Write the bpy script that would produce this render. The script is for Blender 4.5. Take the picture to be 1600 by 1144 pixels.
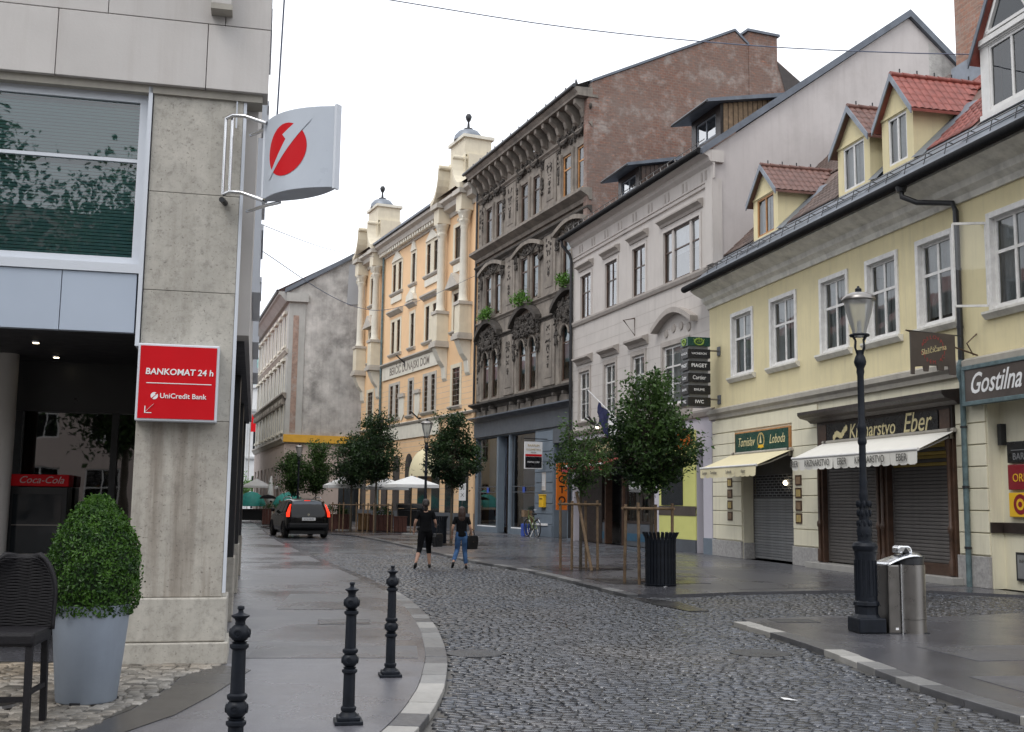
import bpy, bmesh, math, random
from mathutils import Vector, Matrix, Euler, noise as mnoise
R=math.radians
for o in list(bpy.data.objects): bpy.data.objects.remove(o,do_unlink=True)
SC=bpy.context.scene; COL=SC.collection
random.seed(7)
# ---------------------------------------------------------------- camera
def setup_camera():
    cd=bpy.data.cameras.new('camera'); co=bpy.data.objects.new('camera',cd); COL.objects.link(co)
    p=math.atan(214/1720); r=0.0135
    F=Vector((0,math.cos(p),math.sin(p))); R0=Vector((1,0,0)); U0=R0.cross(F)
    Rv=R0*math.cos(r)+U0*math.sin(r); U=U0*math.cos(r)-R0*math.sin(r)
    m=Matrix((Rv,U,-F)).transposed().to_4x4(); m.translation=(0,0,1.65)
    co.matrix_world=m
    cd.sensor_fit='HORIZONTAL'; cd.sensor_width=36; cd.lens=38.7; cd.clip_start=.05; cd.clip_end=3000
    SC.camera=co
setup_camera()
# ---------------------------------------------------------------- sky, sun, exposure
SUN_EL,SUN_AZ=R(55),R(215)
def setup_world():
    w=bpy.data.worlds.new('World'); SC.world=w; w.use_nodes=True; nt=w.node_tree; N=nt.nodes; N.clear()
    out=N.new('ShaderNodeOutputWorld'); bg=N.new('ShaderNodeBackground'); bg.inputs[1].default_value=.12
    sky=N.new('ShaderNodeTexSky'); sky.sky_type='NISHITA'; sky.sun_disc=False; sky.sun_elevation=SUN_EL; sky.sun_rotation=SUN_AZ
    tc=N.new('ShaderNodeTexCoord'); no=N.new('ShaderNodeTexNoise'); no.inputs['Scale'].default_value=2.2; no.inputs['Detail'].default_value=5
    cr=N.new('ShaderNodeValToRGB'); cr.color_ramp.elements[0].position=.3; cr.color_ramp.elements[1].position=.75
    cr.color_ramp.elements[0].color=(.83,.875,.94,1); cr.color_ramp.elements[1].color=(1,1,1,1)
    mu=N.new('ShaderNodeMix'); mu.data_type='RGBA'; mu.blend_type='MULTIPLY'; mu.inputs[0].default_value=1
    mu.inputs[7].default_value=(9.6,9.6,9.7,1)
    mx=N.new('ShaderNodeMix'); mx.data_type='RGBA'; mx.inputs[0].default_value=.93
    L=nt.links.new
    L(tc.outputs['Generated'],no.inputs['Vector']); L(no.outputs[0],cr.inputs[0]); L(cr.outputs[0],mu.inputs[6])
    L(sky.outputs[0],mx.inputs[6]); L(mu.outputs[2],mx.inputs[7]); L(mx.outputs[2],bg.inputs[0]); L(bg.outputs[0],out.inputs[0])
    ld=bpy.data.lights.new('sun','SUN'); ld.energy=.9; ld.angle=R(25); ld.color=(1,.97,.93)
    lo=bpy.data.objects.new('sun',ld); COL.objects.link(lo)
    d=Vector((math.sin(SUN_AZ)*math.cos(SUN_EL),math.cos(SUN_AZ)*math.cos(SUN_EL),math.sin(SUN_EL)))
    lo.rotation_euler=d.to_track_quat('Z','Y').to_euler(); lo.location=d*50
setup_world()
V=SC.view_settings; V.view_transform='Standard'; V.look='None'; V.exposure=0.6; V.gamma=1; V.use_curve_mapping=False
SC.render.engine='CYCLES'
# ---------------------------------------------------------------- materials
MATS={}
def _new(name):
    m=bpy.data.materials.new(name); m.use_nodes=True; nt=m.node_tree; b=nt.nodes['Principled BSDF']; MATS[name]=m
    return m,nt,b
def _noise(nt,scale,detail=6,rough=.6,vec=None,stretch=None):
    N=nt.nodes; n=N.new('ShaderNodeTexNoise'); n.inputs['Scale'].default_value=scale; n.inputs['Detail'].default_value=detail; n.inputs['Roughness'].default_value=rough
    tc=N.new('ShaderNodeTexCoord'); src=tc.outputs['Object']
    if stretch:
        mp=N.new('ShaderNodeMapping'); mp.inputs['Scale'].default_value=stretch; nt.links.new(src,mp.inputs[0]); src=mp.outputs[0]
    nt.links.new(src,n.inputs['Vector']); return n
def _ramp(nt,src,p0,p1,c0=0.,c1=1.):
    r=nt.nodes.new('ShaderNodeMapRange'); r.inputs[1].default_value=p0; r.inputs[2].default_value=p1; r.inputs[3].default_value=c0; r.inputs[4].default_value=c1
    nt.links.new(src,r.inputs[0]); return r.outputs[0]
def _mix(nt,fac,a,b,mode='MIX'):
    m=nt.nodes.new('ShaderNodeMix'); m.data_type='RGBA'; m.blend_type=mode
    for i,x in ((0,fac),(6,a),(7,b)):
        if isinstance(x,(int,float)): m.inputs[i].default_value=x
        elif isinstance(x,tuple): m.inputs[i].default_value=(*x[:3],1)
        else: nt.links.new(x,m.inputs[i])
    return m.outputs[2]
def mat(name,col,rough=.6,var=.1,scale=1.5,bump=0.,bscale=40,metal=0,streak=0,dirt=(.08,.07,.06),blotch=0,spec=.5,rnd=0,coat=0,bdist=.01):
    m,nt,b=_new(name); L=nt.links.new
    n=_noise(nt,scale); lo=tuple(c*(1-var) for c in col); hi=tuple(min(1,c*(1+var)) for c in col)
    c=_mix(nt,_ramp(nt,n.outputs[0],.3,.7),lo,hi)
    if blotch:
        n2=_noise(nt,scale*.45,8,.7); c=_mix(nt,_ramp(nt,n2.outputs[0],.52,.72,0,blotch),c,dirt)
    if streak:
        n3=_noise(nt,1.,6,.65,stretch=(4.5,4.5,.35)); c=_mix(nt,_ramp(nt,n3.outputs[0],.5,.78,0,streak),c,dirt)
    if rnd:
        oi=nt.nodes.new('ShaderNodeObjectInfo'); mr=_ramp(nt,oi.outputs['Random'],0,1,1-rnd,1+rnd)
        hs=nt.nodes.new('ShaderNodeHueSaturation'); L(mr,hs.inputs['Value']); L(c,hs.inputs['Color']); c=hs.outputs[0]
    L(c,b.inputs['Base Color']); b.inputs['Metallic'].default_value=metal
    b.inputs['Specular IOR Level'].default_value=spec; b.inputs['Coat Weight'].default_value=coat
    nr=_noise(nt,scale*3,4); L(_ramp(nt,nr.outputs[0],.3,.7,max(0,rough-.08),min(1,rough+.08)),b.inputs['Roughness'])
    if bump:
        nb=_noise(nt,bscale,8,.65); bp=nt.nodes.new('ShaderNodeBump'); bp.inputs['Strength'].default_value=bump; bp.inputs['Distance'].default_value=bdist
        L(nb.outputs[0],bp.inputs['Height']); L(bp.outputs[0],b.inputs['Normal'])
    return m
def emis(name,col,s):
    m,nt,b=_new(name); b.inputs['Base Color'].default_value=(*col,1); b.inputs['Emission Color'].default_value=(*col,1); b.inputs['Emission Strength'].default_value=s; return m
def glass(name,tint=(.75,.8,.82),refl=1.0,rough=.015):
    m,nt,b=_new(name); N=nt.nodes; N.remove(b); L=nt.links.new; out=N['Material Output']
    t=N.new('ShaderNodeBsdfTransparent'); t.inputs[0].default_value=(*tint,1); g=N.new('ShaderNodeBsdfGlossy'); g.inputs['Roughness'].default_value=rough
    fr=N.new('ShaderNodeFresnel'); fr.inputs[0].default_value=1.52; nb=_noise(nt,1.3,2); bp=N.new('ShaderNodeBump'); bp.inputs['Strength'].default_value=.06; bp.inputs['Distance'].default_value=.02
    L(nb.outputs[0],bp.inputs['Height']); L(bp.outputs[0],g.inputs['Normal'])
    mr=_ramp(nt,fr.outputs[0],0,1,.06*refl,1); ms=N.new('ShaderNodeMixShader'); L(mr,ms.inputs[0]); L(t.outputs[0],ms.inputs[1]); L(g.outputs[0],ms.inputs[2]); L(ms.outputs[0],out.inputs[0]); return m
def wet(name,col,r0,r1,scale=.35,bump=.25,bscale=90,attr=False,var=.25,patch=.5,spec=.5):
    m,nt,b=_new(name); L=nt.links.new
    n=_noise(nt,scale,7,.62); n2=_noise(nt,6,6,.7)
    c=_mix(nt,_ramp(nt,n2.outputs[0],.3,.7),tuple(x*(1-var) for x in col),tuple(x*(1+var) for x in col))
    c=_mix(nt,_ramp(nt,n.outputs[0],.42,.62,0,patch),c,tuple(x*.45 for x in col))
    if not attr:
        n3=_noise(nt,55,3,.7); c=_mix(nt,_ramp(nt,n3.outputs[0],.35,.7),tuple(x*.45 for x in col),c)
        n4=_noise(nt,9,2,.5); c=_mix(nt,_ramp(nt,n4.outputs[0],.70,.73,0,.5),c,tuple(x*.35 for x in col))
    if attr:
        a=nt.nodes.new('ShaderNodeAttribute'); a.attribute_name='tone'
        oi=nt.nodes.new('ShaderNodeObjectInfo'); ad=nt.nodes.new('ShaderNodeMath'); ad.operation='ADD'; L(a.outputs['Fac'],ad.inputs[0]); L(oi.outputs['Random'],ad.inputs[1])
        fr=nt.nodes.new('ShaderNodeMath'); fr.operation='FRACT'; L(ad.outputs[0],fr.inputs[0])
        nw=_noise(nt,.22,4,.6); c=_mix(nt,_ramp(nt,nw.outputs[0],.45,.65,0,.6),c,(col[0]*1.6,col[1]*1.3,col[2]*.95))
        hs=nt.nodes.new('ShaderNodeHueSaturation'); L(_ramp(nt,fr.outputs[0],0,1,.5,1.8),hs.inputs['Value']); L(c,hs.inputs['Color']); c=hs.outputs[0]
    L(c,b.inputs['Base Color']); b.inputs['Specular IOR Level'].default_value=spec
    L(_ramp(nt,n.outputs[0],.4,.62,r1,r0),b.inputs['Roughness'])
    nb=_noise(nt,bscale,6,.7); bp=nt.nodes.new('ShaderNodeBump'); bp.inputs['Strength'].default_value=bump; bp.inputs['Distance'].default_value=.006
    L(nb.outputs[0],bp.inputs['Height']); L(bp.outputs[0],b.inputs['Normal']); return m
def brickmat(name,c1,c2,mortar,sx=4.,plane='YZ',patchcol=None):
    m,nt,b=_new(name); L=nt.links.new; N=nt.nodes
    tc=N.new('ShaderNodeTexCoord'); sp=N.new('ShaderNodeSeparateXYZ'); cb=N.new('ShaderNodeCombineXYZ'); L(tc.outputs['Object'],sp.inputs[0])
    L(sp.outputs['XYZ'.index(plane[0])],cb.inputs[0]); L(sp.outputs['XYZ'.index(plane[1])],cb.inputs[1])
    br=N.new('ShaderNodeTexBrick'); br.inputs['Scale'].default_value=sx; br.inputs['Color1'].default_value=(*c1,1); br.inputs['Color2'].default_value=(*c2,1); br.inputs['Mortar'].default_value=(*mortar,1)
    br.inputs['Mortar Size'].default_value=.018; br.inputs['Row Height'].default_value=.27; br.inputs['Bias'].default_value=-.1; L(cb.outputs[0],br.inputs['Vector'])
    c=br.outputs[0]
    n=_noise(nt,.35,9,.7); c=_mix(nt,_ramp(nt,n.outputs[0],.42,.68,0,.75),c,patchcol or mortar)
    n2=_noise(nt,3,8,.7); c=_mix(nt,_ramp(nt,n2.outputs[0],.4,.75,0,.45),c,(.16,.12,.1))
    n4=_noise(nt,1.1,8,.7); c=_mix(nt,_ramp(nt,n4.outputs[0],.5,.66,0,.75),c,(.33,.29,.26))
    n5=_noise(nt,1.,8,.75,stretch=(2.2,2.2,9)); c=_mix(nt,_ramp(nt,n5.outputs[0],.48,.68,0,.7),c,(.13,.085,.07))
    n6=_noise(nt,1.6,6,.7,stretch=(2.5,2.5,8)); c=_mix(nt,_ramp(nt,n6.outputs[0],.56,.72,0,.8),c,(.42,.19,.12))
    L(c,b.inputs['Base Color']); b.inputs['Roughness'].default_value=.9
    bp=N.new('ShaderNodeBump'); bp.inputs['Strength'].default_value=.6; bp.inputs['Distance'].default_value=.02; L(n2.outputs[0],bp.inputs['Height']); L(bp.outputs[0],b.inputs['Normal']); return m
# ---------------------------------------------------------------- mesh building
class MB:
    def __init__(s): s.v=[]; s.f=[]; s.tone=None
    def add(s,vs,fs):
        b=len(s.v); s.v.extend(vs); s.f.extend([tuple(b+i for i in f) for f in fs]); return s
    def box(s,x0,x1,y0,y1,z0,z1):
        return s.add([(x0,y0,z0),(x1,y0,z0),(x1,y1,z0),(x0,y1,z0),(x0,y0,z1),(x1,y0,z1),(x1,y1,z1),(x0,y1,z1)],
            [(0,3,2,1),(4,5,6,7),(0,1,5,4),(1,2,6,5),(2,3,7,6),(3,0,4,7)])
    def quad(s,a,b,c,d): return s.add([a,b,c,d],[(0,1,2,3)])
    def prism(s,pts,ax,a,b):
        """2D polygon (ccw) extruded along ax from a to b. ax x: pts=(y,z); y: (x,z); z: (x,y)"""
        def P(p,t): return {'x':(t,p[0],p[1]),'y':(p[0],t,p[1]),'z':(p[0],p[1],t)}[ax]
        n=len(pts); vs=[P(p,a) for p in pts]+[P(p,b) for p in pts]
        fs=[tuple(range(n-1,-1,-1)),tuple(range(n,2*n))]+[(i,(i+1)%n,n+(i+1)%n,n+i) for i in range(n)]
        if ax=='y': fs=[tuple(reversed(f)) for f in fs]
        return s.add(vs,fs)
    def lathe(s,prof,n=16,c=(0,0,0),sq=False):
        vs=[];fs=[]
        for r,z in prof:
            for i in range(n):
                a=2*math.pi*(i+.5)/n; vs.append((c[0]+r*math.cos(a),c[1]+r*math.sin(a),c[2]+z))
        for k in range(len(prof)-1):
            for i in range(n):
                j=(i+1)%n; fs.append((k*n+i,k*n+j,k*n+n+j,k*n+n+i))
        fs.append(tuple(range(n-1,-1,-1))); fs.append(tuple((len(prof)-1)*n+i for i in range(n)))
        return s.add(vs,fs)
    def tube(s,pts,r,n=6,closed=False):
        pts=[Vector(p) for p in pts]; m=len(pts); rs=r if isinstance(r,(list,tuple)) else [r]*m
        vs=[];fs=[]; up=None
        for k,p in enumerate(pts):
            if closed: t=pts[(k+1)%m]-pts[k-1]
            else: t=pts[min(k+1,m-1)]-pts[max(k-1,0)]
            t.normalize()
            if up is None: up=Vector((0,0,1)) if abs(t.z)<.9 else Vector((1,0,0))
            a=t.cross(up)
            if a.length<1e-4: a=t.cross(Vector((0,1,0)))
            a.normalize(); b=a.cross(t); up=b
            for i in range(n):
                q=2*math.pi*i/n; w=p+(a*math.cos(q)+b*math.sin(q))*rs[k]; vs.append(tuple(w))
        mm=m if closed else m-1
        for k in range(mm):
            for i in range(n):
                j=(i+1)%n; k2=(k+1)%m; fs.append((k*n+i,k*n+j,k2*n+j,k2*n+i))
        if not closed: fs.append(tuple(range(n-1,-1,-1))); fs.append(tuple((m-1)*n+i for i in range(n)))
        return s.add(vs,fs)
    def ell(s,c,r,nu=10,nv=6):
        if not isinstance(r,(tuple,list)): r=(r,r,r)
        vs=[(c[0],c[1],c[2]-r[2])]; fs=[]
        for k in range(1,nv):
            t=-math.pi/2+math.pi*k/nv
            for i in range(nu): a=2*math.pi*i/nu; vs.append((c[0]+r[0]*math.cos(t)*math.cos(a),c[1]+r[1]*math.cos(t)*math.sin(a),c[2]+r[2]*math.sin(t)))
        vs.append((c[0],c[1],c[2]+r[2])); top=len(vs)-1
        for i in range(nu): fs.append((0,1+(i+1)%nu,1+i))
        for k in range(nv-2):
            for i in range(nu): a=1+k*nu; fs.append((a+i,a+(i+1)%nu,a+nu+(i+1)%nu,a+nu+i))
        a=1+(nv-2)*nu
        for i in range(nu): fs.append((a+i,a+(i+1)%nu,top))
        return s.add(vs,fs)
    def bar(s,a,b,w,h,up=(0,0,1)):
        a=Vector(a);b=Vector(b);t=(b-a).normalized();u=Vector(up); x=t.cross(u)
        if x.length<1e-4: x=t.cross(Vector((1,0,0)))
        x.normalize(); u=x.cross(t); vs=[]
        for p in (a,b):
            for i,j in ((-1,-1),(1,-1),(1,1),(-1,1)): vs.append(tuple(p+x*(i*w/2)+u*(j*h/2)))
        return s.add(vs,[(0,1,2,3),(7,6,5,4),(0,4,5,1),(1,5,6,2),(2,6,7,3),(3,7,4,0)])
    def mesh(s,name,mat=None,smooth=0):
        me=bpy.data.meshes.new(name); me.from_pydata([tuple(v) for v in s.v],[],s.f); me.update()
        if mat: me.materials.append(MATS[mat] if isinstance(mat,str) else mat)
        if smooth:
            me.polygons.foreach_set('use_smooth',[True]*len(me.polygons))
            if smooth<180: me.set_sharp_from_angle(angle=R(smooth))
        return me
    def done(s,name,mat,parent=None,smooth=0,bevel=0):
        o=bpy.data.objects.new(name,s.mesh(name,mat,smooth)); COL.objects.link(o)
        if parent: o.parent=parent
        if bevel:
            md=o.modifiers.new('bevel','BEVEL'); md.width=bevel; md.segments=2; md.limit_method='ANGLE'; md.angle_limit=R(40)
        return o
def mo(name,me,parent=None,loc=None,rot=None,sc=None):
    o=bpy.data.objects.new(name,me); COL.objects.link(o)
    if parent: o.parent=parent
    if loc: o.location=loc
    if rot: o.rotation_euler=rot
    if sc: o.scale=sc
    return o
def tag(o,label,cat,group=None):
    o['label']=label; o['category']=cat
    if group: o['group']=group
    return o
def thing(name,label,cat,loc=(0,0,0),rz=0,group=None):
    o=bpy.data.objects.new(name,None); COL.objects.link(o); o.location=loc; o.rotation_euler=(0,0,rz); o.empty_display_size=.2
    return tag(o,label,cat,group)
def copy_tree(o,parent=None):
    c=o.copy(); COL.objects.link(c); c.parent=parent
    for ch in o.children: copy_tree(ch,c)
    return c
def struct(o): o['kind']='structure'; return o
def stuff(o): o['kind']='stuff'; return o
def lettering(body,size,mat,parent,loc,rot=(math.pi/2,0,0),shear=0,bold=0,sx=1.,align='CENTER',name='lettering'):
    cu=bpy.data.curves.new('txt','FONT'); cu.body=body; cu.size=size; cu.align_x=align; cu.align_y='CENTER'; cu.shear=shear; cu.offset=bold*size; cu.extrude=.002; cu.resolution_u=3
    t=bpy.data.objects.new('txt',cu); COL.objects.link(t); bpy.context.view_layer.update()
    me=bpy.data.meshes.new_from_object(t.evaluated_get(bpy.context.evaluated_depsgraph_get())); bpy.data.objects.remove(t); bpy.data.curves.remove(cu)
    me.materials.clear(); me.materials.append(MATS[mat])
    return mo(name,me,parent,loc,rot,(sx,1,1))
def catmull(pts,step):
    P=[Vector((*p,0)) if len(p)==2 else Vector(p) for p in pts]; out=[]
    for i in range(len(P)-1):
        a,b,c,d=P[max(i-1,0)],P[i],P[i+1],P[min(i+2,len(P)-1)]; n=max(2,int((c-b).length/step*3))
        for k in range(n):
            t=k/n; out.append(.5*((2*b)+(c-a)*t+(2*a-5*b+4*c-d)*t*t+(3*b-a-3*c+d)*t**3))
    out.append(P[-1]); res=[out[0]]; acc=0
    for i in range(1,len(out)):
        seg=(out[i]-out[i-1]).length
        while acc+seg>=step:
            f=(step-acc)/seg; q=out[i-1].lerp(out[i],f); res.append(q); out[i-1]=q; seg=(out[i]-q).length; acc=0
        acc+=seg
    return res
def inpoly(x,y,poly):
    c=False; n=len(poly); j=n-1
    for i in range(n):
        xi,yi=poly[i][:2]; xj,yj=poly[j][:2]
        if (yi>y)!=(yj>y) and x<(xj-xi)*(y-yi)/(yj-yi)+xi: c=not c
        j=i
    return c
def wall(mb,x0,x1,z0,z1,holes,y=0.,depth=.25):
    """front wall in plane y with rectangular holes (xa,xb,za,zb) and reveals going back"""
    xs=sorted({x0,x1,*[h[0] for h in holes],*[h[1] for h in holes]}); zs=sorted({z0,z1,*[h[2] for h in holes],*[h[3] for h in holes]})
    xs=[x for x in xs if x0<=x<=x1]; zs=[z for z in zs if z0<=z<=z1]
    for j in range(len(zs)-1):
        run=None
        for i in range(len(xs)-1):
            cx,cz=(xs[i]+xs[i+1])/2,(zs[j]+zs[j+1])/2
            solid=not any(h[0]<cx<h[1] and h[2]<cz<h[3] for h in holes)
            if solid and run is None: run=xs[i]
            if run is not None and (not solid): mb.quad((run,y,zs[j]),(xs[i],y,zs[j]),(xs[i],y,zs[j+1]),(run,y,zs[j+1])); run=None
        if run is not None: mb.quad((run,y,zs[j]),(xs[-1],y,zs[j]),(xs[-1],y,zs[j+1]),(run,y,zs[j+1]))
    for a,b,c,d in holes:
        e=y+depth
        mb.quad((a,y,c),(a,y,d),(a,e,d),(a,e,c)); mb.quad((b,y,d),(b,y,c),(b,e,c),(b,e,d)); mb.quad((a,y,d),(b,y,d),(b,e,d),(a,e,d)); mb.quad((b,y,c),(a,y,c),(a,e,c),(b,e,c))
RW=random.Random(11)
def window(root,x0,x1,z0,z1,y,cols=2,rows=(.62,.38),fw=.07,mw=.05,fmat='white_paint',gmat='glass',curtain=None,sub=0,backd=.3,back='dark_room',posts=None):
    """frame with mullions; panes are children. posts: explicit column boundaries"""
    m=MB(); d=.06
    m.box(x0,x0+fw,y,y+d,z0,z1).box(x1-fw,x1,y,y+d,z0,z1).box(x0+fw,x1-fw,y,y+d,z0,z0+fw).box(x0+fw,x1-fw,y,y+d,z1-fw,z1)
    X=[x0+fw+(x1-x0-2*fw)*i/cols for i in range(cols+1)] if posts is None else [x0+fw]+list(posts)+[x1-fw]
    Z=[z0+fw]; h=z1-z0-2*fw
    for r in rows: Z.append(Z[-1]+r*h)
    for xx in X[1:-1]: m.box(xx-mw/2,xx+mw/2,y+.004,y+d-.004,z0+fw,z1-fw)
    for zz in Z[1:-1]: m.box(x0+fw,x1-fw,y+.008,y+d-.008,zz-mw/2,zz+mw/2)
    if sub:
        for i in range(len(X)-1):
            for q in range(1,sub+1): zz=Z[0]+(Z[1]-Z[0])*q/(sub+1); m.box(X[i]+mw/2,X[i+1]-mw/2,y+.015,y+d-.015,zz-.012,zz+.012)
    w=m.done('window',fmat,root)
    for i in range(len(X)-1):
        for j in range(len(Z)-1):
            a,b,c,e=X[i],X[i+1],Z[j],Z[j+1]; t1,t2=RW.uniform(-.006,.006),RW.uniform(-.006,.006); yy=y+d*.55
            g=MB().quad((a,yy-t1-t2,c),(b,yy+t1-t2,c),(b,yy+t1+t2,e),(a,yy-t1+t2,e)); g.done('pane',gmat,w)
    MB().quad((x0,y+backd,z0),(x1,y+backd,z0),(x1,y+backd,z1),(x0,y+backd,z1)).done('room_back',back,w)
    if curtain:
        c=MB(); n=int((x1-x0)/.05); zc=z1-fw*.5; zb=z0+(z1-z0)*(1-curtain)
        for side in ((x0,x0+(x1-x0)*.5),(x0+(x1-x0)*.5,x1)):
            vs=[];k=max(6,n//2)
            for i in range(k+1):
                xx=side[0]+(side[1]-side[0])*i/k; yy=y+.16+.025*math.sin(i*1.9+side[0]*7); vs+= [(xx,yy,zb),(xx,yy,zc)]
            c.add(vs,[(2*i,2*i+2,2*i+3,2*i+1) for i in range(k)])
        c.done('curtain','net_curtain',w,smooth=180)
    return w
def moulding(mb,x0,x1,prof,ends=True):
    """profile [(out,z)...] swept along x, out = distance in front of the wall"""
    mb.prism([(-o,z) for o,z in prof],'x',x0,x1)
def lampglass():
    m=glass('lamp_glass',(.9,.91,.9),1.2,.08); nt=m.node_tree; N=nt.nodes; out=N['Material Output']; prev=out.inputs[0].links[0].from_socket
    d=N.new('ShaderNodeBsdfTranslucent'); d.inputs[0].default_value=(.85,.86,.86,1); d2=N.new('ShaderNodeBsdfDiffuse'); d2.inputs[0].default_value=(.8,.8,.8,1); a=N.new('ShaderNodeMixShader'); a.inputs[0].default_value=.5; nt.links.new(d.outputs[0],a.inputs[1]); nt.links.new(d2.outputs[0],a.inputs[2])
    ms=N.new('ShaderNodeMixShader'); ms.inputs[0].default_value=.3; nt.links.new(prev,ms.inputs[1]); nt.links.new(a.outputs[0],ms.inputs[2]); nt.links.new(ms.outputs[0],out.inputs[0])
# ---------------------------------------------------------------- palette
mat('yellow_plaster',(.70,.615,.375),.85,.07,.8,.15,60,streak=.4,blotch=.25,dirt=(.42,.37,.25))
mat('cream_plaster',(.70,.66,.51),.85,.07,.8,.15,60,streak=.4,blotch=.25,dirt=(.36,.33,.25))
mat('grey_trim',(.36,.335,.29),.8,.14,2,.2,40,streak=.35,dirt=(.16,.15,.14))
mat('cornice_plaster',(.68,.66,.60),.85,.16,2.5,.3,30,blotch=.5,streak=.3,dirt=(.2,.19,.17))
mat('granite',(.34,.33,.32),.7,.25,14,.2,80,blotch=.4,dirt=(.12,.12,.12))
mat('white_paint',(.68,.67,.65),.5,.08,4,.1,50,streak=.2,dirt=(.35,.33,.3))
mat('worn_white',(.70,.69,.67),.75,.12,6,.4,40,streak=.3,dirt=(.22,.2,.18))
mat('dark_room',(.035,.035,.038),.9,.5,1.2)  # window backs painted dark in place of unlit rooms
mat('lit_room',(.16,.15,.14),.9,.5,1.2)  # lighter window backs, room light put into the colour
mat('net_curtain',(.62,.62,.60),.9,.1,6)
mat('brown_wood',(.065,.035,.022),.45,.35,5,.2,30)
mat('dark_wood',(.03,.021,.018),.45,.35,5,.2,30)
mat('raw_wood',(.20,.135,.08),.8,.3,7,.3,40)
mat('orange_wood',(.42,.20,.07),.55,.25,8,.2,40)
mat('gutter_black',(.012,.012,.013),.75,.3,8,spec=.12)
mat('brown_tile',(.15,.072,.055),.55,.3,5,.3,30,blotch=.3,dirt=(.08,.05,.045))
mat('black_metal',(.018,.019,.022),.4,.3,8,.05,60)
mat('bollard_iron',(.010,.0125,.018),.5,.3,8,.25,60,spec=.22)
mat('zinc',(.20,.22,.25),.5,.14,2,.05,30,metal=.55,streak=.3,dirt=(.15,.16,.18))
mat('dark_zinc',(.12,.135,.16),.5,.2,2,.05,30,metal=.3)
mat('steel',(.26,.245,.23),.32,.08,2,.03,90,metal=1)
mat('chrome',(.62,.62,.63),.14,.05,2,metal=1)
mat('bright_steel',(.75,.76,.78),.25,.05,2,metal=1)
mat('teal_pipe',(.10,.15,.16),.6,.35,6,.2,40,blotch=.6,dirt=(.04,.05,.05))
mat('red_tile',(.22,.06,.045),.5,.25,5,.3,30,rnd=.3,blotch=.3,dirt=(.12,.06,.05))
mat('dark_tile',(.11,.075,.062),.6,.35,5,.3,30,rnd=.35,blotch=.5,dirt=(.05,.045,.04))
mat('awning_cloth',(.68,.61,.40),.8,.04,2)
mat('awning_white',(.72,.70,.64),.8,.04,2)
mat('shutter_metal',(.23,.235,.24),.5,.15,3,.05,40,metal=.3,rnd=.1)
mat('shutter_dark',(.135,.125,.118),.5,.15,3,.05,40,metal=.3,rnd=.1)
mat('shutter_yellow',(.42,.30,.07),.5,.15,3,rnd=.15)
mat('sign_green',(.012,.055,.04),.3,.2,2)
mat('gold',(.55,.42,.17),.4,.2,9,metal=.35)
mat('gold_pale',(.62,.54,.30),.5,.15,9)
mat('sign_black',(.012,.012,.014),.3,.2,2)
mat('sign_brown',(.075,.06,.052),.5,.2,2)
mat('print_white',(.8,.8,.8),.5,.03)
mat('print_dark',(.09,.085,.075),.7,.1)
mat('print_red',(.33,.055,.05),.5,.1)
mat('sign_red',(.56,.008,.014),.45,.05,2,spec=.15)
mat('sign_grey',(.47,.51,.57),.35,.04,2)
mat('sign_yellow',(.75,.45,.02),.4,.05)
mat('sign_orange',(.68,.17,.02),.4,.08)
mat('sign_maroon',(.22,.01,.02),.4,.1)
mat('beige_plaster',(.50,.465,.435),.85,.07,.8,.15,60,streak=.4,dirt=(.3,.27,.25))
mat('beige_trim',(.36,.325,.295),.8,.12,2,.15,40,streak=.3,dirt=(.2,.18,.16))
mat('gable_plaster',(.50,.465,.45),.9,.09,.5,.2,30,blotch=.6,streak=.4,dirt=(.34,.305,.29))
mat('lavender_paint',(.50,.48,.53),.7,.06,1,.1,40)
mat('lime_paint',(.60,.60,.20),.6,.06,1,.1,40)
mat('blue_grey_paint',(.15,.185,.225),.5,.1,1.2,.1,40)
mat('slate_paint',(.085,.095,.11),.5,.1,1.2,.1,40)
mat('sooty_stone',(.215,.188,.16),.9,.3,1.4,.5,22,blotch=.5,streak=.5,dirt=(.045,.04,.036),bdist=.03)
mat('sooty_dark',(.06,.052,.045),.9,.45,2.2,.6,18,blotch=.6,dirt=(.025,.022,.02),bdist=.04)
mat('orange_plaster',(.74,.50,.29),.85,.06,.8,.15,60,streak=.12,dirt=(.5,.34,.2))
mat('stucco_cream',(.64,.58,.45),.8,.08,1.5,.15,40,streak=.25,dirt=(.35,.31,.25))
mat('stucco_pale',(.66,.63,.54),.8,.08,1.5,.2,30,streak=.25,dirt=(.36,.33,.28))
mat('stucco_grey',(.44,.41,.36),.8,.12,1.5,.2,30,streak=.3,dirt=(.22,.2,.18))
mat('ruin_plaster',(.42,.405,.385),.95,.4,.7,.8,5,blotch=.9,streak=.3,dirt=(.12,.115,.11),bdist=.05)
mat('grey_facade',(.40,.395,.375),.9,.12,1,.2,30,streak=.4,dirt=(.22,.21,.19))
mat('pink_plaster',(.47,.39,.35),.85,.07,.8,.1,40,streak=.2,dirt=(.3,.25,.22))
mat('yellow_board',(.66,.36,.03),.5,.1,2)
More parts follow.
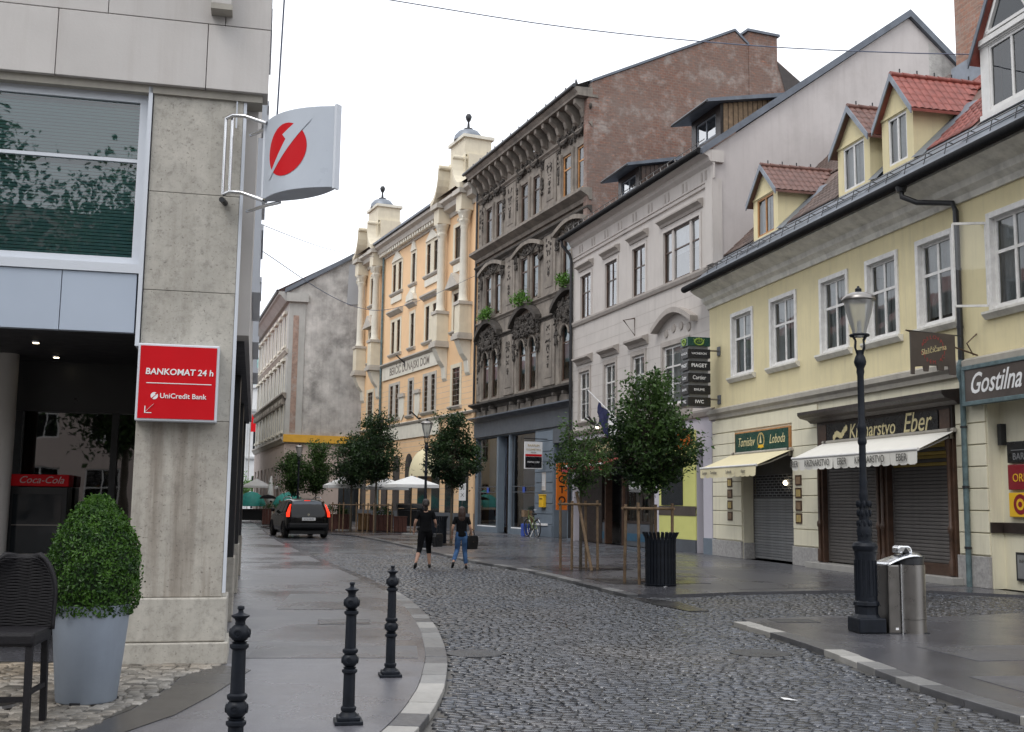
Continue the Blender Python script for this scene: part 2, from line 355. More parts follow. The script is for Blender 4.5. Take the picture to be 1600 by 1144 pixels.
def stone(name,col,streak,brown):
    m,nt,b=_new(name); L=nt.links.new
    n=_noise(nt,2.2,9,.7); c=_mix(nt,_ramp(nt,n.outputs[0],.3,.7),tuple(x*.78 for x in col),tuple(x*1.15 for x in col))
    n5=_noise(nt,7,7,.7); c=_mix(nt,_ramp(nt,n5.outputs[0],.5,.72,0,.45),c,(.24,.225,.20))
    s=_noise(nt,1.,7,.65,stretch=(5,5,.3)); c=_mix(nt,_ramp(nt,s.outputs[0],.46,.74,0,streak),c,brown)
    p=_noise(nt,48,3,.6); pit=_ramp(nt,p.outputs[0],.62,.74,0,.75); c=_mix(nt,pit,c,(.13,.11,.09)); q=_noise(nt,14,8,.8); c=_mix(nt,_ramp(nt,q.outputs[0],.5,.75,0,.5),c,(.17,.155,.135)); 
    L(c,b.inputs['Base Color']); b.inputs['Roughness'].default_value=.82
    bp=nt.nodes.new('ShaderNodeBump'); bp.invert=True; bp.inputs['Strength'].default_value=.7; bp.inputs['Distance'].default_value=.008; L(pit,bp.inputs['Height']); L(bp.outputs[0],b.inputs['Normal'])
stone('travertine',(.46,.435,.385),.4,(.2,.175,.14)); stone('travertine_stained',(.43,.40,.35),.8,(.13,.095,.068))
mat('stone_panel',(.50,.475,.455),.75,.06,1.2,.15,40,streak=.35,dirt=(.33,.29,.26),rnd=.05)
mat('blue_panel',(.40,.455,.54),.4,.03,1,rnd=.03)
mat('alu_white',(.60,.63,.68),.4,.04,2)
mat('blind',(.17,.33,.33),.6,.1,1)
mat('soffit',(.04,.04,.045),.6,.2,2)
mat('dark_cladding',(.02,.02,.022),.35,.2,2)
mat('pot_plastic',(.27,.31,.37),.5,.07,3,.06,60,streak=.25,dirt=(.16,.17,.18))
mat('rattan',(.011,.010,.012),.55,.3,60,.5,120,spec=.3)
mat('rubber',(.012,.012,.012),.7,.2,9)
mat('car_paint',(.003,.003,.004),.15,.2,2,coat=.15,spec=.3)
mat('car_glass',(.012,.014,.016),.06,.1,2)
mat('plastic_dark',(.012,.0125,.014),.55,.2,5,spec=.25)
mat('blue_plastic',(.05,.10,.42),.4,.1,5)
mat('umbrella_white',(.74,.74,.73),.8,.04,3)
mat('umbrella_cream',(.55,.53,.48),.8,.06,3)
mat('tarp_green',(.02,.26,.22),.6,.15,3)
mat('patina',(.14,.26,.25),.7,.2,.5)
mat('pale_stone',(.60,.60,.60),.85,.08,.6,.1,10,streak=.3,dirt=(.4,.4,.4))
mat('bark',(.085,.07,.052),.9,.3,9,.6,30)
mat('soil',(.05,.034,.024),.95,.4,12,.8,30)
mat('skin',(.52,.30,.21),.55,.06,6)
mat('hair_dark',(.022,.014,.011),.5,.4,25,.5,60)
mat('hair_brown',(.05,.026,.018),.5,.4,25,.5,60)
mat('cloth_black',(.008,.008,.009),.9,.3,8,.3,80,spec=.15)
mat('denim',(.06,.13,.27),.85,.45,7,.3,80,spec=.2)
mat('leather_black',(.01,.01,.011),.4,.3,8,.2,60)
mat('cloth_pale',(.5,.48,.43),.85,.25,7)
mat('cloth_red',(.35,.03,.05),.85,.2,7)
mat('paper_white',(.7,.7,.7),.7,.1,20)
mat('flag_blue',(.012,.016,.07),.7,.1,3)
mat('wire_blue',(.12,.14,.2),.6,.1,3)
glass('glass'); glass('shop_glass',(.72,.78,.82),3.5); glass('bank_glass',(.7,.82,.82),1.6); glass('clear_glass',(.95,.96,.96),.2); lampglass(); glass('dark_glass',(.2,.2,.2),2.2)
brickmat('old_brick',(.20,.098,.068),(.145,.085,.065),(.2,.165,.145),1.9,patchcol=(.19,.155,.135))
brickmat('chimney_brick',(.36,.15,.09),(.27,.12,.08),(.33,.27,.22),1.9,'XZ')
wet('wet_asphalt',(.118,.118,.133),.14,.36,.28,.3,120,patch=.35,spec=.6)
wet('wet_asphalt_pale',(.165,.164,.184),.16,.38,.28,.3,120,patch=.3,spec=.6)
wet('asphalt_repair',(.125,.124,.137),.22,.40,.5,.4,120,patch=.3)
wet('wet_asphalt_dark',(.06,.058,.06),.09,.32,.4,.3,110)
wet('wet_cobble',(.042,.046,.056),.06,.22,.3,.45,45,attr=True,patch=.5,spec=.65)
wet('wet_iron',(.07,.072,.08),.25,.4,2,.9,120)
wet('joint_bed',(.085,.08,.072),.25,.5,.5,.5,40)
wet('wet_sett',(.17,.16,.145),.25,.5,.8,.5,60,attr=True,patch=.3)
mat('kerb_light',(.34,.33,.31),.45,.12,4,.3,60,rnd=.15)
mat('kerb_mid',(.20,.198,.195),.42,.15,4,.3,60,rnd=.2)
mat('kerb_dark',(.085,.085,.09),.35,.2,4,.3,60,rnd=.2)
def _dummy(): pass
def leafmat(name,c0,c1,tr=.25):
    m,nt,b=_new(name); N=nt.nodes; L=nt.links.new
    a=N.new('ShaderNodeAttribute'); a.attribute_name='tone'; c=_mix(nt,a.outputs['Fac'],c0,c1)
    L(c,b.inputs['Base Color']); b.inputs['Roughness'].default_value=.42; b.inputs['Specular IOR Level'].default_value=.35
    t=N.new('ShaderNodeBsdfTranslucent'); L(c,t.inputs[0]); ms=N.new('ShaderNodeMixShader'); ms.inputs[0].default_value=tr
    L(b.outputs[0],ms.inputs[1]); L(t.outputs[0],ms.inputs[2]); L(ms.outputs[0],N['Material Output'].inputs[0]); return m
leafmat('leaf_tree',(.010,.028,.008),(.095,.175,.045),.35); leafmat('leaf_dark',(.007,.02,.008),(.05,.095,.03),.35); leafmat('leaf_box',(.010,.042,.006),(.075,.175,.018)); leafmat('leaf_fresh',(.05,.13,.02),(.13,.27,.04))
def cobblefar():
    m,nt,b=_new('cobble_far'); L=nt.links.new; N=nt.nodes
    tc=N.new('ShaderNodeTexCoord'); v=N.new('ShaderNodeTexVoronoi'); v.inputs['Scale'].default_value=7.5; L(tc.outputs['Object'],v.inputs['Vector'])
    v2=N.new('ShaderNodeTexVoronoi'); v2.feature='DISTANCE_TO_EDGE'; v2.inputs['Scale'].default_value=7.5; L(tc.outputs['Object'],v2.inputs['Vector'])
    sp=N.new('ShaderNodeSeparateColor'); L(v.outputs['Color'],sp.inputs[0])
    c=_mix(nt,sp.outputs[0],(.05,.054,.064),(.15,.16,.18)); c=_mix(nt,_ramp(nt,v2.outputs['Distance'],0,.08,1,0),c,(.03,.03,.03))
    L(c,b.inputs['Base Color']); n=_noise(nt,.5,6); L(_ramp(nt,n.outputs[0],.35,.65,.32,.12),b.inputs['Roughness'])
    bp=N.new('ShaderNodeBump'); bp.inputs['Strength'].default_value=.6; bp.inputs['Distance'].default_value=.015; L(_ramp(nt,v2.outputs['Distance'],0,.12),bp.inputs['Height']); L(bp.outputs[0],b.inputs['Normal'])
cobblefar()
# ---------------------------------------------------------------- ground
RZ=-.05   # level of the roadway; pavements are at 0
LK_OUT=[(-26.8,112.8),(-19.2,84),(-10.7,50.8),(-6.54,36.1),(-4.69,29.7),(-3.46,25.7),(-2.2,21.3),(-1.53,18.4),(-1.0,15.3),(-.70,12.7),(-.60,11.1),(-.58,9.7),(-.68,8.2),(-.95,6.9),(-1.5,5.5),(-2.5,4.1),(-4,2.9),(-6,2.2)]
RK=[(-7.1,52.4),(-5.29,46.9),(-2.6,37.4),(-1.05,31.8),(.05,28.9),(.95,25.9),(1.64,23.0),(2.19,20.7)]
SIDE=[(2.19,20.7),(2.9,20.75),(4.5,21.7),(6.5,22.4),(8.6,22.7),(11.5,21.0)]
ISL_F=[(3.22,16.1),(3.50,14.6),(3.68,13.1),(3.82,11.1),(3.97,10.0),(4.15,9.1),(4.6,7.2),(5.4,4.6)]
ISL_B=[(3.22,16.1),(3.47,16.6),(5.27,17.25),(6.6,17.25),(8.46,18.2),(13,18.6)]
def prismz(pts,z0,z1,name,m): 
    o=MB().prism([p[:2] for p in pts],'z',z0,z1).done(name,m); return struct(o)
def area(p): return sum(p[i][0]*p[(i+1)%len(p)][1]-p[(i+1)%len(p)][0]*p[i][1] for i in range(len(p)))
def ccw(p): return p if area(p)>0 else list(reversed(p))
struct(MB().quad((-900,-500,-.30),(900,-500,-.30),(900,2500,-.30),(-900,2500,-.30)).done('ground','wet_asphalt_dark'))
road=struct(MB().quad((-60,-12,RZ-.017),(40,-12,RZ-.017),(40,36,RZ-.017),(-60,36,RZ-.017)).done('cobbled_road','joint_bed'))
struct(MB().quad((-60,36,RZ-.006),(40,36,RZ-.006),(40,160,RZ-.006),(-60,160,RZ-.006)).done('cobbled_road_far','cobble_far'))
lk=catmull(LK_OUT,.25); rk=catmull(RK,.25); isf=catmull(ISL_F,.25)
def offset(pts,d):
    out=[]
    for i,p in enumerate(pts):
        t=(pts[min(i+1,len(pts)-1)]-pts[max(i-1,0)]).normalized(); out.append(p+Vector((-t.y,t.x,0))*d)
    return out
KW=.24
lin=offset(lk,-KW)      # left kerb: pavement lies to the left of travel towards the camera
rin=offset(rk,KW); isin=offset(isf,KW)
LP=[tuple(p[:2]) for p in lin]+[(-16,2.2),(-16,9),(-40,60),(-60,112)]
RP=[tuple(p[:2]) for p in rin]+SIDE[1:]+[(18,21),(18,60),(4,90),(-12,100),(-16,88),(-9.5,57)]
IP=[tuple(p[:2]) for p in isin]+[(16,4.6),(16,18.6)]+ISL_B[::-1][:-1]
lpo=prismz(ccw(LP),-.29,0,'left_pavement','wet_asphalt_pale'); rpo=prismz(ccw(RP),-.28,0.0,'right_pavement','wet_asphalt'); ipo=prismz(ccw(IP),-.27,0,'island_pavement','wet_asphalt')
def kerbs(parent,pts,inn,lens,mats,top=.004,seed=1,near=40):
    rr=random.Random(seed); i=0
    while i<len(pts)-1:
        n=max(1,int(rr.uniform(*lens)/.25)); j=min(i+n,len(pts)-1); a,b,c,d=pts[i],pts[j],inn[j],inn[i]
        dz=rr.uniform(-.004,.004)+top; t=(b-a).normalized()*.006
        mid=[k for k in range(i,j+1)]
        o1=[pts[k] for k in mid]; o2=[inn[k] for k in mid]
        o1[0]=o1[0]+t; o1[-1]=o1[-1]-t; o2[0]=o2[0]+t; o2[-1]=o2[-1]-t
        base=Vector((a.x,a.y,0)); poly=[(p-base)[:2] for p in o1]+[(p-base)[:2] for p in reversed(o2)]
        poly=ccw(poly)
        m=MB().prism(poly,'z',-.15,dz); o=m.done('kerb_stone',rr.choices(mats[0],mats[1])[0],parent,bevel=.008); o.location=base; i=j
near=[k for k,p in enumerate(lk) if p.y<60]
s0=near[0]; s1=[k for k,p in enumerate(lk) if p.y<21.2][0]; kerbs(lpo,lk[s0:s1+1],lin[s0:s1+1],(.8,1.2),(('wet_asphalt_pale',),(1,)),top=-.012,seed=3); kerbs(lpo,lk[s1:],lin[s1:],(.45,.8),(('kerb_light','kerb_mid','kerb_dark'),(.25,.6,.15)),top=-.008,seed=3)
kerbs(rpo,rk,rin,(.7,1.1),(('kerb_mid','kerb_dark'),(.25,.75)),seed=4)
kerbs(ipo,isf,isin,(.5,1.1),(('kerb_light','kerb_mid','kerb_dark'),(.3,.1,.6)),seed=8)
# pavement patches
struct(MB().prism(ccw([(2.19,20.7),(2.97,19.8),(3.25,18.2),(2.9,18.1),(2.5,19.2)]),'z',RZ-.05,RZ+.012).done('asphalt_ramp','wet_asphalt_dark'))
struct(MB().prism(ccw([(-.7,42.5),(1.5,46.3),(3.7,44.2),(4.6,39.5),(3.4,36.6),(2.1,35.2),(.6,34.2),(-1.0,37.6)]),'z',-.02,.004).done('cobbled_strip','cobble_far'))
struct(MB().prism(ccw([(4.6,22.3),(6.6,23.1),(8.5,23.6),(9.6,24.0),(6.9,36.5),(5.5,36)]),'z',-.02,.005).done('house_side_paving','wet_asphalt'))
struct(MB().prism(ccw([(-16,4.0),(-4.9,5.2),(-3.6,6.9),(-3.06,8.1),(-2.95,8.9),(-2.98,9.8),(-3.05,10.6),(-2.9,11.5),(-16,10.4)]),'z',-.02,.006).done('cafe_paving','joint_bed'))
struct(MB().prism(ccw([(-3.03,8.1),(-2.93,8.9),(-2.96,9.8),(-3.03,10.6),(-2.86,11.3),(-2.5,11.0),(-2.5,9.6),(-2.55,8.7),(-2.72,8.0),(-3.2,6.8),(-3.57,6.88)]),'z',-.02,.007).done('border_strip','wet_asphalt_dark'))
for n,(x,y),(a,b),rz in (('tree_pit',(3.0,24.4),(1.1,.9),.3),('tree_pit',(1.9,28.9),(1.1,1.0),.3),('tree_pit',(-2.3,43.6),(1.2,1.2),.3),('tree_pit',(-8.4,60),(2.6,1.6),.35),('tree_pit',(-12.8,68),(2.2,1.4),.35)):
    o=struct(MB().box(-a,a,-b,b,-.03,.008).done(n,'wet_asphalt_dark')); o.location=(x,y,0); o.rotation_euler.z=rz
    o2=struct(MB().prism([(.42*math.cos(k*.5236)*random.uniform(.85,1.1),.42*math.sin(k*.5236)*random.uniform(.85,1.1)) for k in range(12)],'z',-.02,.016).done('tree_pit_soil','soil')); o2.location=(x+.12,y+.1,0)
for x,y,a,c,rz in ((-1.9,12.4,.9,.5,.1),(-3.1,18.5,.6,1.4,.12),(6.3,13.2,1.3,.6,.2),(5.2,10.4,.5,.9,.15),(3.9,27.5,.8,1.6,.25)):
    o=struct(MB().box(-a,a,-c,c,-.02,.004).done('asphalt_patch','asphalt_repair')); o.location=(x,y,0); o.rotation_euler.z=rz
# cobblestones
def cobble_mesh(w,l,rr,h=.028):
    def ring(a,z,j):
        j*=1.0
        return [(sx*(w/2-a)+rr.uniform(-j,j),sy*(l/2-a)+rr.uniform(-j,j),z+rr.uniform(-.0015,.0015)) for sx,sy in ((-1,-1),(1,-1),(1,1),(-1,1))]
    vs=ring(0,-h,.003)+ring(.003,-.007,.005)+ring(.014,0,.006)+[(0,0,.0015)]
    fs=[(i,(i+1)%4,4+(i+1)%4,4+i) for i in range(4)]+[(4+i,4+(i+1)%4,8+(i+1)%4,8+i) for i in range(4)]+[(8+i,8+(i+1)%4,12) for i in range(4)]
    return vs,fs
def cobbles():
    rr=random.Random(5); spots=[]
    W,hh=1.75,.4; dv=.100
    for r in range(int(-4/dv),int(36.2/dv)):
        x=-6.0
        while x<13.5:
            w=rr.uniform(.085,.145); xm=x+w/2; t=((xm+.37*math.sin(r*.11))%W)/W*2-1
            y=r*dv+6.0*0+hh*(1-t*t)+.05*math.sin(xm*1.3); sl=-2*hh*t*2/W
            x+=w+.009
            if not(3.5<y<36.05): continue
            spots.append((xm,y,w,math.atan(sl)*.8))
    out=[]
    for s in spots:
        x,y=s[0],s[1]
        if abs(x)>.62*y+2.5: continue
        if inpoly(x,y,lkpoly) or inpoly(x,y,rkpoly) or inpoly(x,y,ikpoly): continue
        if x>6.84+(37.75-y)*.2265-.1: continue
        out.append(s)
    out=[s for s in out if all(math.hypot(s[0]-mx,s[1]-my)>mr+.05 for mx,my,mr in MANH)]
    return out,rr
MANH=[(-.38,12.85,.3),(2.95,13.2,.32)]
lkpoly=[tuple(p[:2]) for p in offset(lk,.05)]+[(-16,2.2),(-16,9),(-40,60),(-60,112)]
rkpoly=[tuple(p[:2]) for p in offset(rk,-.05)]+SIDE[1:]+[(18,21),(18,60),(4,90),(-12,100),(-16,88),(-9.5,57)]
ikpoly=[tuple(p[:2]) for p in offset(isf,-.05)]+[(16,4.6),(16,18.6)]+ISL_B[::-1][:-1]
cs,rr=cobbles()
vis=sorted([s for s in cs if s[1]>8.0 and abs(s[0]-0.0)<.5*s[1]],key=lambda s:s[1])[:300]; vs_=set(map(id,vis))
protos=[]
for k in range(8):
    v,f=cobble_mesh(.12,.09,rr); m=MB(); m.add(v,f); protos.append(m.mesh('cobble','wet_cobble',180))
for s in vis:
    mo('cobblestone',rr.choice(protos),road,(s[0],s[1],RZ+rr.uniform(-.005,.004)),(rr.gauss(0,.025),rr.gauss(0,.025),s[3]+rr.gauss(0,.05)),(s[2]/.12,rr.uniform(.9,1.06),1))
big=MB(); tones=[]
for s in cs:
    if id(s) in vs_: continue
    v,f=cobble_mesh(s[2],rr.uniform(.080,.096),rr); e=Matrix.Translation((s[0],s[1],RZ+rr.uniform(-.005,.004)))@Euler((rr.gauss(0,.025),rr.gauss(0,.025),s[3]+rr.gauss(0,.05))).to_matrix().to_4x4()
    big.add([e@Vector(p) for p in v],f); tones+= [rr.random()]*len(v)
co=stuff(big.done('cobblestones','wet_cobble',road,smooth=180)); at=co.data.attributes.new('tone','FLOAT','POINT'); at.data.foreach_set('value',tones)
for mx,my,mr in MANH:
    m=MB().lathe([(mr+.03,-.03),(mr+.03,.0),(mr,.002)],24); o=m.done('manhole_cover','wet_iron',smooth=30); o.location=(mx,my,RZ)
    tag(o,'round iron cover set in the cobbles '+('beside the curved kerb' if mx<1 else 'off the pointed island kerb'),'manhole')
for nm,(x,y),(a,c),lab in (('access_cover',(-2.25,15.4),(.34,.26),'rectangular iron access cover let into the left pavement'),('access_cover',(-6.7,29.6),(.45,.2),'long narrow cover on the left pavement near the car'),('drain_cover',(4.15,16.35),(.3,.2),'dark drain cover on the island pavement near the lamp')):
    m=MB(); m.box(-a,a,-c,c,-.03,.003); o=m.done(nm,'wet_asphalt' if nm[0]=='a' else 'wet_iron'); o.location=(x,y,0); o.rotation_euler.z=.15; tag(o,lab,'cover')
    for q in ((-a-.02,a+.02,-c-.02,-c),(-a-.02,a+.02,c,c+.02),(-a-.02,-a,-c,c),(a,a+.02,-c,c)): f=MB().box(*q,-.03,.005).done('cover_frame','wet_iron',o)
# small setts under the cafe
se=MB(); tones=[]; sr=random.Random(9); yy=4.2
cpoly=[(-16,4.0),(-4.9,5.2),(-3.6,6.9),(-3.06,8.1),(-2.95,8.9),(-2.98,9.8),(-3.05,10.6),(-2.9,11.3),(-16,10.4)]
while yy<11.3:
    xx=-8.5+sr.uniform(0,.1)
    while xx<-2.8:
        w=sr.uniform(.09,.16)
        if inpoly(xx,yy,cpoly) and xx>-.72*yy-1:
            v,f=cobble_mesh(w-.008,.085,sr,.02); e=Matrix.Translation((xx,yy,.022+sr.uniform(-.003,.003)))
            se.add([e@Vector(p) for p in v],f); tones+=[sr.random()]*len(v)
        xx+=w+.006
    yy+=.095
so=stuff(se.done('cafe_setts','wet_sett',bpy.data.objects['cafe_paving'],smooth=180)); at=so.data.attributes.new('tone','FLOAT','POINT'); at.data.foreach_set('value',tones)
# ---------------------------------------------------------------- bank building on the corner
def bank():
    b=thing('bank_building','corner office building with travertine pillar, blue panels and dark ground-floor arcade','building',(-2.87,11.42,0),R(13))
    rr=random.Random(2)
    # corner pillar
    pl=MB().box(-1.05,.03,-.06,.80,0,.215).done('pillar_plinth','travertine',b,bevel=.012)
    MB().box(-1.01,-.0,-.02,.75,.22,.655).done('pillar_base','travertine',b,bevel=.015)
    z=.66
    for i,(h,m) in enumerate(((1.79,'travertine_stained'),(1.35,'travertine'),(1.05,'travertine'),(1.13,'travertine'))):
        MB().box(-.98,-.055,.035,.70,z,z+h-.004).done('stone_block',m,b,bevel=.006); z+=h
    MB().box(-.053,-.02,.03,.09,.70,5.9).done('edge_strip','alu_white',b)
    MB().box(-1.03,-.99,.0,.3,3.2,5.97).done('pillar_liner','alu_white',b)
    # stone-clad upper wall: two visible courses and more above
    zc=5.985
    for row,(h,js) in enumerate(((.72,[-9,-7.4,-5.9,-4.4,-2.9,-1.96,-.455,.2]),(.9,[-9,-7.9,-6.4,-4.8,-3.1,-1.475,-.28,.2]),(.8,[-9,-7,-5,-3,-1.6,-.4,.2]),(1.2,[-9,-6,-3,-1,.2]),(2.5,[-9,-6,-3,.2]),(2.6,[-9,-6,-3,.2]),(5.0,[-9,-6,-3,.2]))):
        for a,c in zip(js[:-1],js[1:]): MB().box(a+.004,c-.004,-.06,.3,zc,zc+h-.008).done('stone_panel','stone_panel',b,bevel=.005)
        zc+=h
    MB().box(-9,.14,.0,.29,5.9,5.985).done('lintel_strip','grey_trim',b)
    MB().box(-.42,-.22,-.24,-.06,6.86,7.6).done('wall_bracket','stone_panel',b,bevel=.01)
    MB().box(-.43,-.21,-.25,-.06,6.80,6.86).done('wall_bracket','grey_trim',b)
    MB().box(-9,.24,-.12,.3,zc,zc+.5).done('parapet','stone_panel',b)
    # first-floor window with blinds
    for k in range(4):
        x1=-1.035-k*2.05; x0=x1-2.0
        window(b,x0,x1,4.05,5.9,.10,1,(.62,.38),.085,.035,'alu_white','bank_glass',backd=.5)
        bl=MB()
        for i in range(48): zz=4.12+i*.036; bl.box(x0+.07,x1-.07,.20,.204,zz,zz+.028)
        bl.done('blind','blind',b)
    MB().box(-9,-1.03,.0,.16,3.955,4.05).done('window_sill','alu_white',b)
    xs=[-9,-7.9,-6.65,-5.45,-4.22,-3.0,-1.775,-1.045]
    for a,c in zip(xs[:-1],xs[1:]): MB().box(a+.004,c-.004,.02,.12,3.335,3.95).done('blue_panel','blue_panel',b,bevel=.003)
    # arcade
    MB().box(-9,-.6,.121,3.3,3.36,3.9).done('arcade_ceiling','soffit',b)
    for x,y in ((-2.2,1.2),(-1.0,1.5),(-3.4,1.2),(-2.2,2.5),(-1.1,2.6),(-3.3,2.5),(-4.6,1.2),(-4.6,2.5)):
        o=MB().lathe([(.045,3.34),(.05,3.357)],12).done('downlight_ring','chrome',b); o.location=(x,y,0)
        o=MB().lathe([(.032,3.336),(.032,3.339)],12).done('downlight','lamp_glow',b); o.location=(x,y,0)
    MB().box(-9,-.6,3.1,3.3,2.72,3.36).done('fascia','dark_cladding',b)
    MB().box(-9,-.62,3.05,3.35,0,.3).done('shop_plinth','granite',b)
    for x in (-8.9,-7.3,-5.6,-4.2,-2.7,-1.55,-.75): MB().box(x-.04,x+.04,3.13,3.25,.3,2.72).done('mullion','black_metal',b)
    for a,c in ((-8.86,-7.34),(-7.26,-5.64),(-5.56,-4.24),(-4.16,-2.74),(-2.66,-1.59),(-1.51,-.79)):
        MB().quad((a,3.2,.3),(c,3.2,.3),(c,3.2,2.72),(a,3.2,2.72)).done('pane','bank_glass_dark',b)
    MB().quad((-9,6.5,0),(-.6,6.5,0),(-.6,6.5,3.3),(-9,6.5,3.3)).done('room_back','dark_room',b)
    MB().lathe([(.13,0),(.13,3.36)],20,(-2.75,2.5,0)).done('arcade_column','stone_panel',b,smooth=40)
    # street side: pillars with dark cladding on stone plinths
    for k in range(3):
        y=3.9+k*4.7
        MB().box(-.8,.0,y,y+.75,0,.86).done('pillar_plinth','travertine_stained',b,bevel=.012)
        MB().box(-.76,-.02,y+.02,y+.73,.865,3.36).done('pillar_cladding','dark_cladding',b)
    MB().box(-.75,-.62,.75,14.,0,3.36).done('side_shopfront','dark_cladding',b)
    MB().box(-.6,.05,.75,14.,3.36,3.8).done('side_soffit','soffit',b)
    for k in range(3):
        y=.3+k*4.57
        for j,(za,zb) in enumerate(((3.4,5.95),(5.99,7.4),(7.44,9.6),(9.64,11.6),(11.64,14.7),(14.74,19.9))):
            MB().box(-.3,.10,y+.004,y+4.566,za,zb).done('stone_panel','stone_panel',b)
    sw=MB()
    for k in range(3):
        y=1.5+k*4.3
        for z0 in (4.1,7.7,11.0,15.2):
            w=MB().box(.10,.2,y,y+2.2,z0,z0+.1).box(.10,.2,y,y+2.2,z0+1.8,z0+1.9).box(.10,.17,y,y+.1,z0+.1,z0+1.8).box(.10,.17,y+2.1,y+2.2,z0+.1,z0+1.8).done('side_window_frame','alu_white',b)
            MB().quad((.115,y+.1,z0+.1),(.115,y+2.1,z0+.1),(.115,y+2.1,z0+1.8),(.115,y+.1,z0+1.8)).done('pane','dark_window',w)
    MB().box(-9,.1,.35,.9,5.99,19.9).done('inner_wall','stone_panel',b)
    MB().box(-9,-.3,.9,14.,3.95,20.1).done('building_core','stone_panel',b)
    MB().box(-9.3,-9,0,14.,0,19.9).done('end_wall','stone_panel',b)
    # cash machine sign
    s=thing('bank_sign','square red cash machine sign with grey frame on the travertine pillar','sign',(-2.87,11.42,0),R(13))
    MB().box(-.98,-.18,-.13,.034,2.425,3.215).done('sign_frame','alu_white',s,bevel=.012)
    MB().box(-.955,-.205,-.136,-.131,2.45,3.19).done('sign_face','sign_red',s)
    T=lambda t,sz,x,z,**k: lettering(t,sz,'print_white',s,(x,-.139,z),**k)
    T('BANKOMAT 24 h',.088,-.565,2.925,bold=.02,shear=.08)
    T('UniCredit Bank',.072,-.52,2.68,bold=.012)
    MB().box(-.885,-.245,-.139,-.1365,2.806,2.814).done('rule','print_white',s)
    m=MB().lathe([(.036,0),(.036,.002)],20); o=m.done('emblem','print_white',s); o.location=(-.80,-.1365,2.68); o.rotation_euler=(R(90),0,0)
    o=MB().prism([(-.034,-.03),(-.024,-.036),(.03,.022),(.036,.032),(.005,.026),(.012,.012)],'z',.002,.003).done('emblem_stroke','sign_red',s); o.location=(-.80,-.1365,2.68); o.rotation_euler=(R(90),0,0)
    m=MB(); m.bar((-.80,-.1385,2.60),(-.88,-.1385,2.515),.002,.009,(0,1,0)); m.box(-.889,-.88,-.1395,-.137,2.508,2.575); m.box(-.889,-.82,-.1395,-.137,2.503,2.511); m.done('arrow','print_white',s)
    # projecting lens shaped sign
    L=Vector((-2.62,11.2)); Rr=Vector((-1.80,10.67)); d=(Rr-L); W=d.length; ang=math.atan2(d.y,d.x)
    s=thing('projecting_bank_sign','pale grey lens-shaped sign with red round emblem on chrome tubes','sign',(L.x,L.y,4.745),ang)
    n=14; H=.845
    def bow(t): return -.13*(1-(2*t-1)**2)*1.15
    fr=[(W*i/n,bow(i/n)-.012) for i in range(n+1)]; bk=[(W*i/n,-bow(i/n)*.8+.04) for i in range(n+1)]
    MB().prism(fr+bk[::-1],'z',0,H).done('sign_body','sign_grey',s,smooth=30,bevel=.006)
    for xx in (-.02,W-.005): MB().box(xx,xx+.03,-.02,.05,-.012,H+.012).done('edge_profile','alu_white',s)
    def onface(u,v): # u 0..1 along, v metres
        return (W*u,bow(u)-.0155,v)
    def patch(poly,mt,name,dy=0):
        bm=bmesh.new(); vs=[bm.verts.new((p[0],0,p[1])) for p in poly]; bm.faces.new(vs)
        for cx in [W*i/n for i in range(1,n)]:
            bmesh.ops.bisect_plane(bm,geom=bm.verts[:]+bm.edges[:]+bm.faces[:],plane_co=(cx,0,0),plane_no=(1,0,0))
        for v in bm.verts: v.co.y=bow(max(0,min(1,v.co.x/W)))-.0155-dy
        me=bpy.data.meshes.new(name); bm.to_mesh(me); bm.free(); me.materials.append(MATS[mt]); return mo(name,me,s)
    cx,cz,rx,rz=.44,.44,.275,.275
    patch([(cx+rx*math.cos(a*math.pi/18),cz+rz*math.sin(a*math.pi/18)) for a in range(36)],'sign_red','emblem_disc')
    patch([(.155,.165),(.20,.175),(.735,.685),(.76,.725),(.70,.70),(.56,.69),(.40,.60),(.45,.545)],'sign_grey','emblem_stroke',.003)
    # chrome tube bracket
    k=s; pin=math.cos(-ang),math.sin(-ang)
    def W2(x,y,z):
        v=Vector((x-L.x,y-L.y)); return (v.x*pin[0]-v.y*pin[1],v.x*pin[1]+v.y*pin[0],z-4.745)
    for z0 in (5.66,4.83):
        MB().tube([W2(-3.06,11.27,z0),W2(-2.98,11.22,z0+.015),W2(-2.85,11.2,z0),W2(-2.72,11.17,z0-.05),W2(-2.6,11.12,z0-.1)],.022,8).done('tube_arm','chrome',s,smooth=60)
    for dx in (0,.07): MB().tube([W2(-3.07+dx,11.275,4.83),W2(-3.07+dx,11.275,5.66)],.018,8).done('tube_post','chrome',s,smooth=60)
    for z0 in (5.54,4.70): MB().tube([W2(-2.85,11.46,z0),W2(-2.58,11.2,z0),W2(-2.42,11.08,z0+.0)],.02,8).done('tube_stub','chrome',s,smooth=60)
    MB().tube([W2(-3.07,11.40,4.77),W2(-3.07,11.25,4.77)],.03,10).done('wall_fixing','black_metal',s)
    MB().box(*[c for p in zip(W2(-3.0,11.40,0)[:2],W2(-2.985,11.41,0)[:2]) for c in sorted(p)],5.6-4.745,5.97-4.745).done('cable_conduit','alu_white',s)
    # surveillance camera under the arcade
    c=thing('security_camera','grey tubular security camera under the dark arcade ceiling','camera',(-3.75,11.75,2.98),R(13))
    MB().tube([(-.02,0,.0),(.30,-.02,.14)],.055,10).done('housing','camera_grey',c,smooth=60); MB().tube([(-.05,.0,-.012),(-.02,0,0)],.06,10).done('hood','camera_grey',c)
    MB().ell((.30,0,.12),.07).done('joint','plastic_dark',c,smooth=180); MB().tube([(.30,0,.12),(.34,.0,-.0),(.55,.0,-.02),(.66,-.05,-.02)],.018,8).done('arm','camera_grey',c,smooth=60)
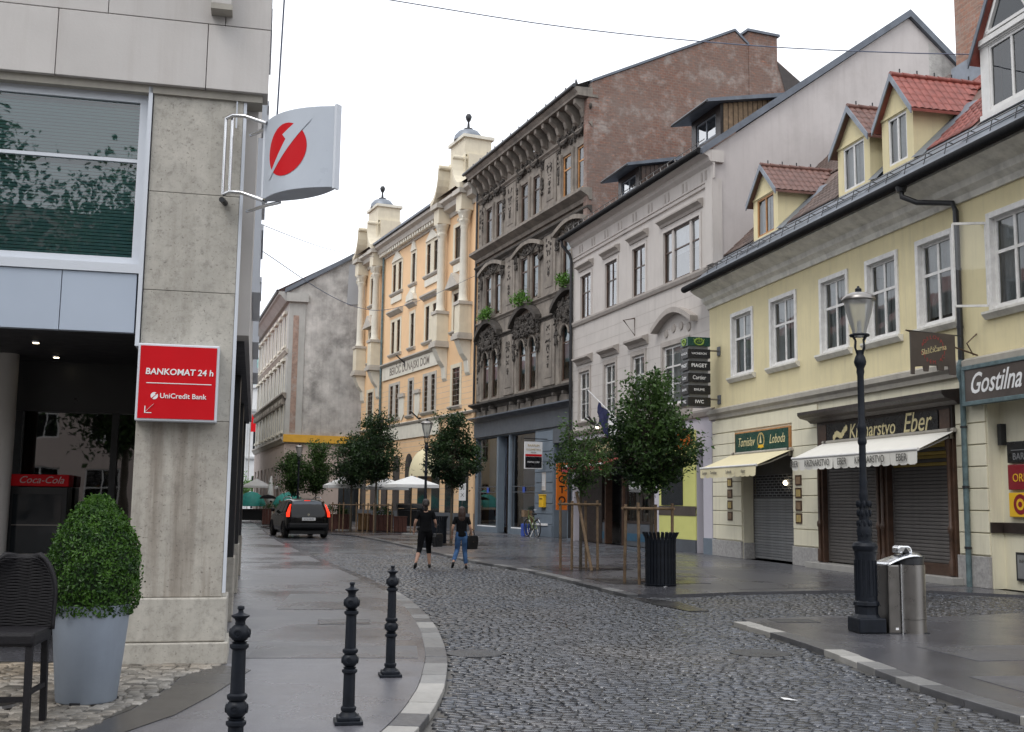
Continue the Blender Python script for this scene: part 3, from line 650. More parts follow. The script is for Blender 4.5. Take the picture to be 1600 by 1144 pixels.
    # drinks cooler
    f=thing('drinks_cooler','dark drinks cooler with red lettered header behind the arcade glass','cooler',(-2.87+ -2.35*math.cos(R(13))-2.75*math.sin(R(13)),11.42-2.35*math.sin(R(13))+2.75*math.cos(R(13)),0),R(13))
    MB().box(-.34,.34,0,.35,0,1.77).done('body','dark_cladding',f,bevel=.01); MB().box(-.35,.35,-.02,.35,1.775,1.92).done('header','sign_red',f,bevel=.01)
    lettering('Coca-Cola',.12,'cooler_print',f,(.03,-.024,1.85),shear=.35)
    MB().box(-.28,.28,-.012,-.004,.25,1.68).done('door_glass','dark_window',f); MB().box(.27,.29,-.04,-.014,.7,1.3).done('handle','black_metal',f)
    for z0 in (.6,.95,1.3): MB().box(-.28,.28,-.018,-.013,z0,z0+.012).done('shelf','steel',f)
emis('lamp_glow',(1,.85,.6),6); mat('camera_grey',(.16,.15,.13),.5); mat('cooler_print',(.5,.4,.4),.5); mat('dark_window',(.02,.024,.028),.08,.2,1)
glass('bank_glass_dark',(.3,.3,.3),2.5)
bank()
# ---------------------------------------------------------------- yellow house with shops
def tiles(root,parent,x0,x1,y0,z0,y1,z1,m,w=.2,course=.26,limit=None,holes=(),name='roof_tile',stuffname='roof_tiles',xmin_ind=None):
    """curved tiles on the slope from (y0,z0) up to (y1,z1) in local coords"""
    L=math.hypot(y1-y0,z1-z0); sy,sz=(y1-y0)/L,(z1-z0)/L; ang=math.atan2(z1-z0,y1-y0)
    t=MB(); n=4
    for i in range(n+1):
        q=i/n; xx=-w/2+w*q; zz=.035*math.sin(q*math.pi)+.012
        t.v+= [(xx,0,zz+.012),(xx,course*1.18,zz)]
    t.f=[(2*i,2*i+2,2*i+3,2*i+1) for i in range(n)]+[tuple(2*i for i in range(n,-1,-1))]
    me=t.mesh(name,m,180); spots=[]
    k=0
    while k*course<L:
        s=k*course; x=x0+w/2+(w/2 if k%2 else 0)
        while x<x1:
            y,z=y0+sy*s,z0+sz*s
            if not any(a<x<b and c<y<d for a,b,c,d in holes): spots.append((x,y,z))
            x+=w
        k+=1
    return me,spots,ang
RT=random.Random(21)
def place_tiles(parent,me,spots,ang,nind,key,m,name='roof_tile'):
    spots=sorted(spots,key=key); ind=spots[:nind]; rest=spots[nind:]
    for s in ind: mo(name,me,parent,(s[0],s[1],s[2]+RT.uniform(0,.008)),(ang+RT.gauss(0,.015),0,RT.gauss(0,.02)))
    if rest:
        b=MB()
        for s in rest:
            e=Matrix.Translation((s[0],s[1],s[2]+RT.uniform(0,.008)))@Euler((ang+RT.gauss(0,.015),0,RT.gauss(0,.02))).to_matrix().to_4x4()
            b.add([e@v.co for v in me.vertices],[tuple(p.vertices) for p in me.polygons])
        stuff(b.done('roof_tiles',m,parent,smooth=180))
def shutter(b,x0,x1,z0,z1,y,m,grille=None,yel=None):
    """roller shutter: every slat a part"""
    h=.085; z=z0; me={}
    while z<z1:
        mm=m
        if yel and yel[0]<z<yel[1]: mm='shutter_yellow' if int(z/h)%3!=1 else m
        if grille and grille[0]<z<grille[1]:
            g=MB().tube([(x0,y,z+.04),(x1,y,z+.04)],.012,6)
            for k in range(int((x1-x0)/.28)): xx=x0+.14+k*.28+(.14 if int(z/h)%2 else 0); g.box(xx-.008,xx+.008,y-.008,y+.008,z+.04,z+.04+h)
            g.done('shutter_grille','shutter_metal',b)
        else:
            if mm not in me:
                s=MB(); s.prism([(0,0),(-.014,.012),(-.018,.04),(-.012,.072),(0,.08)][::-1],'x',x0,x1); me[mm]=s.mesh('slat',mm,30)
            mo('slat',me[mm],b,(0,y,z))
        z+=h
    MB().box(x0,x1,y+.05,y+.07,z0,z1).done('shop_interior','dark_room',b)
    for xx in (x0-.05,x1): MB().box(xx,xx+.05,y-.03,y+.03,z0,z1).done('shutter_rail','shutter_dark',b)
def awning(name,label,ang,ox,oy,x0,x1,zb,zf,out,cloth,val,mv,words,yw):
    a=thing(name,label,'awning',(ox,oy,0),ang)
    MB().add([(x0,-.05,zb),(x1,-.05,zb),(x1,-out,zf),(x0,-out,zf),(x0,-.05,zb-.01),(x1,-.05,zb-.01),(x1,-out,zf-.01),(x0,-out,zf-.01)],[(0,3,2,1),(4,5,6,7),(0,1,5,4),(1,2,6,5),(3,0,4,7)]).done('canopy',cloth,a)
    MB().tube([(x0-.02,-out,zf),(x1+.02,-out,zf)],.035,8).done('front_bar','white_paint',a,smooth=60)
    MB().tube([(x0-.02,-.07,zb+.01),(x1+.02,-.07,zb+.01)],.05,8).done('roller','grey_trim',a,smooth=60)
    n=max(8,int((x1-x0)/.36)); pts=[]
    ym=-out-.012
    v=MB(); w=(x1-x0)/n
    for i in range(n):
        xa=x0+i*w; bow=[]
        top=zf-.03
        p=[(xa,top),(xa+w,top)]+[(xa+w-w*q/4,top-val+(.035 if q in(0,4) else 0)) for q in range(5)]
        sw=.02*math.sin(i*1.1); v.add([(q[0],ym+sw*(0 if k<2 else 1),q[1]) for k,q in enumerate(p)],[(1,0,6,5,4,3,2)])
    v.done('valance',mv,a)
    for xx in (x0+.15,x1-.15):
        MB().tube([(xx,-.07,zb-.12),(xx+(.25 if xx<(x0+x1)/2 else -.25),-out*.5,(zb+zf)/2-.14),(xx,-out+.04,zf-.03)],.022,6).done('folding_arm','white_paint',a)
        MB().box(xx-.05,xx+.05,-.12,.0,zb-.18,zb+.06).done('wall_bracket','steel',a)
    tot=len(words)
    for i,(t,fx,sz) in enumerate(words): lettering(t,sz,'print_dark',a,(x0+(x1-x0)*fx,ym-.03,zf-.03-val*.45),bold=.004,sx=yw)
    return a
def yellow_house():
    A=(6.84,37.75); ang=math.atan2(24.33-37.75,9.88-6.84); LEN=24.
    b=thing('yellow_house','long yellow house with dormers, black gutter and closed shops','house',(*A,0),ang)
    WX=[(1.8,3.5),(4.65,6.4),(7.75,9.3),(10.15,11.65),(12.4,13.9),(15.05,16.6),(17.9,19.4),(20.6,22.1)]
    ZW=(5.82,7.95)
    holes=[(a+.1,c-.1,ZW[0]+.05,ZW[1]-.1) for a,c in WX]
    m=MB(); wall(m,.0,LEN,4.7,8.5,holes,0,.22); m.done('upper_wall','yellow_plaster',b)
    gh=[(2.5,5.92,0,3.3),(7.5,13.65,0,4.15),(14.75,19.5,0,3.92)]
    m=MB(); wall(m,0,LEN,0,4.7,gh,0.03,.5); m.done('ground_wall','cream_plaster',b)
    MB().box(0,LEN,2.0,11,0,9).done('house_core','cream_plaster',b)
    MB().quad((0,0,0),(0,2,0),(0,2,8.5),(0,0,8.5)).done('side_wall','yellow_plaster',b)
    # rusticated courses on the piers
    def courses(x0,x1,z0,z1,h=.47):
        z=z0
        while z<z1-.1:
            zz=min(z+h,z1); MB().box(x0,x1,-.012,.028,z+.012,zz-.012).done('rustication_course','cream_plaster',b,bevel=.01); z+=h
    courses(.18,2.46,.55,3.3); courses(5.96,7.46,.55,4.1); courses(13.7,14.72,.68,4.5); courses(.18,7.46,3.31+.75,4.5,.44); courses(.18,2.0,3.3,4.05,.38); courses(19.6,LEN,.68,4.5)
    for x0,x1,h in ((.18,2.48,.53),(5.94,7.48,.53),(13.66,14.73,.66),(19.56,LEN,.66)): MB().box(x0,x1,-.05,.028,0,h).done('stone_plinth','granite',b,bevel=.01)
    for a,c,h in ((2.5,2.56,.5),(5.86,5.92,.5)): MB().box(a,c,.03,.5,0,h).done('stone_plinth','granite',b)
    # string course and main cornice
    m=MB(); moulding(m,0,LEN,[(0,4.55),(.05,4.55),(.07,4.66),(.14,4.74),(.14,4.86),(.03,4.92),(0,4.92)]); m.done('string_course','grey_trim',b)
    m=MB(); moulding(m,-.1,LEN,[(0,8.42),(.06,8.42),(.09,8.56),(.22,8.66),(.26,8.80),(.48,8.90),(.66,9.02),(.66,9.10),(0,9.12)]); m.done('cornice','cornice_plaster',b)
    # gutter, roof
    m=MB(); m.tube([(-.35,-.80,9.13),(LEN,-.80,9.13)],.115,10); m.done('gutter','gutter_black',b,smooth=60)
    y0,z0,y1,z1=-.7,9.16,5.5,15.08
    MB().add([(-.3,y0,z0),(LEN,y0,z0),(LEN,y1,z1),(-.3,y1,z1),(-.3,y0,z0-.1),(LEN,y0,z0-.1),(LEN,y1,z1-.1),(-.3,y1,z1-.1),(-.3,11.5,9.2),(LEN,11.5,9.2)],[(0,1,2,3),(4,7,6,5),(0,4,5,1),(0,3,7,4),(3,2,9,8)]).done('roof','dark_tile',b)
    sl=(z1-z0)/(y1-y0)
    def rz(y): return z0+(y-y0)*sl
    MB().add([(-.3,y0,z0+.006),(LEN,y0,z0+.006),(LEN,.42,rz(.42)+.006),(-.3,.42,rz(.42)+.006)],[(0,1,2,3)]).done('eaves_flashing','zinc',b)
    # snow guards
    for k in range(30):
        x=.4+k*.8; MB().tube([(x,-.25,rz(-.25)),(x,-.18,rz(-.18)+.22)],.012,5).tube([(x,.02,rz(.02)),(x,-.18,rz(-.18)+.22)],.012,5).done('snow_guard_bracket','black_metal',b)
    for dz in (.10,.2): MB().tube([(0,-.19,rz(-.19)+dz),(LEN,-.19,rz(-.19)+dz)],.014,5).done('snow_guard_rail','steel',b)
    D=[(2.76,4.5,10.15,11.62,12.5,'orange_wood',2.8),(8.2,9.85,10.15,11.62,12.52,'white_paint',2.8),(10.45,11.85,10.2,11.68,12.6,'white_paint',2.85)]
    hl=[(a-.3,c+.6,.3,2.6) for a,c,*_ in D]+[(14.2,16.9,.0,2.8)]
    me,sp,an=tiles(b,b,-.2,LEN,.42,rz(.42)+.01,5.4,rz(5.4)+.01,'dark_tile',.22,.28,holes=hl)
    sp=[s for s in sp if s[0]<18]
    red=[s for s in sp if 10.0<s[0]]; dark=[s for s in sp if s[0]<=10.0]
    place_tiles(b,me,dark,an,130,lambda s:s[1]*1.0-s[0]*.02,'dark_tile')
    me2=me.copy(); me2.materials.clear(); me2.materials.append(MATS['red_tile'])
    place_tiles(b,me2,red,an,160,lambda s:s[1]-s[0]*.02,'red_tile')
    # gabled dormers
    yf=.4
    def dormer(x0,x1,zb,ze,zp,wm,big=False,wallm='yellow_plaster',vm='zinc',tm='red_tile'):
        xc=(x0+x1)/2; yb=(zp-z0)/sl+y0; ye=(ze-z0)/sl+y0
        m=MB(); wx0,wx1,wz0,wz1=x0+.28,x1-.28,zb+.12,ze-.12
        d=b
        wall(m,x0,x1,zb-.15,ze,[(wx0,wx1,wz0,wz1)],yf,.12)
        m.add([(x0,yf,ze),(x1,yf,ze),(xc,yf,zp-.06)],[(0,1,2)])
        yb0=(zb-.2-z0)/sl+y0
        m.add([(x1,yf,zb-.15),(x1,ye,ze),(x1,yf,ze)],[(0,1,2)]); m.add([(x0,yf,zb-.15),(x0,yf,ze),(x0,ye,ze)],[(0,1,2)])
        dm=m.done('dormer',wallm,b)
        MB().box(x0,x1,yf-.03,yf-.002,ze-.09,ze-.03).done('gable_moulding',wallm,dm)
        ov=.16; ex=.2; k=(zp-ze)/(xc-x0)
        for s in (-1,1):
            xe=x0-ex if s<0 else x1+ex; zee=ze-ex*k
            yee=(zee-z0)/sl+y0
            f=MB().add([(xe,yf-ov,zee),(xc,yf-ov,zp),(xc,yb+.05,zp),(xe,yee+.05,zee),(xe,yf-ov,zee-.06),(xc,yf-ov,zp-.06),(xc,yb,zp-.06),(xe,yee,zee-.06)],[(0,1,2,3),(4,7,6,5),(0,4,5,1),(0,3,7,4)] if s>0 else [(3,2,1,0),(5,6,7,4),(1,5,4,0),(4,7,3,0)])
            f.done('dormer_roof',tm,dm)
            v=MB().add([(xe,yf-ov-.03,zee-.13),(xc,yf-ov-.03,zp-.14),(xc,yf-ov-.03,zp+.05),(xe,yf-ov-.03,zee+.05),(xe,yf-ov,zee-.13),(xc,yf-ov,zp-.14),(xc,yf-ov,zp+.05),(xe,yf-ov,zee+.05)],[(0,1,2,3),(7,6,5,4),(0,4,5,1),(3,2,6,7),(0,3,7,4),(1,5,6,2)]); v.done('verge_board',vm,dm)
            # tiles across the small slopes
            nL=int((yb-yf+ov)/.2); mm=int(math.hypot(xc-xe,zp-zee)/.26)
            t=MB()
            for i in range(mm):
                for j in range(nL):
                    q=(i+.0)/mm; xa=xe+(xc-xe)*q; za=zee+(zp-zee)*q; xb=xe+(xc-xe)*(q+1.12/mm); zb2=zee+(zp-zee)*(q+1.12/mm); yy=yf-ov+j*.2+.01
                    if yy+.1>((za-z0)/sl+y0)+.1: continue
                    P=[]
                    for e in range(4):
                        w=e/3; hz=.028*math.sin(w*math.pi)+.012; P+=[(xa,yy+.19*w,za+hz+.014),(xb,yy+.19*w,zb2+hz)]
                    t.add(P,[(0,2,3,1),(2,4,5,3),(4,6,7,5),(0,1,3,2)][:3])
            stuff(t.done('dormer_tiles',tm,dm,smooth=180))
        r=MB()
        k=0; yy=yf-ov
        while yy<yb-.1: r.tube([(xc,yy,zp+.03),(xc,min(yy+.36,yb),zp+.02)],[.085,.07],8); yy+=.34
        r.done('ridge_tiles',tm,dm,smooth=60)
        kk=yf
        for q in range(int((yb-yf)/.5)): MB().box(xc-.012,xc+.012,yf+q*.5+.1,yf+q*.5+.13,zp+.1,zp+.2).done('ridge_hook','black_metal',dm)
        for s,xs in ((1,x1),(-1,x0)):
            fw=.5 if s>0 else .2; MB().add([(xs+s*.01,yf-.1,rz(yf-.1)+.10),(xs+s*.01,ye,rz(ye)+.10),(xs+s*fw,ye+.0,rz(ye)+.03),(xs+s*fw,yf-.1,rz(yf-.1)+.03),],[(0,1,2,3) if s<0 else (3,2,1,0)]).done('side_flashing','zinc',dm)
        MB().add([(x0-.1,yf-.02,zb-.1),(x1+.1,yf-.02,zb-.1),(x1+.1,yf-.5,rz(yf-.5)+.03),(x0-.1,yf-.5,rz(yf-.5)+.03)],[(3,2,1,0)]).done('apron_flashing','zinc',dm)
        window(b,wx0,wx1,wz0,wz1,yf+.02,2,(1,) if not big else (1,),.06,.06,wm,curtain=None if big else .9)
        return dm
    for i,a in enumerate(D): dormer(*a[:6],tm='red_tile' if i==2 else 'brown_tile')
    # tall white dormer
    dormer(14.5,16.55,10.3,12.0,13.75,'white_paint',True,'white_paint','dark_zinc')
    MB().add([(14.95,.37,12.18),(16.1,.37,12.18),(15.525,.37,13.2)],[(0,1,2)]).done('pane','dark_window',b)
    for p,q in (((14.85,12.14),(16.2,12.14)),((16.2,12.14),(15.525,13.33)),((15.525,13.33),(14.85,12.14))): MB().bar((p[0],.36,p[1]),(q[0],.36,q[1]),.07,.09,(0,1,0)).done('gable_light_frame','white_paint',b)
    MB().box(14.55,16.5,.30,.398,10.2,10.32).done('dormer_sill','white_paint',b); MB().box(14.55,16.5,.32,.398,11.95,12.07).done('dormer_moulding','white_paint',b)
    # chimney
    c=MB().box(9.0,10.15,3.7,4.7,12.3,16.3).done('chimney','chimney_brick',b)
    for xx in (9.0,9.4,9.8): MB().box(xx,xx+.22,3.7,4.7,16.3,16.9).done('chimney_pier','chimney_brick',c)
    MB().prism([(8.85,16.9),(10.3,16.9),(9.58,17.3)],'y',3.55,4.85).done('chimney_cap','dark_zinc',c)
    MB().box(8.9,10.25,3.6,4.8,12.3,14.0).done('chimney_flashing','zinc',c)
    # upper windows: worn white surround, two sashes with four panes, sill
    for i,(a,c) in enumerate(WX):
        w=window(b,a+.12,c-.12,ZW[0]+.07,ZW[1]-.12,.07,2,(.62,.38),.08,.07,'worn_white',curtain=.95 if i not in(4,) else .9,sub=0)
        m=MB(); m.box(a,a+.12,-.045,.12,ZW[0],ZW[1]).box(c-.12,c,-.045,.12,ZW[0],ZW[1]).box(a+.12,c-.12,-.045,.12,ZW[1]-.13,ZW[1]).box(a+.12,c-.12,-.02,.12,ZW[0],ZW[0]+.08); m.done('surround','worn_white',w,bevel=.008)
        m=MB(); moulding(m,a-.12,c+.12,[(0,ZW[0]-.16),(.06,ZW[0]-.16),(.15,ZW[0]-.05),(.15,ZW[0]),(0,ZW[0]+.01)]); m.done('sill','cornice_plaster',w)
    # open casement on the window past the downpipe
    s=MB(); xa=15.05; q=.62
    for z in (5.95,7.75): s.bar((xa,-.05,z),(xa-.25,-.05-q,z),.035,.05)
    for t in (0,1): s.bar((xa-.25*t,-.05-q*t,5.95),(xa-.25*t,-.05-q*t,7.75),.035,.045)
    sh=s.done('open_casement','worn_white',b); MB().quad((xa,-.05,5.97),(xa-.25,-.05-q,5.97),(xa-.25,-.05-q,7.73),(xa,-.05,7.73)).done('pane','clear_glass',sh)
    # downpipe
    MB().tube([(13.05,-.76,9.05),(13.05,-.74,8.82),(13.35,-.55,8.62),(14.05,-.12,8.45),(14.12,-.10,8.25),(14.12,-.10,4.9)],.065,10).done('downpipe','black_metal',b,smooth=60)
    MB().lathe([(.1,0),(.13,.12),(.13,.2)],10,(13.05,-.76,8.93)).done('rain_hopper','black_metal',b)
    MB().tube([(14.12,-.10,4.9),(14.12,-.16,4.75),(14.12,-.16,4.55),(14.12,-.10,4.4),(14.12,-.10,.0)],.06,10).done('downpipe','teal_pipe',b,smooth=60)
    for z in (.8,2.1,3.4,5.6,6.9): MB().lathe([(.075,0),(.075,.05)],10,(14.12,-.10,z)).done('pipe_clamp','black_metal',b)
    # jeweller's shop: closed shutter
    shutter(b,2.56,5.86,.03,3.3,.40,'shutter_metal',grille=(1.85,2.6))
    MB().quad((2.52,.35,2.62),(5.9,.35,2.62),(5.9,.35,3.3),(2.52,.35,3.3)).done('shutter_box','dark_cladding',b)
    MB().ell((4.75,.37,2.36),.07).done('night_lamp','lamp_glow',b,smooth=180)
    # furrier's wooden shopfront
    f=b
    for x0,x1 in ((7.52,7.78),(10.45,10.95),(13.4,13.64)): MB().box(x0,x1,-.06,.2,.17,3.3).done('shopfront_post','brown_wood',f,bevel=.012)
    for x in (7.65,10.6,10.8,13.52):
        MB().lathe([(.07,.2),(.07,.5),(.045,.55),(.05,1.1),(.075,1.15),(.075,1.25),(.045,1.3),(.045,2.9),(.07,3.0),(.07,3.2)],8,(x,-.09,0)).done('colonnette','brown_wood',f,smooth=40)
    MB().box(7.52,13.64,-.05,.2,3.28,3.95).done('shopfront_fascia','dark_wood',f,bevel=.01)
    for x0,x1 in ((7.6,8.05),(13.2,13.58)): MB().box(x0,x1,-.075,-.051,3.34,3.88).done('fascia_panel','brown_wood',f,bevel=.01)
    m=MB(); moulding(m,7.25,13.95,[(0,3.95),(.1,3.95),(.2,4.03),(.42,4.08),(.5,4.16),(.5,4.24),(0,4.3)]); m.done('shopfront_cornice','dark_wood',f)
    MB().box(10.95,13.4,-.04,.15,.17,.42).done('stall_riser','brown_wood',f)
    shutter(b,7.83,10.4,.2,3.28,.12,'shutter_dark'); shutter(b,11.0,13.35,.42,3.28,.12,'shutter_dark',yel=(2.55,3.2))
    MB().box(7.2,13.85,-.32,.2,0,.165).done('stone_step','kerb_light',b,bevel=.012)
    # inn entrance niche
    MB().quad((14.75,.33,0),(19.5,.33,0),(19.5,.33,4),(14.75,.33,4)).done('niche_wall','cream_plaster',b)
    MB().box(14.752,14.80,-.0,.27,1.16,1.38).box(14.752,19.5,.28,.328,1.16,1.38).done('dado_rail','dark_wood',b)
    o=MB().box(14.83,14.95,.20,.328,3.0,3.45).done('wall_lantern','black_metal',b)
    # signs
    s=thing('jeweller_sign','dark green shop sign with gold script and round crest above first awning','sign',(*A,0),ang)
    MB().box(2.08,5.88,-.05,.028,3.31,4.0).done('board','orange_wood',s,bevel=.01); MB().box(2.13,5.83,-.058,-.051,3.36,3.95).done('face','sign_green',s)
    lettering('Tomislav',.40,'gold_pale',s,(2.95,-.061,3.65),shear=.35,sx=.85); lettering('Loboda',.40,'gold_pale',s,(5.1,-.061,3.66),shear=.35,sx=.85)
    o=MB().lathe([(.25,0),(.25,.004)],20).done('crest','gold',s); o.rotation_euler=(R(90),0,0); o.location=(4.02,-.058,3.66)
    o=MB().lathe([(.19,.004),(.19,.007)],20).done('crest_field','sign_green',s); o.rotation_euler=(R(90),0,0); o.location=(4.02,-.058,3.66)
    MB().prism([(3.82,3.44),(4.22,3.44),(4.15,3.53),(3.89,3.53)],'y',-.07,-.06).done('crest_ribbon','sign_yellow',s); MB().prism([(3.95,3.58),(4.09,3.58),(4.02,3.85)],'y',-.072,-.066).done('crest_figure','gold_pale',s)
    s=thing('furrier_sign','black fascia sign with gold slanted script over wooden shopfront','sign',(*A,0),ang)
    MB().box(8.1,13.15,-.078,-.052,3.35,3.87).done('board','sign_black',s)
    lettering('Krznarstvo',.52,'gold_pale',s,(10.35,-.081,3.60),shear=.18,sx=.92,bold=.006); lettering('Eber',.66,'gold_pale',s,(12.3,-.081,3.64),shear=.3,sx=.9,bold=.004)
    m=MB()
    for k in range(9): m.ell((8.5+.08*k,-.082,3.5+.06*math.sin(k)+.02*k),(.07,.004,.09),8,4)
    m.done('painted_fox','gold_pale',s,smooth=180)
    s=thing('inn_sign','dark inn sign with white script and verdigris frame by the downpipe','sign',(*A,0),ang)
    MB().box(14.3,18.4,-.2,-.1,3.92,4.66).done('board','sign_brown',s)
    for q in ((14.26,18.45,3.86,3.95),(14.26,18.45,4.63,4.72),(14.26,14.36,3.95,4.63)): MB().box(q[0],q[1],-.22,-.08,q[2],q[3]).done('frame','teal_pipe',s,bevel=.01)
    lettering('Gostilna',.62,'print_white',s,(14.5,-.205,4.3),shear=.42,align='LEFT',bold=.012,sx=.8)
    for nm,lab,z0,z1,mt in (('bar_sign','black bar sign, topmost of three in the inn niche',2.62,3.06,'sign_black'),('red_wall_sign','dark red wall sign with yellow letters under the bar sign',2.06,2.58,'sign_maroon'),('yellow_wall_sign','yellow square sign with dark red ring under the red one',1.5,2.0,'sign_yellow')):
        s=thing(nm,lab,'sign',(*A,0),ang); MB().box(15.06,16.2,.24,.328,z0,z1).done('board',mt,s,bevel=.01)
        if nm=='bar_sign': lettering('BAR',.2,'shutter_metal',s,(15.42,.235,z0+.12),bold=.01); MB().box(15.2,15.8,.232,.239,z0+.25,z0+.265).done('rule','shutter_metal',s)
        elif nm[0]=='r': lettering('ORIN',.24,'sign_yellow',s,(15.5,.235,z0+.24))
        else:
            for r,mm,e in ((.21,'sign_maroon',0),(.12,'sign_yellow',.004),(.06,'sign_maroon',.008)):
                o=MB().lathe([(r,0),(r,.004)],20).done('ring',mm,s); o.rotation_euler=(R(90),0,0); o.location=(15.42,.239-e,z0+.26)
    s=thing('wall_poster','small dark framed notice low in the inn niche','poster',(*A,0),ang); MB().box(15.15,15.6,.28,.328,.2,.78).done('frame','black_metal',s); MB().box(15.2,15.55,.274,.279,.25,.73).done('print','shutter_metal',s); lettering('INFO',.1,'print_dark',s,(15.375,.271,.6))
    for i in range(4):
        for x0,w in ((1.42,'pier left of the grey shutter'),(6.15,'pier between the two shops')):
            z0=2.42-i*.36; s=thing('photo_plaque',('topmost','second from top','third from top','lowest')[i]+' square picture plaque on the '+w,'plaque',(*A,0),ang,'picture plaques on the shop piers')
            MB().box(x0,x0+.36,-.035,-.013,z0-.16,z0+.13).done('plate','brown_wood',s); MB().box(x0+.05,x0+.31,-.04,-.0355,z0-.12,z0+.08).done('picture','gold' if (i+len(w))%2 else 'raw_wood',s)
    # awnings
    awning('jeweller_awning','short cream awning with scalloped lettered valance below the green sign',ang,*A,1.95,6.05,3.30,2.83,1.18,'awning_cloth',.29,'awning_cloth',[('Gorjan',.1,.14),('Tomislav',.27,.14),('Loboda',.55,.14),('zlatar',.8,.14)],1)
    awning('furrier_awning','long pale awning with dark lettering on its valance before the wooden shop',ang,*A,7.9,13.75,3.38,2.94,1.0,'awning_white',.30,'awning_white',[('EBER',.03,.24),('KRZNARSTVO',.24,.24),('EBER',.455,.24),('KRZNARSTVO',.67,.24),('EBER',.9,.24)],.85)
    # hanging leather guild sign on iron bracket
    gx=14.55
    s=thing('hanging_sign','brown hanging sign with red ring lettering and notched lower edge','sign',(*A,0),ang)
    MB().tube([(gx,0,4.95),(gx,-1.7,5.42)],.018,6).tube([(gx,0,5.42),(gx,-.25,5.2),(gx,-.1,4.95)],.015,6).done('bracket','brown_wood',s)
    MB().tube([(gx,-.35,5.35),(gx,-1.72,5.42)],.014,6).done('hanging_rod','black_metal',s)
    pts=[(-1.62,5.40),(-1.62,4.48),(-1.54,4.48),(-1.53,4.64),(-1.33,4.66),(-1.31,4.55),(-1.21,4.55),(-1.19,4.68),(-1.0,4.68),(-.98,4.58),(-.84,4.58),(-.83,4.68),(-.72,4.68),(-.70,4.50),(-.55,4.50),(-.55,5.37)]
    MB().prism(pts,'x',gx-.02,gx+.02).done('board','sign_brown',s)
    cy,cz=-1.08,5.02
    for i,ch in enumerate('POSLOVALNICA MESTO '):
        a=math.pi/2-i*2*math.pi/19+1.2; r=.27
        lettering(ch,.11,'print_red',s,(gx+.024,cy+math.cos(a)*r*1.0,cz+math.sin(a)*r),rot=(math.pi/2,0,math.pi/2)) if ch!=' ' else None
    lettering('Slaščičarna',.17,'gold_pale',s,(gx+.026,cy,cz),rot=(math.pi/2,R(-14),math.pi/2),shear=.3,sx=.8)
    for xx in (gx+.0,): pass
    # stacked brand board at the far corner of the yellow house
    s=thing('stacked_sign','tall black sign of six stacked brand boards fixed to the house corner','sign',(*A,0),ang)
    x0,x1,y0,y1=.45,1.1,-1.25,-.45
    names=[('',0),('VACHERON',.1),('PIAGET',.17),('Cartier',.19),('BAUME',.12),('IWC',.16)]
    zt=7.25
    for i,(t,sz) in enumerate(names):
        zz=zt-i*.405
        MB().box(x0,x1,y0,y1,zz-.30,zz).done('board','sign_black' if i else 'sign_green',s)
        for (lx,ly,rz,wd) in ((x1+.004,(y0+y1)/2,math.pi/2,.8),((x0+x1)/2,y0-.004,0,.65)):
            if i==0:
                m=MB().tube([(.16*math.cos(a*.3491),.10*math.sin(a*.3491),0) for a in range(18)],.025,6,True)
                for k in range(5): m.tube([(-.12+.06*k,-.02,0),(-.2+.1*k,.1+.03*(2-abs(k-2)),0)],.014,5)
                o=m.done('crown_emblem','crown_green',s); o.location=(lx,ly,zz-.16); o.rotation_euler=(math.pi/2,0,rz)
            else: lettering(t,sz,'print_white',s,(lx,ly,zz-.15),rot=(math.pi/2,0,rz),bold=.012 if i in(2,5) else 0,sx=min(1,.7*wd/.8/(len(t)*sz*.62)))
        if i<5: MB().box(x0+.06,x1-.06,y0+.06,y1-.06,zz-.405,zz-.30).done('spacer','shutter_metal',s)
    for zz in (6.85,5.2): MB().tube([(.8,-.45,zz),(.8,0,zz)],.03,8).done('wall_arm','steel',s); MB().box(.68,.92,-.03,0,zz-.15,zz+.15).done('wall_plate','slate_paint',s)
mat('crown_green',(.22,.33,.05),.5)
yellow_house()
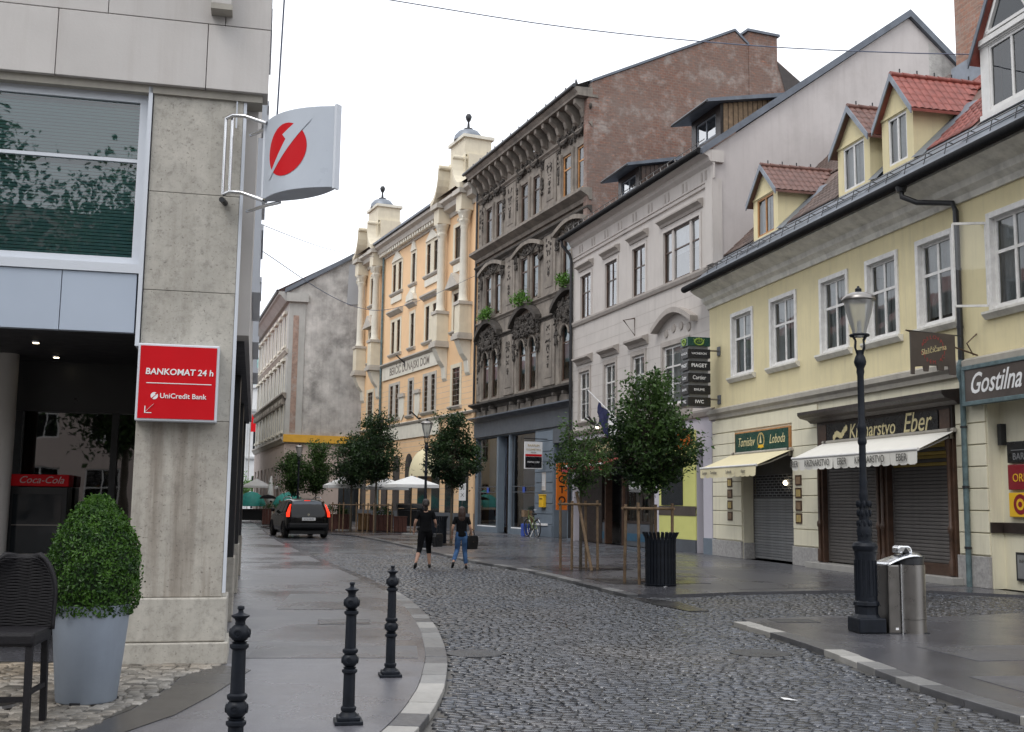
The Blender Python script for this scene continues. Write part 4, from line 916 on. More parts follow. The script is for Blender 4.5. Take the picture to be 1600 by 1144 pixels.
# ---------------------------------------------------------------- beige house
def local(A,ang,P):
    v=Vector((P[0]-A[0],P[1]-A[1])); c,s=math.cos(-ang),math.sin(-ang); return (v.x*c-v.y*s,v.x*s+v.y*c)
def beige_house():
    A=(2.81,50.46); ang=math.atan2(37.75-50.46,6.84-2.81); LEN=13.72
    b=thing('beige_house','pale beige three-storey house with tall bare gable beside the yellow house','house',(*A,0),ang)
    U=[(1.0,2.25),(3.92,5.2),(6.8,8.05),(9.72,12.68)]; Lw=[(.9,2.1),(3.86,5.04),(6.78,7.95),(9.62,11.7)]
    m=MB(); wall(m,0,LEN,4.9,13.7,[(a,c,9.98,11.95) for a,c in U]+[(a,c,5.35,7.55) for a,c in Lw],0,.2); m.done('upper_wall','beige_plaster',b)
    m=MB(); wall(m,0,LEN,0,4.9,[(.25,9.3,0,4.5),(12.3,12.78,0,3.6)],0,.6); m.done('ground_wall','lavender_paint',b)
    MB().box(0.02,LEN-.3,1.5,15,0,13.9).done('house_core','beige_plaster',b)
    # cornice, frieze slots, string courses
    m=MB(); moulding(m,0,LEN+.12,[(0,13.0),(.05,13.0),(.06,13.5),(.2,13.62),(.26,13.76),(.5,13.86),(.5,13.98),(0,14.0)]); m.done('cornice','beige_plaster',b)
    m=MB(); moulding(m,0,LEN+.03,[(0,12.80),(.07,12.82),(.09,12.92),(0,12.96)]); m.done('frieze_moulding','beige_plaster',b)
    for k in range(9):
        for d in (0,.3): MB().box(.9+k*1.5+d,1.02+k*1.5+d,-.068,-.052,13.08,13.42).done('frieze_slot','beige_trim',b)
    m=MB(); moulding(m,-.02,LEN-.35,[(0,9.72),(.07,9.74),(.12,9.86),(.12,9.94),(0,9.98)]); m.done('string_course','beige_trim',b)
    m=MB(); moulding(m,0,LEN,[(0,4.7),(.1,4.72),(.16,4.86),(.16,4.94),(0,4.99)]); m.done('string_course','beige_trim',b)
    MB().box(LEN-.45,LEN+.06,-.09,.3,9.98,13.0).done('corner_pilaster','beige_plaster',b); MB().box(LEN-.6,LEN+.14,-.14,.35,13.58,14.0).done('pilaster_cap','beige_plaster',b)
    # mortar-scored ashlar lines
    for k in range(9):
        z=5.3+k*.48
        if not 9.6<z<10: MB().box(.0,LEN-.02,-.003,.0,z,z+.012).done('ashlar_joint','beige_trim',b)
    for i,(a,c) in enumerate(U):
        ps=None if i<3 else (a+.72,c-.78)
        w=window(b,a,c,9.99,11.94,.05,2,(.6,.4),.06,.05,'brown_wood','glass_sky',curtain=.5 if i==3 else None,posts=ps,back='lit_room')
        m=MB(); m.box(a-.13,a-.005,-.04,.06,9.98,12.06).box(c+.005,c+.13,-.04,.06,9.98,12.06).box(a-.005,c+.005,-.04,.06,11.955,12.06); m.done('surround','beige_plaster',w)
        m=MB(); moulding(m,a-.26,c+.26,[(0,12.2),(.05,12.2),(.09,12.3),(.24,12.4),(.24,12.46),(0,12.54)]); m.done('hood','beige_trim',w)
        if i==3:
            for xx in (a+.72,c-.78): MB().box(xx-.08,xx+.08,.02,.1,9.99,11.95).done('mullion_post','beige_plaster',w)
    for i,(a,c) in enumerate(Lw):
        w=window(b,a,c,5.36,7.54,.06,2,(.66,.34),.08,.06,'white_paint','glass',curtain=.97,sub=1,posts=None if i<3 else (a+.68,))
        m=MB(); m.box(a-.16,a-.005,-.04,.06,5.3,7.75).box(c+.005,c+.16,-.04,.06,5.3,7.75).box(a-.005,c+.005,-.04,.06,7.56,7.75); m.done('surround','beige_trim',w)
        if i<3: m=MB(); moulding(m,a-.34,c+.34,[(0,7.9),(.05,7.9),(.1,8.02),(.28,8.12),(.28,8.2),(0,8.3)]); m.done('hood','beige_trim',w)
        else:
            n=12; pts=[];xa,xb=a-.5,c+.75
            top=[(xa+(xb-xa)*k/n,8.15+.55*math.sin(math.pi*k/n)) for k in range(n+1)]
            MB().prism([(p[0],p[1]) for p in top]+[(p[0],p[1]+.2) for p in reversed(top)],'y',-.3,0).done('arched_hood','beige_trim',w)
            for k in range(4):
                o=MB().lathe([(.17,0),(.15,.04),(.05,.05)],12).done('rosette','beige_trim',w); o.rotation_euler=(R(90),0,0); o.location=(a+.3+k*.62,0,8.05+.12*(k in(1,2)))
        m=MB(); moulding(m,a-.2,c+.2,[(0,5.12),(.06,5.14),(.14,5.24),(.14,5.3),(0,5.33)]); m.done('sill','beige_trim',w)
    MB().box(9.4,12.0,-.06,.0,4.99,5.12).done('apron','beige_trim',b)
    # gable wall with chimney-side slope
    ye,ze,yp,zp,yr,zr=-.25,14.0,8.33,20.15,13.2,16.4
    MB().prism([(0,0),(16,0),(16,14.2),(yr,zr),(yp,zp),(0,ze+.1)],'x',LEN-.3,LEN).done('gable_wall','gable_plaster',b)
    # roof and verge
    MB().add([(0,-.55,13.98),(LEN+.1,-.55,13.98),(LEN+.1,yp,zp+.22),(0,yp,zp+.22),(0,-.55,13.83),(LEN+.1,-.55,13.83),(LEN+.1,yp,zp+.05),(0,yp,zp+.05),(0,16,14.3),(LEN+.1,16,14.3),(LEN+.1,16,14.15)],[(0,1,2,3),(4,7,6,5),(0,4,5,1),(1,5,6,2),(3,2,9,8),(2,6,10,9)]).done('roof','dark_zinc',b)
    MB().add([(LEN+.02,-.5,13.80),(LEN+.16,-.5,13.80),(LEN+.16,yp,zp+.02),(LEN+.02,yp,zp+.02),(LEN+.02,-.5,14.06),(LEN+.16,-.5,14.06),(LEN+.16,yp,zp+.30),(LEN+.02,yp,zp+.30)],[(0,3,2,1),(4,5,6,7),(0,1,5,4),(1,2,6,5),(2,3,7,6),(3,0,4,7)]).done('verge','dark_zinc',b)
    MB().add([(LEN+.02,yp,zp+.02),(LEN+.16,yp,zp+.02),(LEN+.16,16,14.1),(LEN+.02,16,14.1),(LEN+.02,yp,zp+.3),(LEN+.16,yp,zp+.3),(LEN+.16,16,14.4),(LEN+.02,16,14.4)],[(0,3,2,1),(4,5,6,7),(0,1,5,4),(1,2,6,5),(2,3,7,6),(3,0,4,7)]).done('verge','dark_zinc',b)
    MB().add([(LEN+.002,9.2,17.2),(LEN+.003,11.5,17.4),(LEN+.003,10.9,18.1),(LEN+.003,9.2,19.3)],[(0,1,2,3)]).done('bare_patch','ruin_plaster',b)
    MB().tube([(-.3,-.6,13.93),(LEN+.1,-.6,13.93)],.11,8).done('gutter','gutter_black',b,smooth=60)
    MB().tube([(-.05,-.6,13.9),(-.05,-.55,13.6),(.02,-.2,13.2),(.05,-.13,12.9),(.05,-.13,0.1)],.075,8).done('downpipe','black_metal',b,smooth=60)
    for k in range(22): MB().tube([(.2+k*.62,-.3,14.15),(.2+k*.62,-.33,14.42)],.014,5).done('snow_guard_post','steel',b)
    for dz in (.15,.3): MB().tube([(0,-.33,14.1+dz),(LEN,-.33,14.1+dz)],.016,5).done('snow_guard_rail','steel',b)
    # shed dormers clad in dark boards
    def rz(y): return 13.98+(y+.55)*(zp+.22-13.98)/(yp+.55)
    for x0,x1,zt,yb in ((4.0,6.2,15.75,3.6),(11.0,13.25,16.0,4.6)):
        yf=.55; d=MB(); wall(d,x0,x1,rz(yf),zt,[(x0+.35,x1-.35,rz(yf)+.12,zt-.25)],yf,.15); zbk=zt+.55
        yj=(zbk-13.98)/((zp+.22-13.98)/(yp+.55))-.55
        for xs in (x0,x1): d.add([(xs,yf,rz(yf)),(xs,yj,zbk),(xs,yf,zt)],[(0,1,2),(2,1,0)])
        dm=d.done('dormer','dark_wood',b)
        for k in range(10):
            yy=yf+.12+k*.2
            if rz(yy)<zt+ (yy-yf)*.15-.1: MB().box(x1,x1+.02,yy,yy+.17,rz(yy),zt+(yy-yf)*.2-.03).done('cladding_board','raw_wood' if x0>8 else 'brown_wood',dm)
        MB().add([(x0-.35,yf-.65,zt-.02),(x1+.3,yf-.65,zt-.02),(x1+.3,yj+.3,zbk+.1),(x0-.35,yj+.3,zbk+.1),(x0-.35,yf-.65,zt-.14),(x1+.3,yf-.65,zt-.14),(x1+.3,yj+.3,zbk-.06),(x0-.35,yj+.3,zbk-.06)],[(0,1,2,3),(4,7,6,5),(0,4,5,1),(1,5,6,2),(3,7,4,0)]).done('dormer_roof','dark_zinc',dm)
        window(b,x0+.37,x1-.37,rz(yf)+.14,zt-.27,yf+.03,2,(1,),.06,.06,'dark_zinc','glass_bright',back='lit_room')
        MB().tube([(x0-.3,yf-.68,zt-.12),(x1+.3,yf-.68,zt-.12)],.05,6).done('dormer_gutter','black_metal',dm)
    # ground floor: cafe front
    MB().box(.28,2.95,.25,.4,0,4.5).done('shop_pier','dark_wood',b)
    for a,c in ((.75,3.35),(5.35,8.6)):
        window(b,a,c,.9,3.2,.3,2,(1,),.1,.08,'dark_wood','shop_glass',backd=.9)
        MB().box(a,c,.28,.4,.0,.88).done('stall_riser','slate_paint',b)
        MB().box(a+.2,c-.2,.27,.279,.2,.5).done('riser_stripe','riser_blue',b)
    MB().box(.28,9.28,.28,.42,3.22,4.48).done('shop_fascia','dark_wood',b)
    MB().box(3.42,5.28,.9,1.0,0,3.2).done('door_recess','dark_room',b)
    for xx in (3.4,5.22): MB().box(xx,xx+.12,.2,.5,0,3.2).done('door_post','brown_wood',b)
    MB().box(8.6,9.28,.1,.4,0,3.2).done('shop_pier','lavender_paint',b)
    for x in (1.1,2.0): pass
    # lime green entrance
    MB().box(9.3,12.28,-.04,.02,.45,4.3).done('entrance_paint','lime_paint',b); MB().box(9.3,12.28,-.06,.02,0,.44).done('entrance_plinth','slate_paint',b)
    MB().box(9.3,12.28,-.055,.02,1.28,1.62).done('dark_band','sign_brown',b)
    MB().box(9.55,11.3,-.07,-.045,1.65,3.3).done('entrance_window','dark_window',b)
    MB().box(12.32,12.76,.35,.4,0,3.6).done('entrance_door','sign_black',b)
    MB().box(12.8,LEN-.02,-.03,0,0,.55).done('corner_plinth','blue_grey_paint',b)
    s=thing('round_orange_sign','round orange sign over the dark doorway of the beige house','sign',(*A,0),ang)
    MB().tube([(12.15,0,4.0),(12.15,-.45,4.0)],.02,6).done('arm','black_metal',s); o=MB().lathe([(.4,-.05),(.42,0),(.4,.05)],20).done('disc','sign_orange',s,smooth=40); o.location=(12.15,-.5,3.95); o.rotation_euler=(0,R(90),0)
    s=thing('cafe_sign','carved wooden name board with pale letters above the red awning','sign',(*A,0),ang)
    MB().box(2.0,6.1,.2,.279,3.72,4.5).done('board','brown_wood',s)
    lettering('SLAMIČ',.62,'gold_pale',s,(3.4,.195,4.1),bold=.01); lettering('KAVARNA',.5,'gold_pale',s,(5.2,.195,4.1),sx=.6); MB().box(5.3,5.42,.12,.195,3.7,4.6).done('gold_post','gold',s)
    MB().box(2.0,6.1,.18,.279,4.5,4.58).done('top_rail','dark_wood',s)
    aw=thing('red_awning','small dark red awning with white stripe and lettering over the cafe door','awning',(*A,0),ang)
    MB().add([(1.2,.2,3.62),(5.8,.2,3.62),(5.8,-.9,3.25),(1.2,-.9,3.25)],[(0,1,2,3),(3,2,1,0)]).done('canopy','print_red',aw); MB().box(1.2,5.8,-.93,-.9,3.02,3.25).done('valance','cloth_red',aw); MB().tube([(1.2,-.91,3.27),(5.8,-.91,3.27)],.05,8).done('front_bar','print_white',aw)
    lettering('SLAMIČ',.24,'print_white',aw,(3.6,-.935,3.14),bold=.02)
    l=thing('wall_lamp','small lit lamp on the beige wall above the cafe board','lamp',(*A,0),ang)
    MB().tube([(3.95,0,4.98),(3.95,-.35,5.05)],.02,6).done('arm','black_metal',l); MB().lathe([(.16,0),(.03,.14)],12,(3.95,-.38,4.9)).done('shade','black_metal',l); MB().ell((3.95,-.38,4.88),.07).done('bulb','lamp_glow',l)
    f=thing('flag','white and dark blue flag hanging from a slanted pole on the beige house','flag',(*A,0),ang)
    MB().tube([(4.1,0,5.1),(5.0,-1.0,6.0)][::-1] if False else [(5.6,-.05,5.0),(4.9,-1.2,6.35)],.025,6).done('pole','print_white',f)
    for nm,mt,o1,wd in (('cloth','print_white',0,.35),('cloth','flag_blue',.36,.42)):
        m=MB(); n=6; vs=[]
        for i in range(n+1):
            for j in range(5):
                t=o1+wd*i/n; px=5.55-.62*t*.9; py=-.15-.95*t*.9; vs.append((px+.06*math.sin(j*1.3+i*1.7),py+.05*math.cos(j*2+i),5.1+1.2*t*.8-1.1*j/4*(1-.2*i/n)))
        m.add(vs,[(i*5+j,i*5+j+1,i*5+j+6,i*5+j+5) for i in range(n) for j in range(4)]); m.done(nm,mt,f,smooth=180)
    br=thing('iron_bracket','rusty triangular iron bracket fixed under the beige string course','bracket',(*A,0),ang)
    MB().tube([(7.0,0,9.1),(7.0,-.5,9.0),(7.0,0,8.4),(7.0,0,9.1)],.03,6).done('frame','brown_wood',br)
    br=thing('branch_bracket','forked dark iron flag holder low on the beige wall','bracket',(*A,0),ang)
    MB().tube([(2.9,0,5.0),(2.7,-.45,5.35)],.05,6).tube([(2.9,0,5.0),(3.2,-.5,5.4)],.05,6).tube([(2.9,0,4.95),(2.9,-.1,5.4)],.04,6).done('frame','black_metal',br)
mat('riser_blue',(.03,.09,.15),.5); glass('glass_bright',(.8,.85,.9),9.); glass('glass_sky',(.7,.75,.8),5.)
beige_house()
# ---------------------------------------------------------------- sooty ornate house with brick gable
RO=random.Random(33)
def lumps(mb,x,z,w,h,n,y,s=.09,sym=True,taper=0):
    for k in range(n):
        u=RO.uniform(0,1); v=RO.uniform(0,1); ww=w/2*(1-taper*v)
        dx=u*ww; r=s*RO.uniform(.5,1.15); ra,rb=r*RO.uniform(.35,.8),r*RO.uniform(1.0,2.1); an=RO.uniform(-1.3,1.3)
        for sg in ((-1,1) if sym else (1,)):
            t=MB().ell((0,0,0),(ra,r*.7,rb),6,4); ca,sa=math.cos(an*sg),math.sin(an*sg)
            mb.add([(x+sg*dx+p[0]*ca-p[2]*sa,y-r*.15+p[1],z-h*v+p[0]*sa+p[2]*ca) for p in t.v],t.f)
def garland(mb,x,z,w,drop,y,s=.08,n=12):
    for k in range(n+1):
        t=k/n; xx=x-w/2+w*t; zz=z-drop*4*t*(1-t); mb.ell((xx,y-.05,zz),(s*1.1,s,s*RO.uniform(.8,1.3)),6,4)
def ornate_house():
    A=(-2.08,65.2); B=(3.67,50.76); ang=math.atan2(B[1]-A[1],B[0]-A[0]); LEN=15.54
    b=thing('ornate_house','soot-blackened ornate townhouse with paired windows and bare brick gable','house',(*A,0),ang)
    CX=(2.45,7.95,13.5)
    T=[(c+s*.86-.49,c+s*.86+.49,16.85,19.0) for c in CX for s in(-1,1)]
    M=[(c+s*.78-.47,c+s*.78+.47,12.4,14.85) for c in CX for s in(-1,1)]
    Bt=[(c+s*.74-.48,c+s*.74+.48,7.62,10.4) for c in (2.2,7.75,13.4) for s in(-1,1)]
    m=MB(); wall(m,0,LEN,5.4,20.4,T+M+Bt,0,.16); m.done('front_wall','sooty_stone',b)
    m=MB(); wall(m,0,LEN,0,5.4,[(.2,3.5,.3,5.35),(3.75,5.3,0,5.35),(5.5,9.0,.3,5.35),(11.4,13.0,0,4.6),(13.4,15.2,0,4.0)],0,.4); m.done('shop_wall','blue_grey_paint',b)
    MB().box(0.02,LEN-.4,3.5,16,0,20.5).done('house_core','sooty_stone',b)
    for i,(a,c,z0,z1) in enumerate(T): window(b,a,c,z0,z1,.07,1,(.68,.32),.09,.08,'brown_wood' if i<4 else 'orange_wood','glass_blue' if i>3 else 'glass',back='lit_room' if i>3 else 'dark_room')
    for i,(a,c,z0,z1) in enumerate(M): window(b,a,c,z0,z1,.07,1,(.7,.3),.09,.08,'brown_wood','glass_teal',curtain=.65)
    for i,(a,c,z0,z1) in enumerate(Bt):
        w=window(b,a,c,z0,z1,.07,1,(.7,.3),.09,.08,'brown_wood','glass_teal',curtain=.65)
        xc=(a+c)/2; r=(c-a)/2; n=8
        arc=[(xc+r*math.cos(math.pi*k/n),z1-r+r*math.sin(math.pi*k/n)) for k in range(n+1)]
        MB().prism([(c,z1-r)]+[(c,z1+.01)]+[(xc,z1+.01)]+arc[:n//2+1][::-1],'y',-.01,.2).done('spandrel','sooty_stone',w); MB().prism([(a,z1-r)]+arc[n//2:][::-1]+[(xc,z1+.01),(a,z1+.01)],'y',-.01,.2).done('spandrel','sooty_stone',w)
        MB().tube([(p[0],-.04,p[1]) for p in [(c,z1-r-.0)]+arc[1:-1]+[(a,z1-r)]],.07,6).done('archivolt','sooty_stone',w,smooth=60)
    # window columns, pilasters
    def col(x,z0,z1,r,mt='sooty_stone'):
        MB().lathe([(r*1.4,z0),(r*1.4,z0+.12),(r*1.05,z0+.2),(r,z0+.5),(r*.88,z1-.35),(r*1.1,z1-.3),(r*1.5,z1-.08),(r*1.5,z1)],10,(x,-.01,0)).done('column',mt,b,smooth=40)
    for c in CX:
        for dx in (-1.5,0,1.5): col(c+dx,16.7,19.15,.09)
        for dx in (-1.42,0,1.42): col(c+dx,12.3,14.95,.085)
    for c in (2.2,7.75,13.4):
        for dx in (-1.4,0,1.4): col(c+dx,7.5,9.9,.08)
    om=MB()
    for xp in (5.2,10.72,.35,15.2):
        w=.75 if 1<xp<15 else .3
        for z0,z1 in ((7.55,10.9),(12.2,15.4),(16.75,19.5)):
            MB().box(xp-w,xp+w,-.06,.0,z0,z1).done('pilaster','sooty_stone',b,bevel=.03)
            MB().box(xp-w*.6,xp+w*.6,-.085,-.061,z0+.4,z1-.3).done('pilaster_panel','sooty_stone',b,bevel=.02)
            lumps(om,xp,z1-.3,w*.9,(z1-z0)*.62,20,-.085,.06,taper=.8)
    # cornices
    def cor(z,o,h,mt='sooty_stone',x0=-.1,x1=LEN+.05,nm='cornice'):
        m=MB(); moulding(m,x0,x1,[(0,z),(o*.25,z),(o*.35,z+h*.3),(o*.8,z+h*.55),(o,z+h*.65),(o,z+h*.9),(0,z+h)]); m.done(nm,mt,b)
    cor(15.95,.62,.6); cor(15.35,.28,.35,'sooty_dark'); cor(7.0,.5,.42,'sooty_dark'); cor(12.0,.16,.25); cor(10.95,.14,.2,'sooty_dark')
    # balustrade band with blocks
    for k in range(9): MB().box(.3+k*1.7,1.75+k*1.7,-.1,.0,6.62,6.98).done('parapet_panel','sooty_stone',b,bevel=.03)
    cor(6.3,.55,.28,'dark_zinc',nm='shop_cornice')
    MB().box(-.02,LEN,-.12,-.001,5.42,6.3).done('shop_fascia','slate_paint',b)
    # hoods over the middle and lower windows
    for c in CX:
        n=10
        top=[(c-2.0+4.0*k/n,14.98+.42*math.sin(math.pi*k/n)) for k in range(n+1)]
        MB().prism(top+[(p[0],p[1]+.22) for p in reversed(top)],'y',-.28,0).done('segmental_hood','sooty_stone',b)
        for s in (-1,1): lumps(om,c+s*1.7,15.2,.4,.9,14,-.1,.10)
        lumps(om,c,15.6,1.3,.7,26,-.12,.09); garland(om,c,15.2,2.4,.35,-.08,.055,18)
        lumps(om,c,20.1,3.4,.7,44,-.06,.09); garland(om,c-.9,19.9,1.4,.35,-.1); garland(om,c+.9,19.9,1.4,.35,-.1)
        for dx in (-1.7,1.7): lumps(om,c+dx,19.9,.5,2.2,22,-.05,.075,taper=.7)
    for c in (2.2,7.75,13.4):
        n=10; top=[(c-1.9+3.8*k/n,11.1+.85*math.sin(math.pi*k/n)**.8) for k in range(n+1)]
        MB().prism(top+[(p[0],p[1]+.26) for p in reversed(top)],'y',-.38,0).done('broken_pediment','sooty_dark',b)
        lumps(om,c,11.6,2.6,1.1,90,-.16,.11); lumps(om,c,10.7,.4,.9,14,-.08,.07,taper=.8)
        for s in (-1,1): lumps(om,c+s*1.65,11.2,.5,1.8,26,-.1,.09,taper=.6); lumps(om,c+s*1.4,10.0,.3,.4,6,-.06,.07)
        for k in range(3): MB().box(c-1.3+k*1.2,c-1.1+k*1.2,-.48,-.1,6.9,7.05).done('console','sooty_dark',b)
    # eaves: brackets and frieze
    for k in range(16):
        x=.5+k*.97; MB().prism([(0,20.0),(-.28,20.15),(-.4,20.5),(-.72,20.75),(-.72,21.0),(0,21.0)][::-1],'x',x-.13,x+.13).done('eaves_bracket','sooty_stone',b,bevel=.02); om.ell((x+.48,-.1,20.55),(.17,.07,.17),8,5)
    stuff(om.done('stucco_ornament','sooty_dark',b,smooth=180))
    cor(19.55,.18,.25); MB().box(-.1,LEN+.05,-.8,.3,21.0,21.12).done('eaves_soffit','sooty_stone',b); m=MB(); moulding(m,-.1,LEN+.05,[(.0,21.125),(.8,21.125),(.95,21.3),(.95,21.4),(0,21.45)]); m.done('eaves_cornice','sooty_stone',b)
    MB().tube([(-.3,-1.0,21.42),(LEN+.1,-1.0,21.42)],.1,8).done('gutter','black_metal',b,smooth=60)
    zp=25.6; yp=8.06; sl=(zp-21.5)/(yp+.95)
    MB().add([(-.2,-.95,21.5),(LEN-.2,-.95,21.5),(LEN-.2,yp,zp),(-.2,yp,zp),(-.2,16,22.0),(LEN-.2,16,22.0)],[(0,1,2,3),(3,2,5,4)]).done('roof','dark_tile',b)
    for k in range(13): MB().prism([(-.7,21.62),(-.5,21.7),(-.62,22.0)],'x',.3+k*1.22,.42+k*1.22).done('snow_hook','black_metal',b)
    MB().prism([(-.25,0),(16,0),(16,21.8),(12.15,23.63),(10.6,24.6),(8.8,25.2),(yp,zp+.12),(.0,21.75),(-.02,21.2),(-.25,20.9)],'x',LEN-.4,LEN).done('brick_gable','old_brick',b)
    MB().add([(LEN-.45,0,21.78),(LEN+.06,0,21.78),(LEN+.06,yp,zp+.15),(LEN-.45,yp,zp+.15),(LEN-.45,0,21.9),(LEN+.06,0,21.9),(LEN+.06,yp,zp+.28),(LEN-.45,yp,zp+.28)],[(0,3,2,1),(4,5,6,7),(0,1,5,4),(1,2,6,5),(2,3,7,6),(3,0,4,7)]).done('gable_coping','dark_zinc',b)
    MB().add([(LEN-.45,yp,zp+.15),(LEN+.06,yp,zp+.15),(LEN+.06,8.9,25.1),(LEN-.45,8.9,25.1),(LEN-.45,yp,zp+.28),(LEN+.06,yp,zp+.28),(LEN+.06,8.9,25.25),(LEN-.45,8.9,25.25)],[(0,3,2,1),(4,5,6,7),(0,1,5,4),(1,2,6,5),(2,3,7,6),(3,0,4,7)]).done('gable_coping','dark_zinc',b)
    c=MB().box(LEN-1.3,LEN+.05,8.87,10.6,22,25.85).done('chimney','old_brick',b); MB().box(LEN-1.4,LEN+.15,8.75,10.72,25.85,25.98).done('chimney_cap','dark_zinc',c)
    MB().add([(LEN+.03,10.6,24.5),(LEN+.03,12.3,23.5),(LEN+.03,12.3,21.5),(LEN+.03,11.2,22.6)],[(3,2,1,0)]).done('tarpaper','dark_wood',b)
    # shop front: tall glass, door, fascia signs
    for a,c in ((.2,3.5),(5.5,9.0)):
        w=window(b,a,c,.32,5.34,.12,1,(.38,.06,.56),.06,.05,'slate_paint','shop_glass_blue',backd=.7,back='shop_back_painted_lit')
        MB().box(a+.06,c-.06,.5,.52,2.15,2.55).done('shop_header','sign_black',w)
        o=MB().box((a+c)/2-.16,(a+c)/2+.16,.11,.118,2.2,2.5).done('window_emblem','blue_plastic',w)
        MB().box(a,c,.1,.8,.30,.36).done('display_floor','print_white',w)
    w=window(b,3.77,5.28,.05,5.34,.5,2,(.62,.38),.1,.08,'dark_wood','glass',backd=.8)
    for k in range(9): MB().box(9.08,11.32,-.03,.0,.62+k*.52,1.12+k*.52-.03).done('rustication_course','blue_grey_paint',b,bevel=.01)
    MB().box(9.05,11.35,-.08,.0,.0,.58).done('pier_plinth','blue_grey_paint',b,bevel=.01); MB().box(9.0,10.9,-.12,-.08,.55,.66).done('plinth_cap','print_white',b)
    MB().box(11.4,13.0,.3,.4,0,4.6).done('passage_gate','slate_paint',b); MB().box(13.42,15.18,.3,.4,0,4.0).done('side_door','slate_paint',b)
    MB().box(11.36,15.4,-.06,.0,4.62,5.4).done('passage_lintel','slate_paint',b)
    MB().tube([(-.08,-.15,21.3),(-.08,-.15,7.4)],.07,8).done('downpipe','black_metal',b)
    s=thing('photo_sign','vertical orange sign with black letters on the dark passage pier','sign',(*A,0),ang)
    MB().box(13.06,13.14,-.62,-.06,1.35,3.6).done('board','sign_orange',s); 
    for i,ch in enumerate('FOTO'): lettering(ch,.5,'sign_black',s,(13.146,-.34,3.3-i*.5),rot=(math.pi/2,0,math.pi/2),bold=.015)
    s=thing('hanging_shop_sign','white hanging sign with red stripe and black lower panel on the blue-grey pier','sign',(*A,0),ang)
    MB().tube([(10.6,0,4.85),(10.6,-1.3,4.85)],.025,6).done('arm','black_metal',s); MB().box(10.56,10.64,-1.25,-.3,3.35,4.7).done('board','print_white',s)
    MB().box(10.641,10.65,-1.22,-.33,3.4,3.95).done('black_panel','sign_black',s); MB().box(10.641,10.65,-1.22,-.33,3.97,4.08).done('red_stripe','sign_red',s)
    for t,z,sz,mt in (('PARFUM',4.5,.17,'gold'),('KOZMETIKA',4.3,.14,'gold'),('MODA',4.16,.1,'print_dark'),('MANICURE',3.68,.13,'print_white')): lettering(t,sz,mt,s,(10.655,-.78,z),rot=(math.pi/2,0,math.pi/2))
    s=thing('post_box','small yellow box on the blue-grey pier beside the bicycle','post box',(*A,0),ang); MB().box(10.0,10.55,-.2,-.03,1.45,2.05).done('body','sign_yellow',s,bevel=.02); MB().box(10.1,10.45,-.206,-.2,1.85,1.9).done('slot','sign_black',s); MB().box(9.98,10.57,-.22,-.03,2.05,2.1).done('lid','sign_yellow',s)
    s=thing('notice_board','narrow pale notice panel above the yellow box','notice',(*A,0),ang); MB().box(10.05,10.5,-.06,-.03,2.3,3.2).done('panel','beige_plaster',s); MB().box(10.1,10.45,-.066,-.061,2.5,3.1).done('sheet','paper_white',s)
    s=thing('shop_mannequin','headless mannequin in pale top and red skirt inside the left shop window','mannequin',(A[0]+math.cos(ang)*2.6-math.sin(ang)*.45,A[1]+math.sin(ang)*2.6+math.cos(ang)*.45,.36),ang)
    MB().lathe([(.05,0),(.05,.5),(.16,.55),(.2,.8),(.14,1.12)],12).done('skirt','cloth_red',s,smooth=60); MB().lathe([(.14,1.12),(.17,1.3),(.21,1.5),(.1,1.62),(.06,1.75)],12).done('top','cloth_pale',s,smooth=60); MB().lathe([(.22,0),(.2,.02)],16).done('base','chrome',s)
    return A,ang
mat('shop_back_painted_lit',(.55,.62,.78),.8,.3,.5); glass('shop_glass_blue',(.85,.9,.93),8.); glass('glass_blue',(.35,.45,.7),2.); glass('glass_teal',(.45,.62,.68),1.6)  # shop backing: glow of a lit display put into its pale blue
OA,OANG=ornate_house()
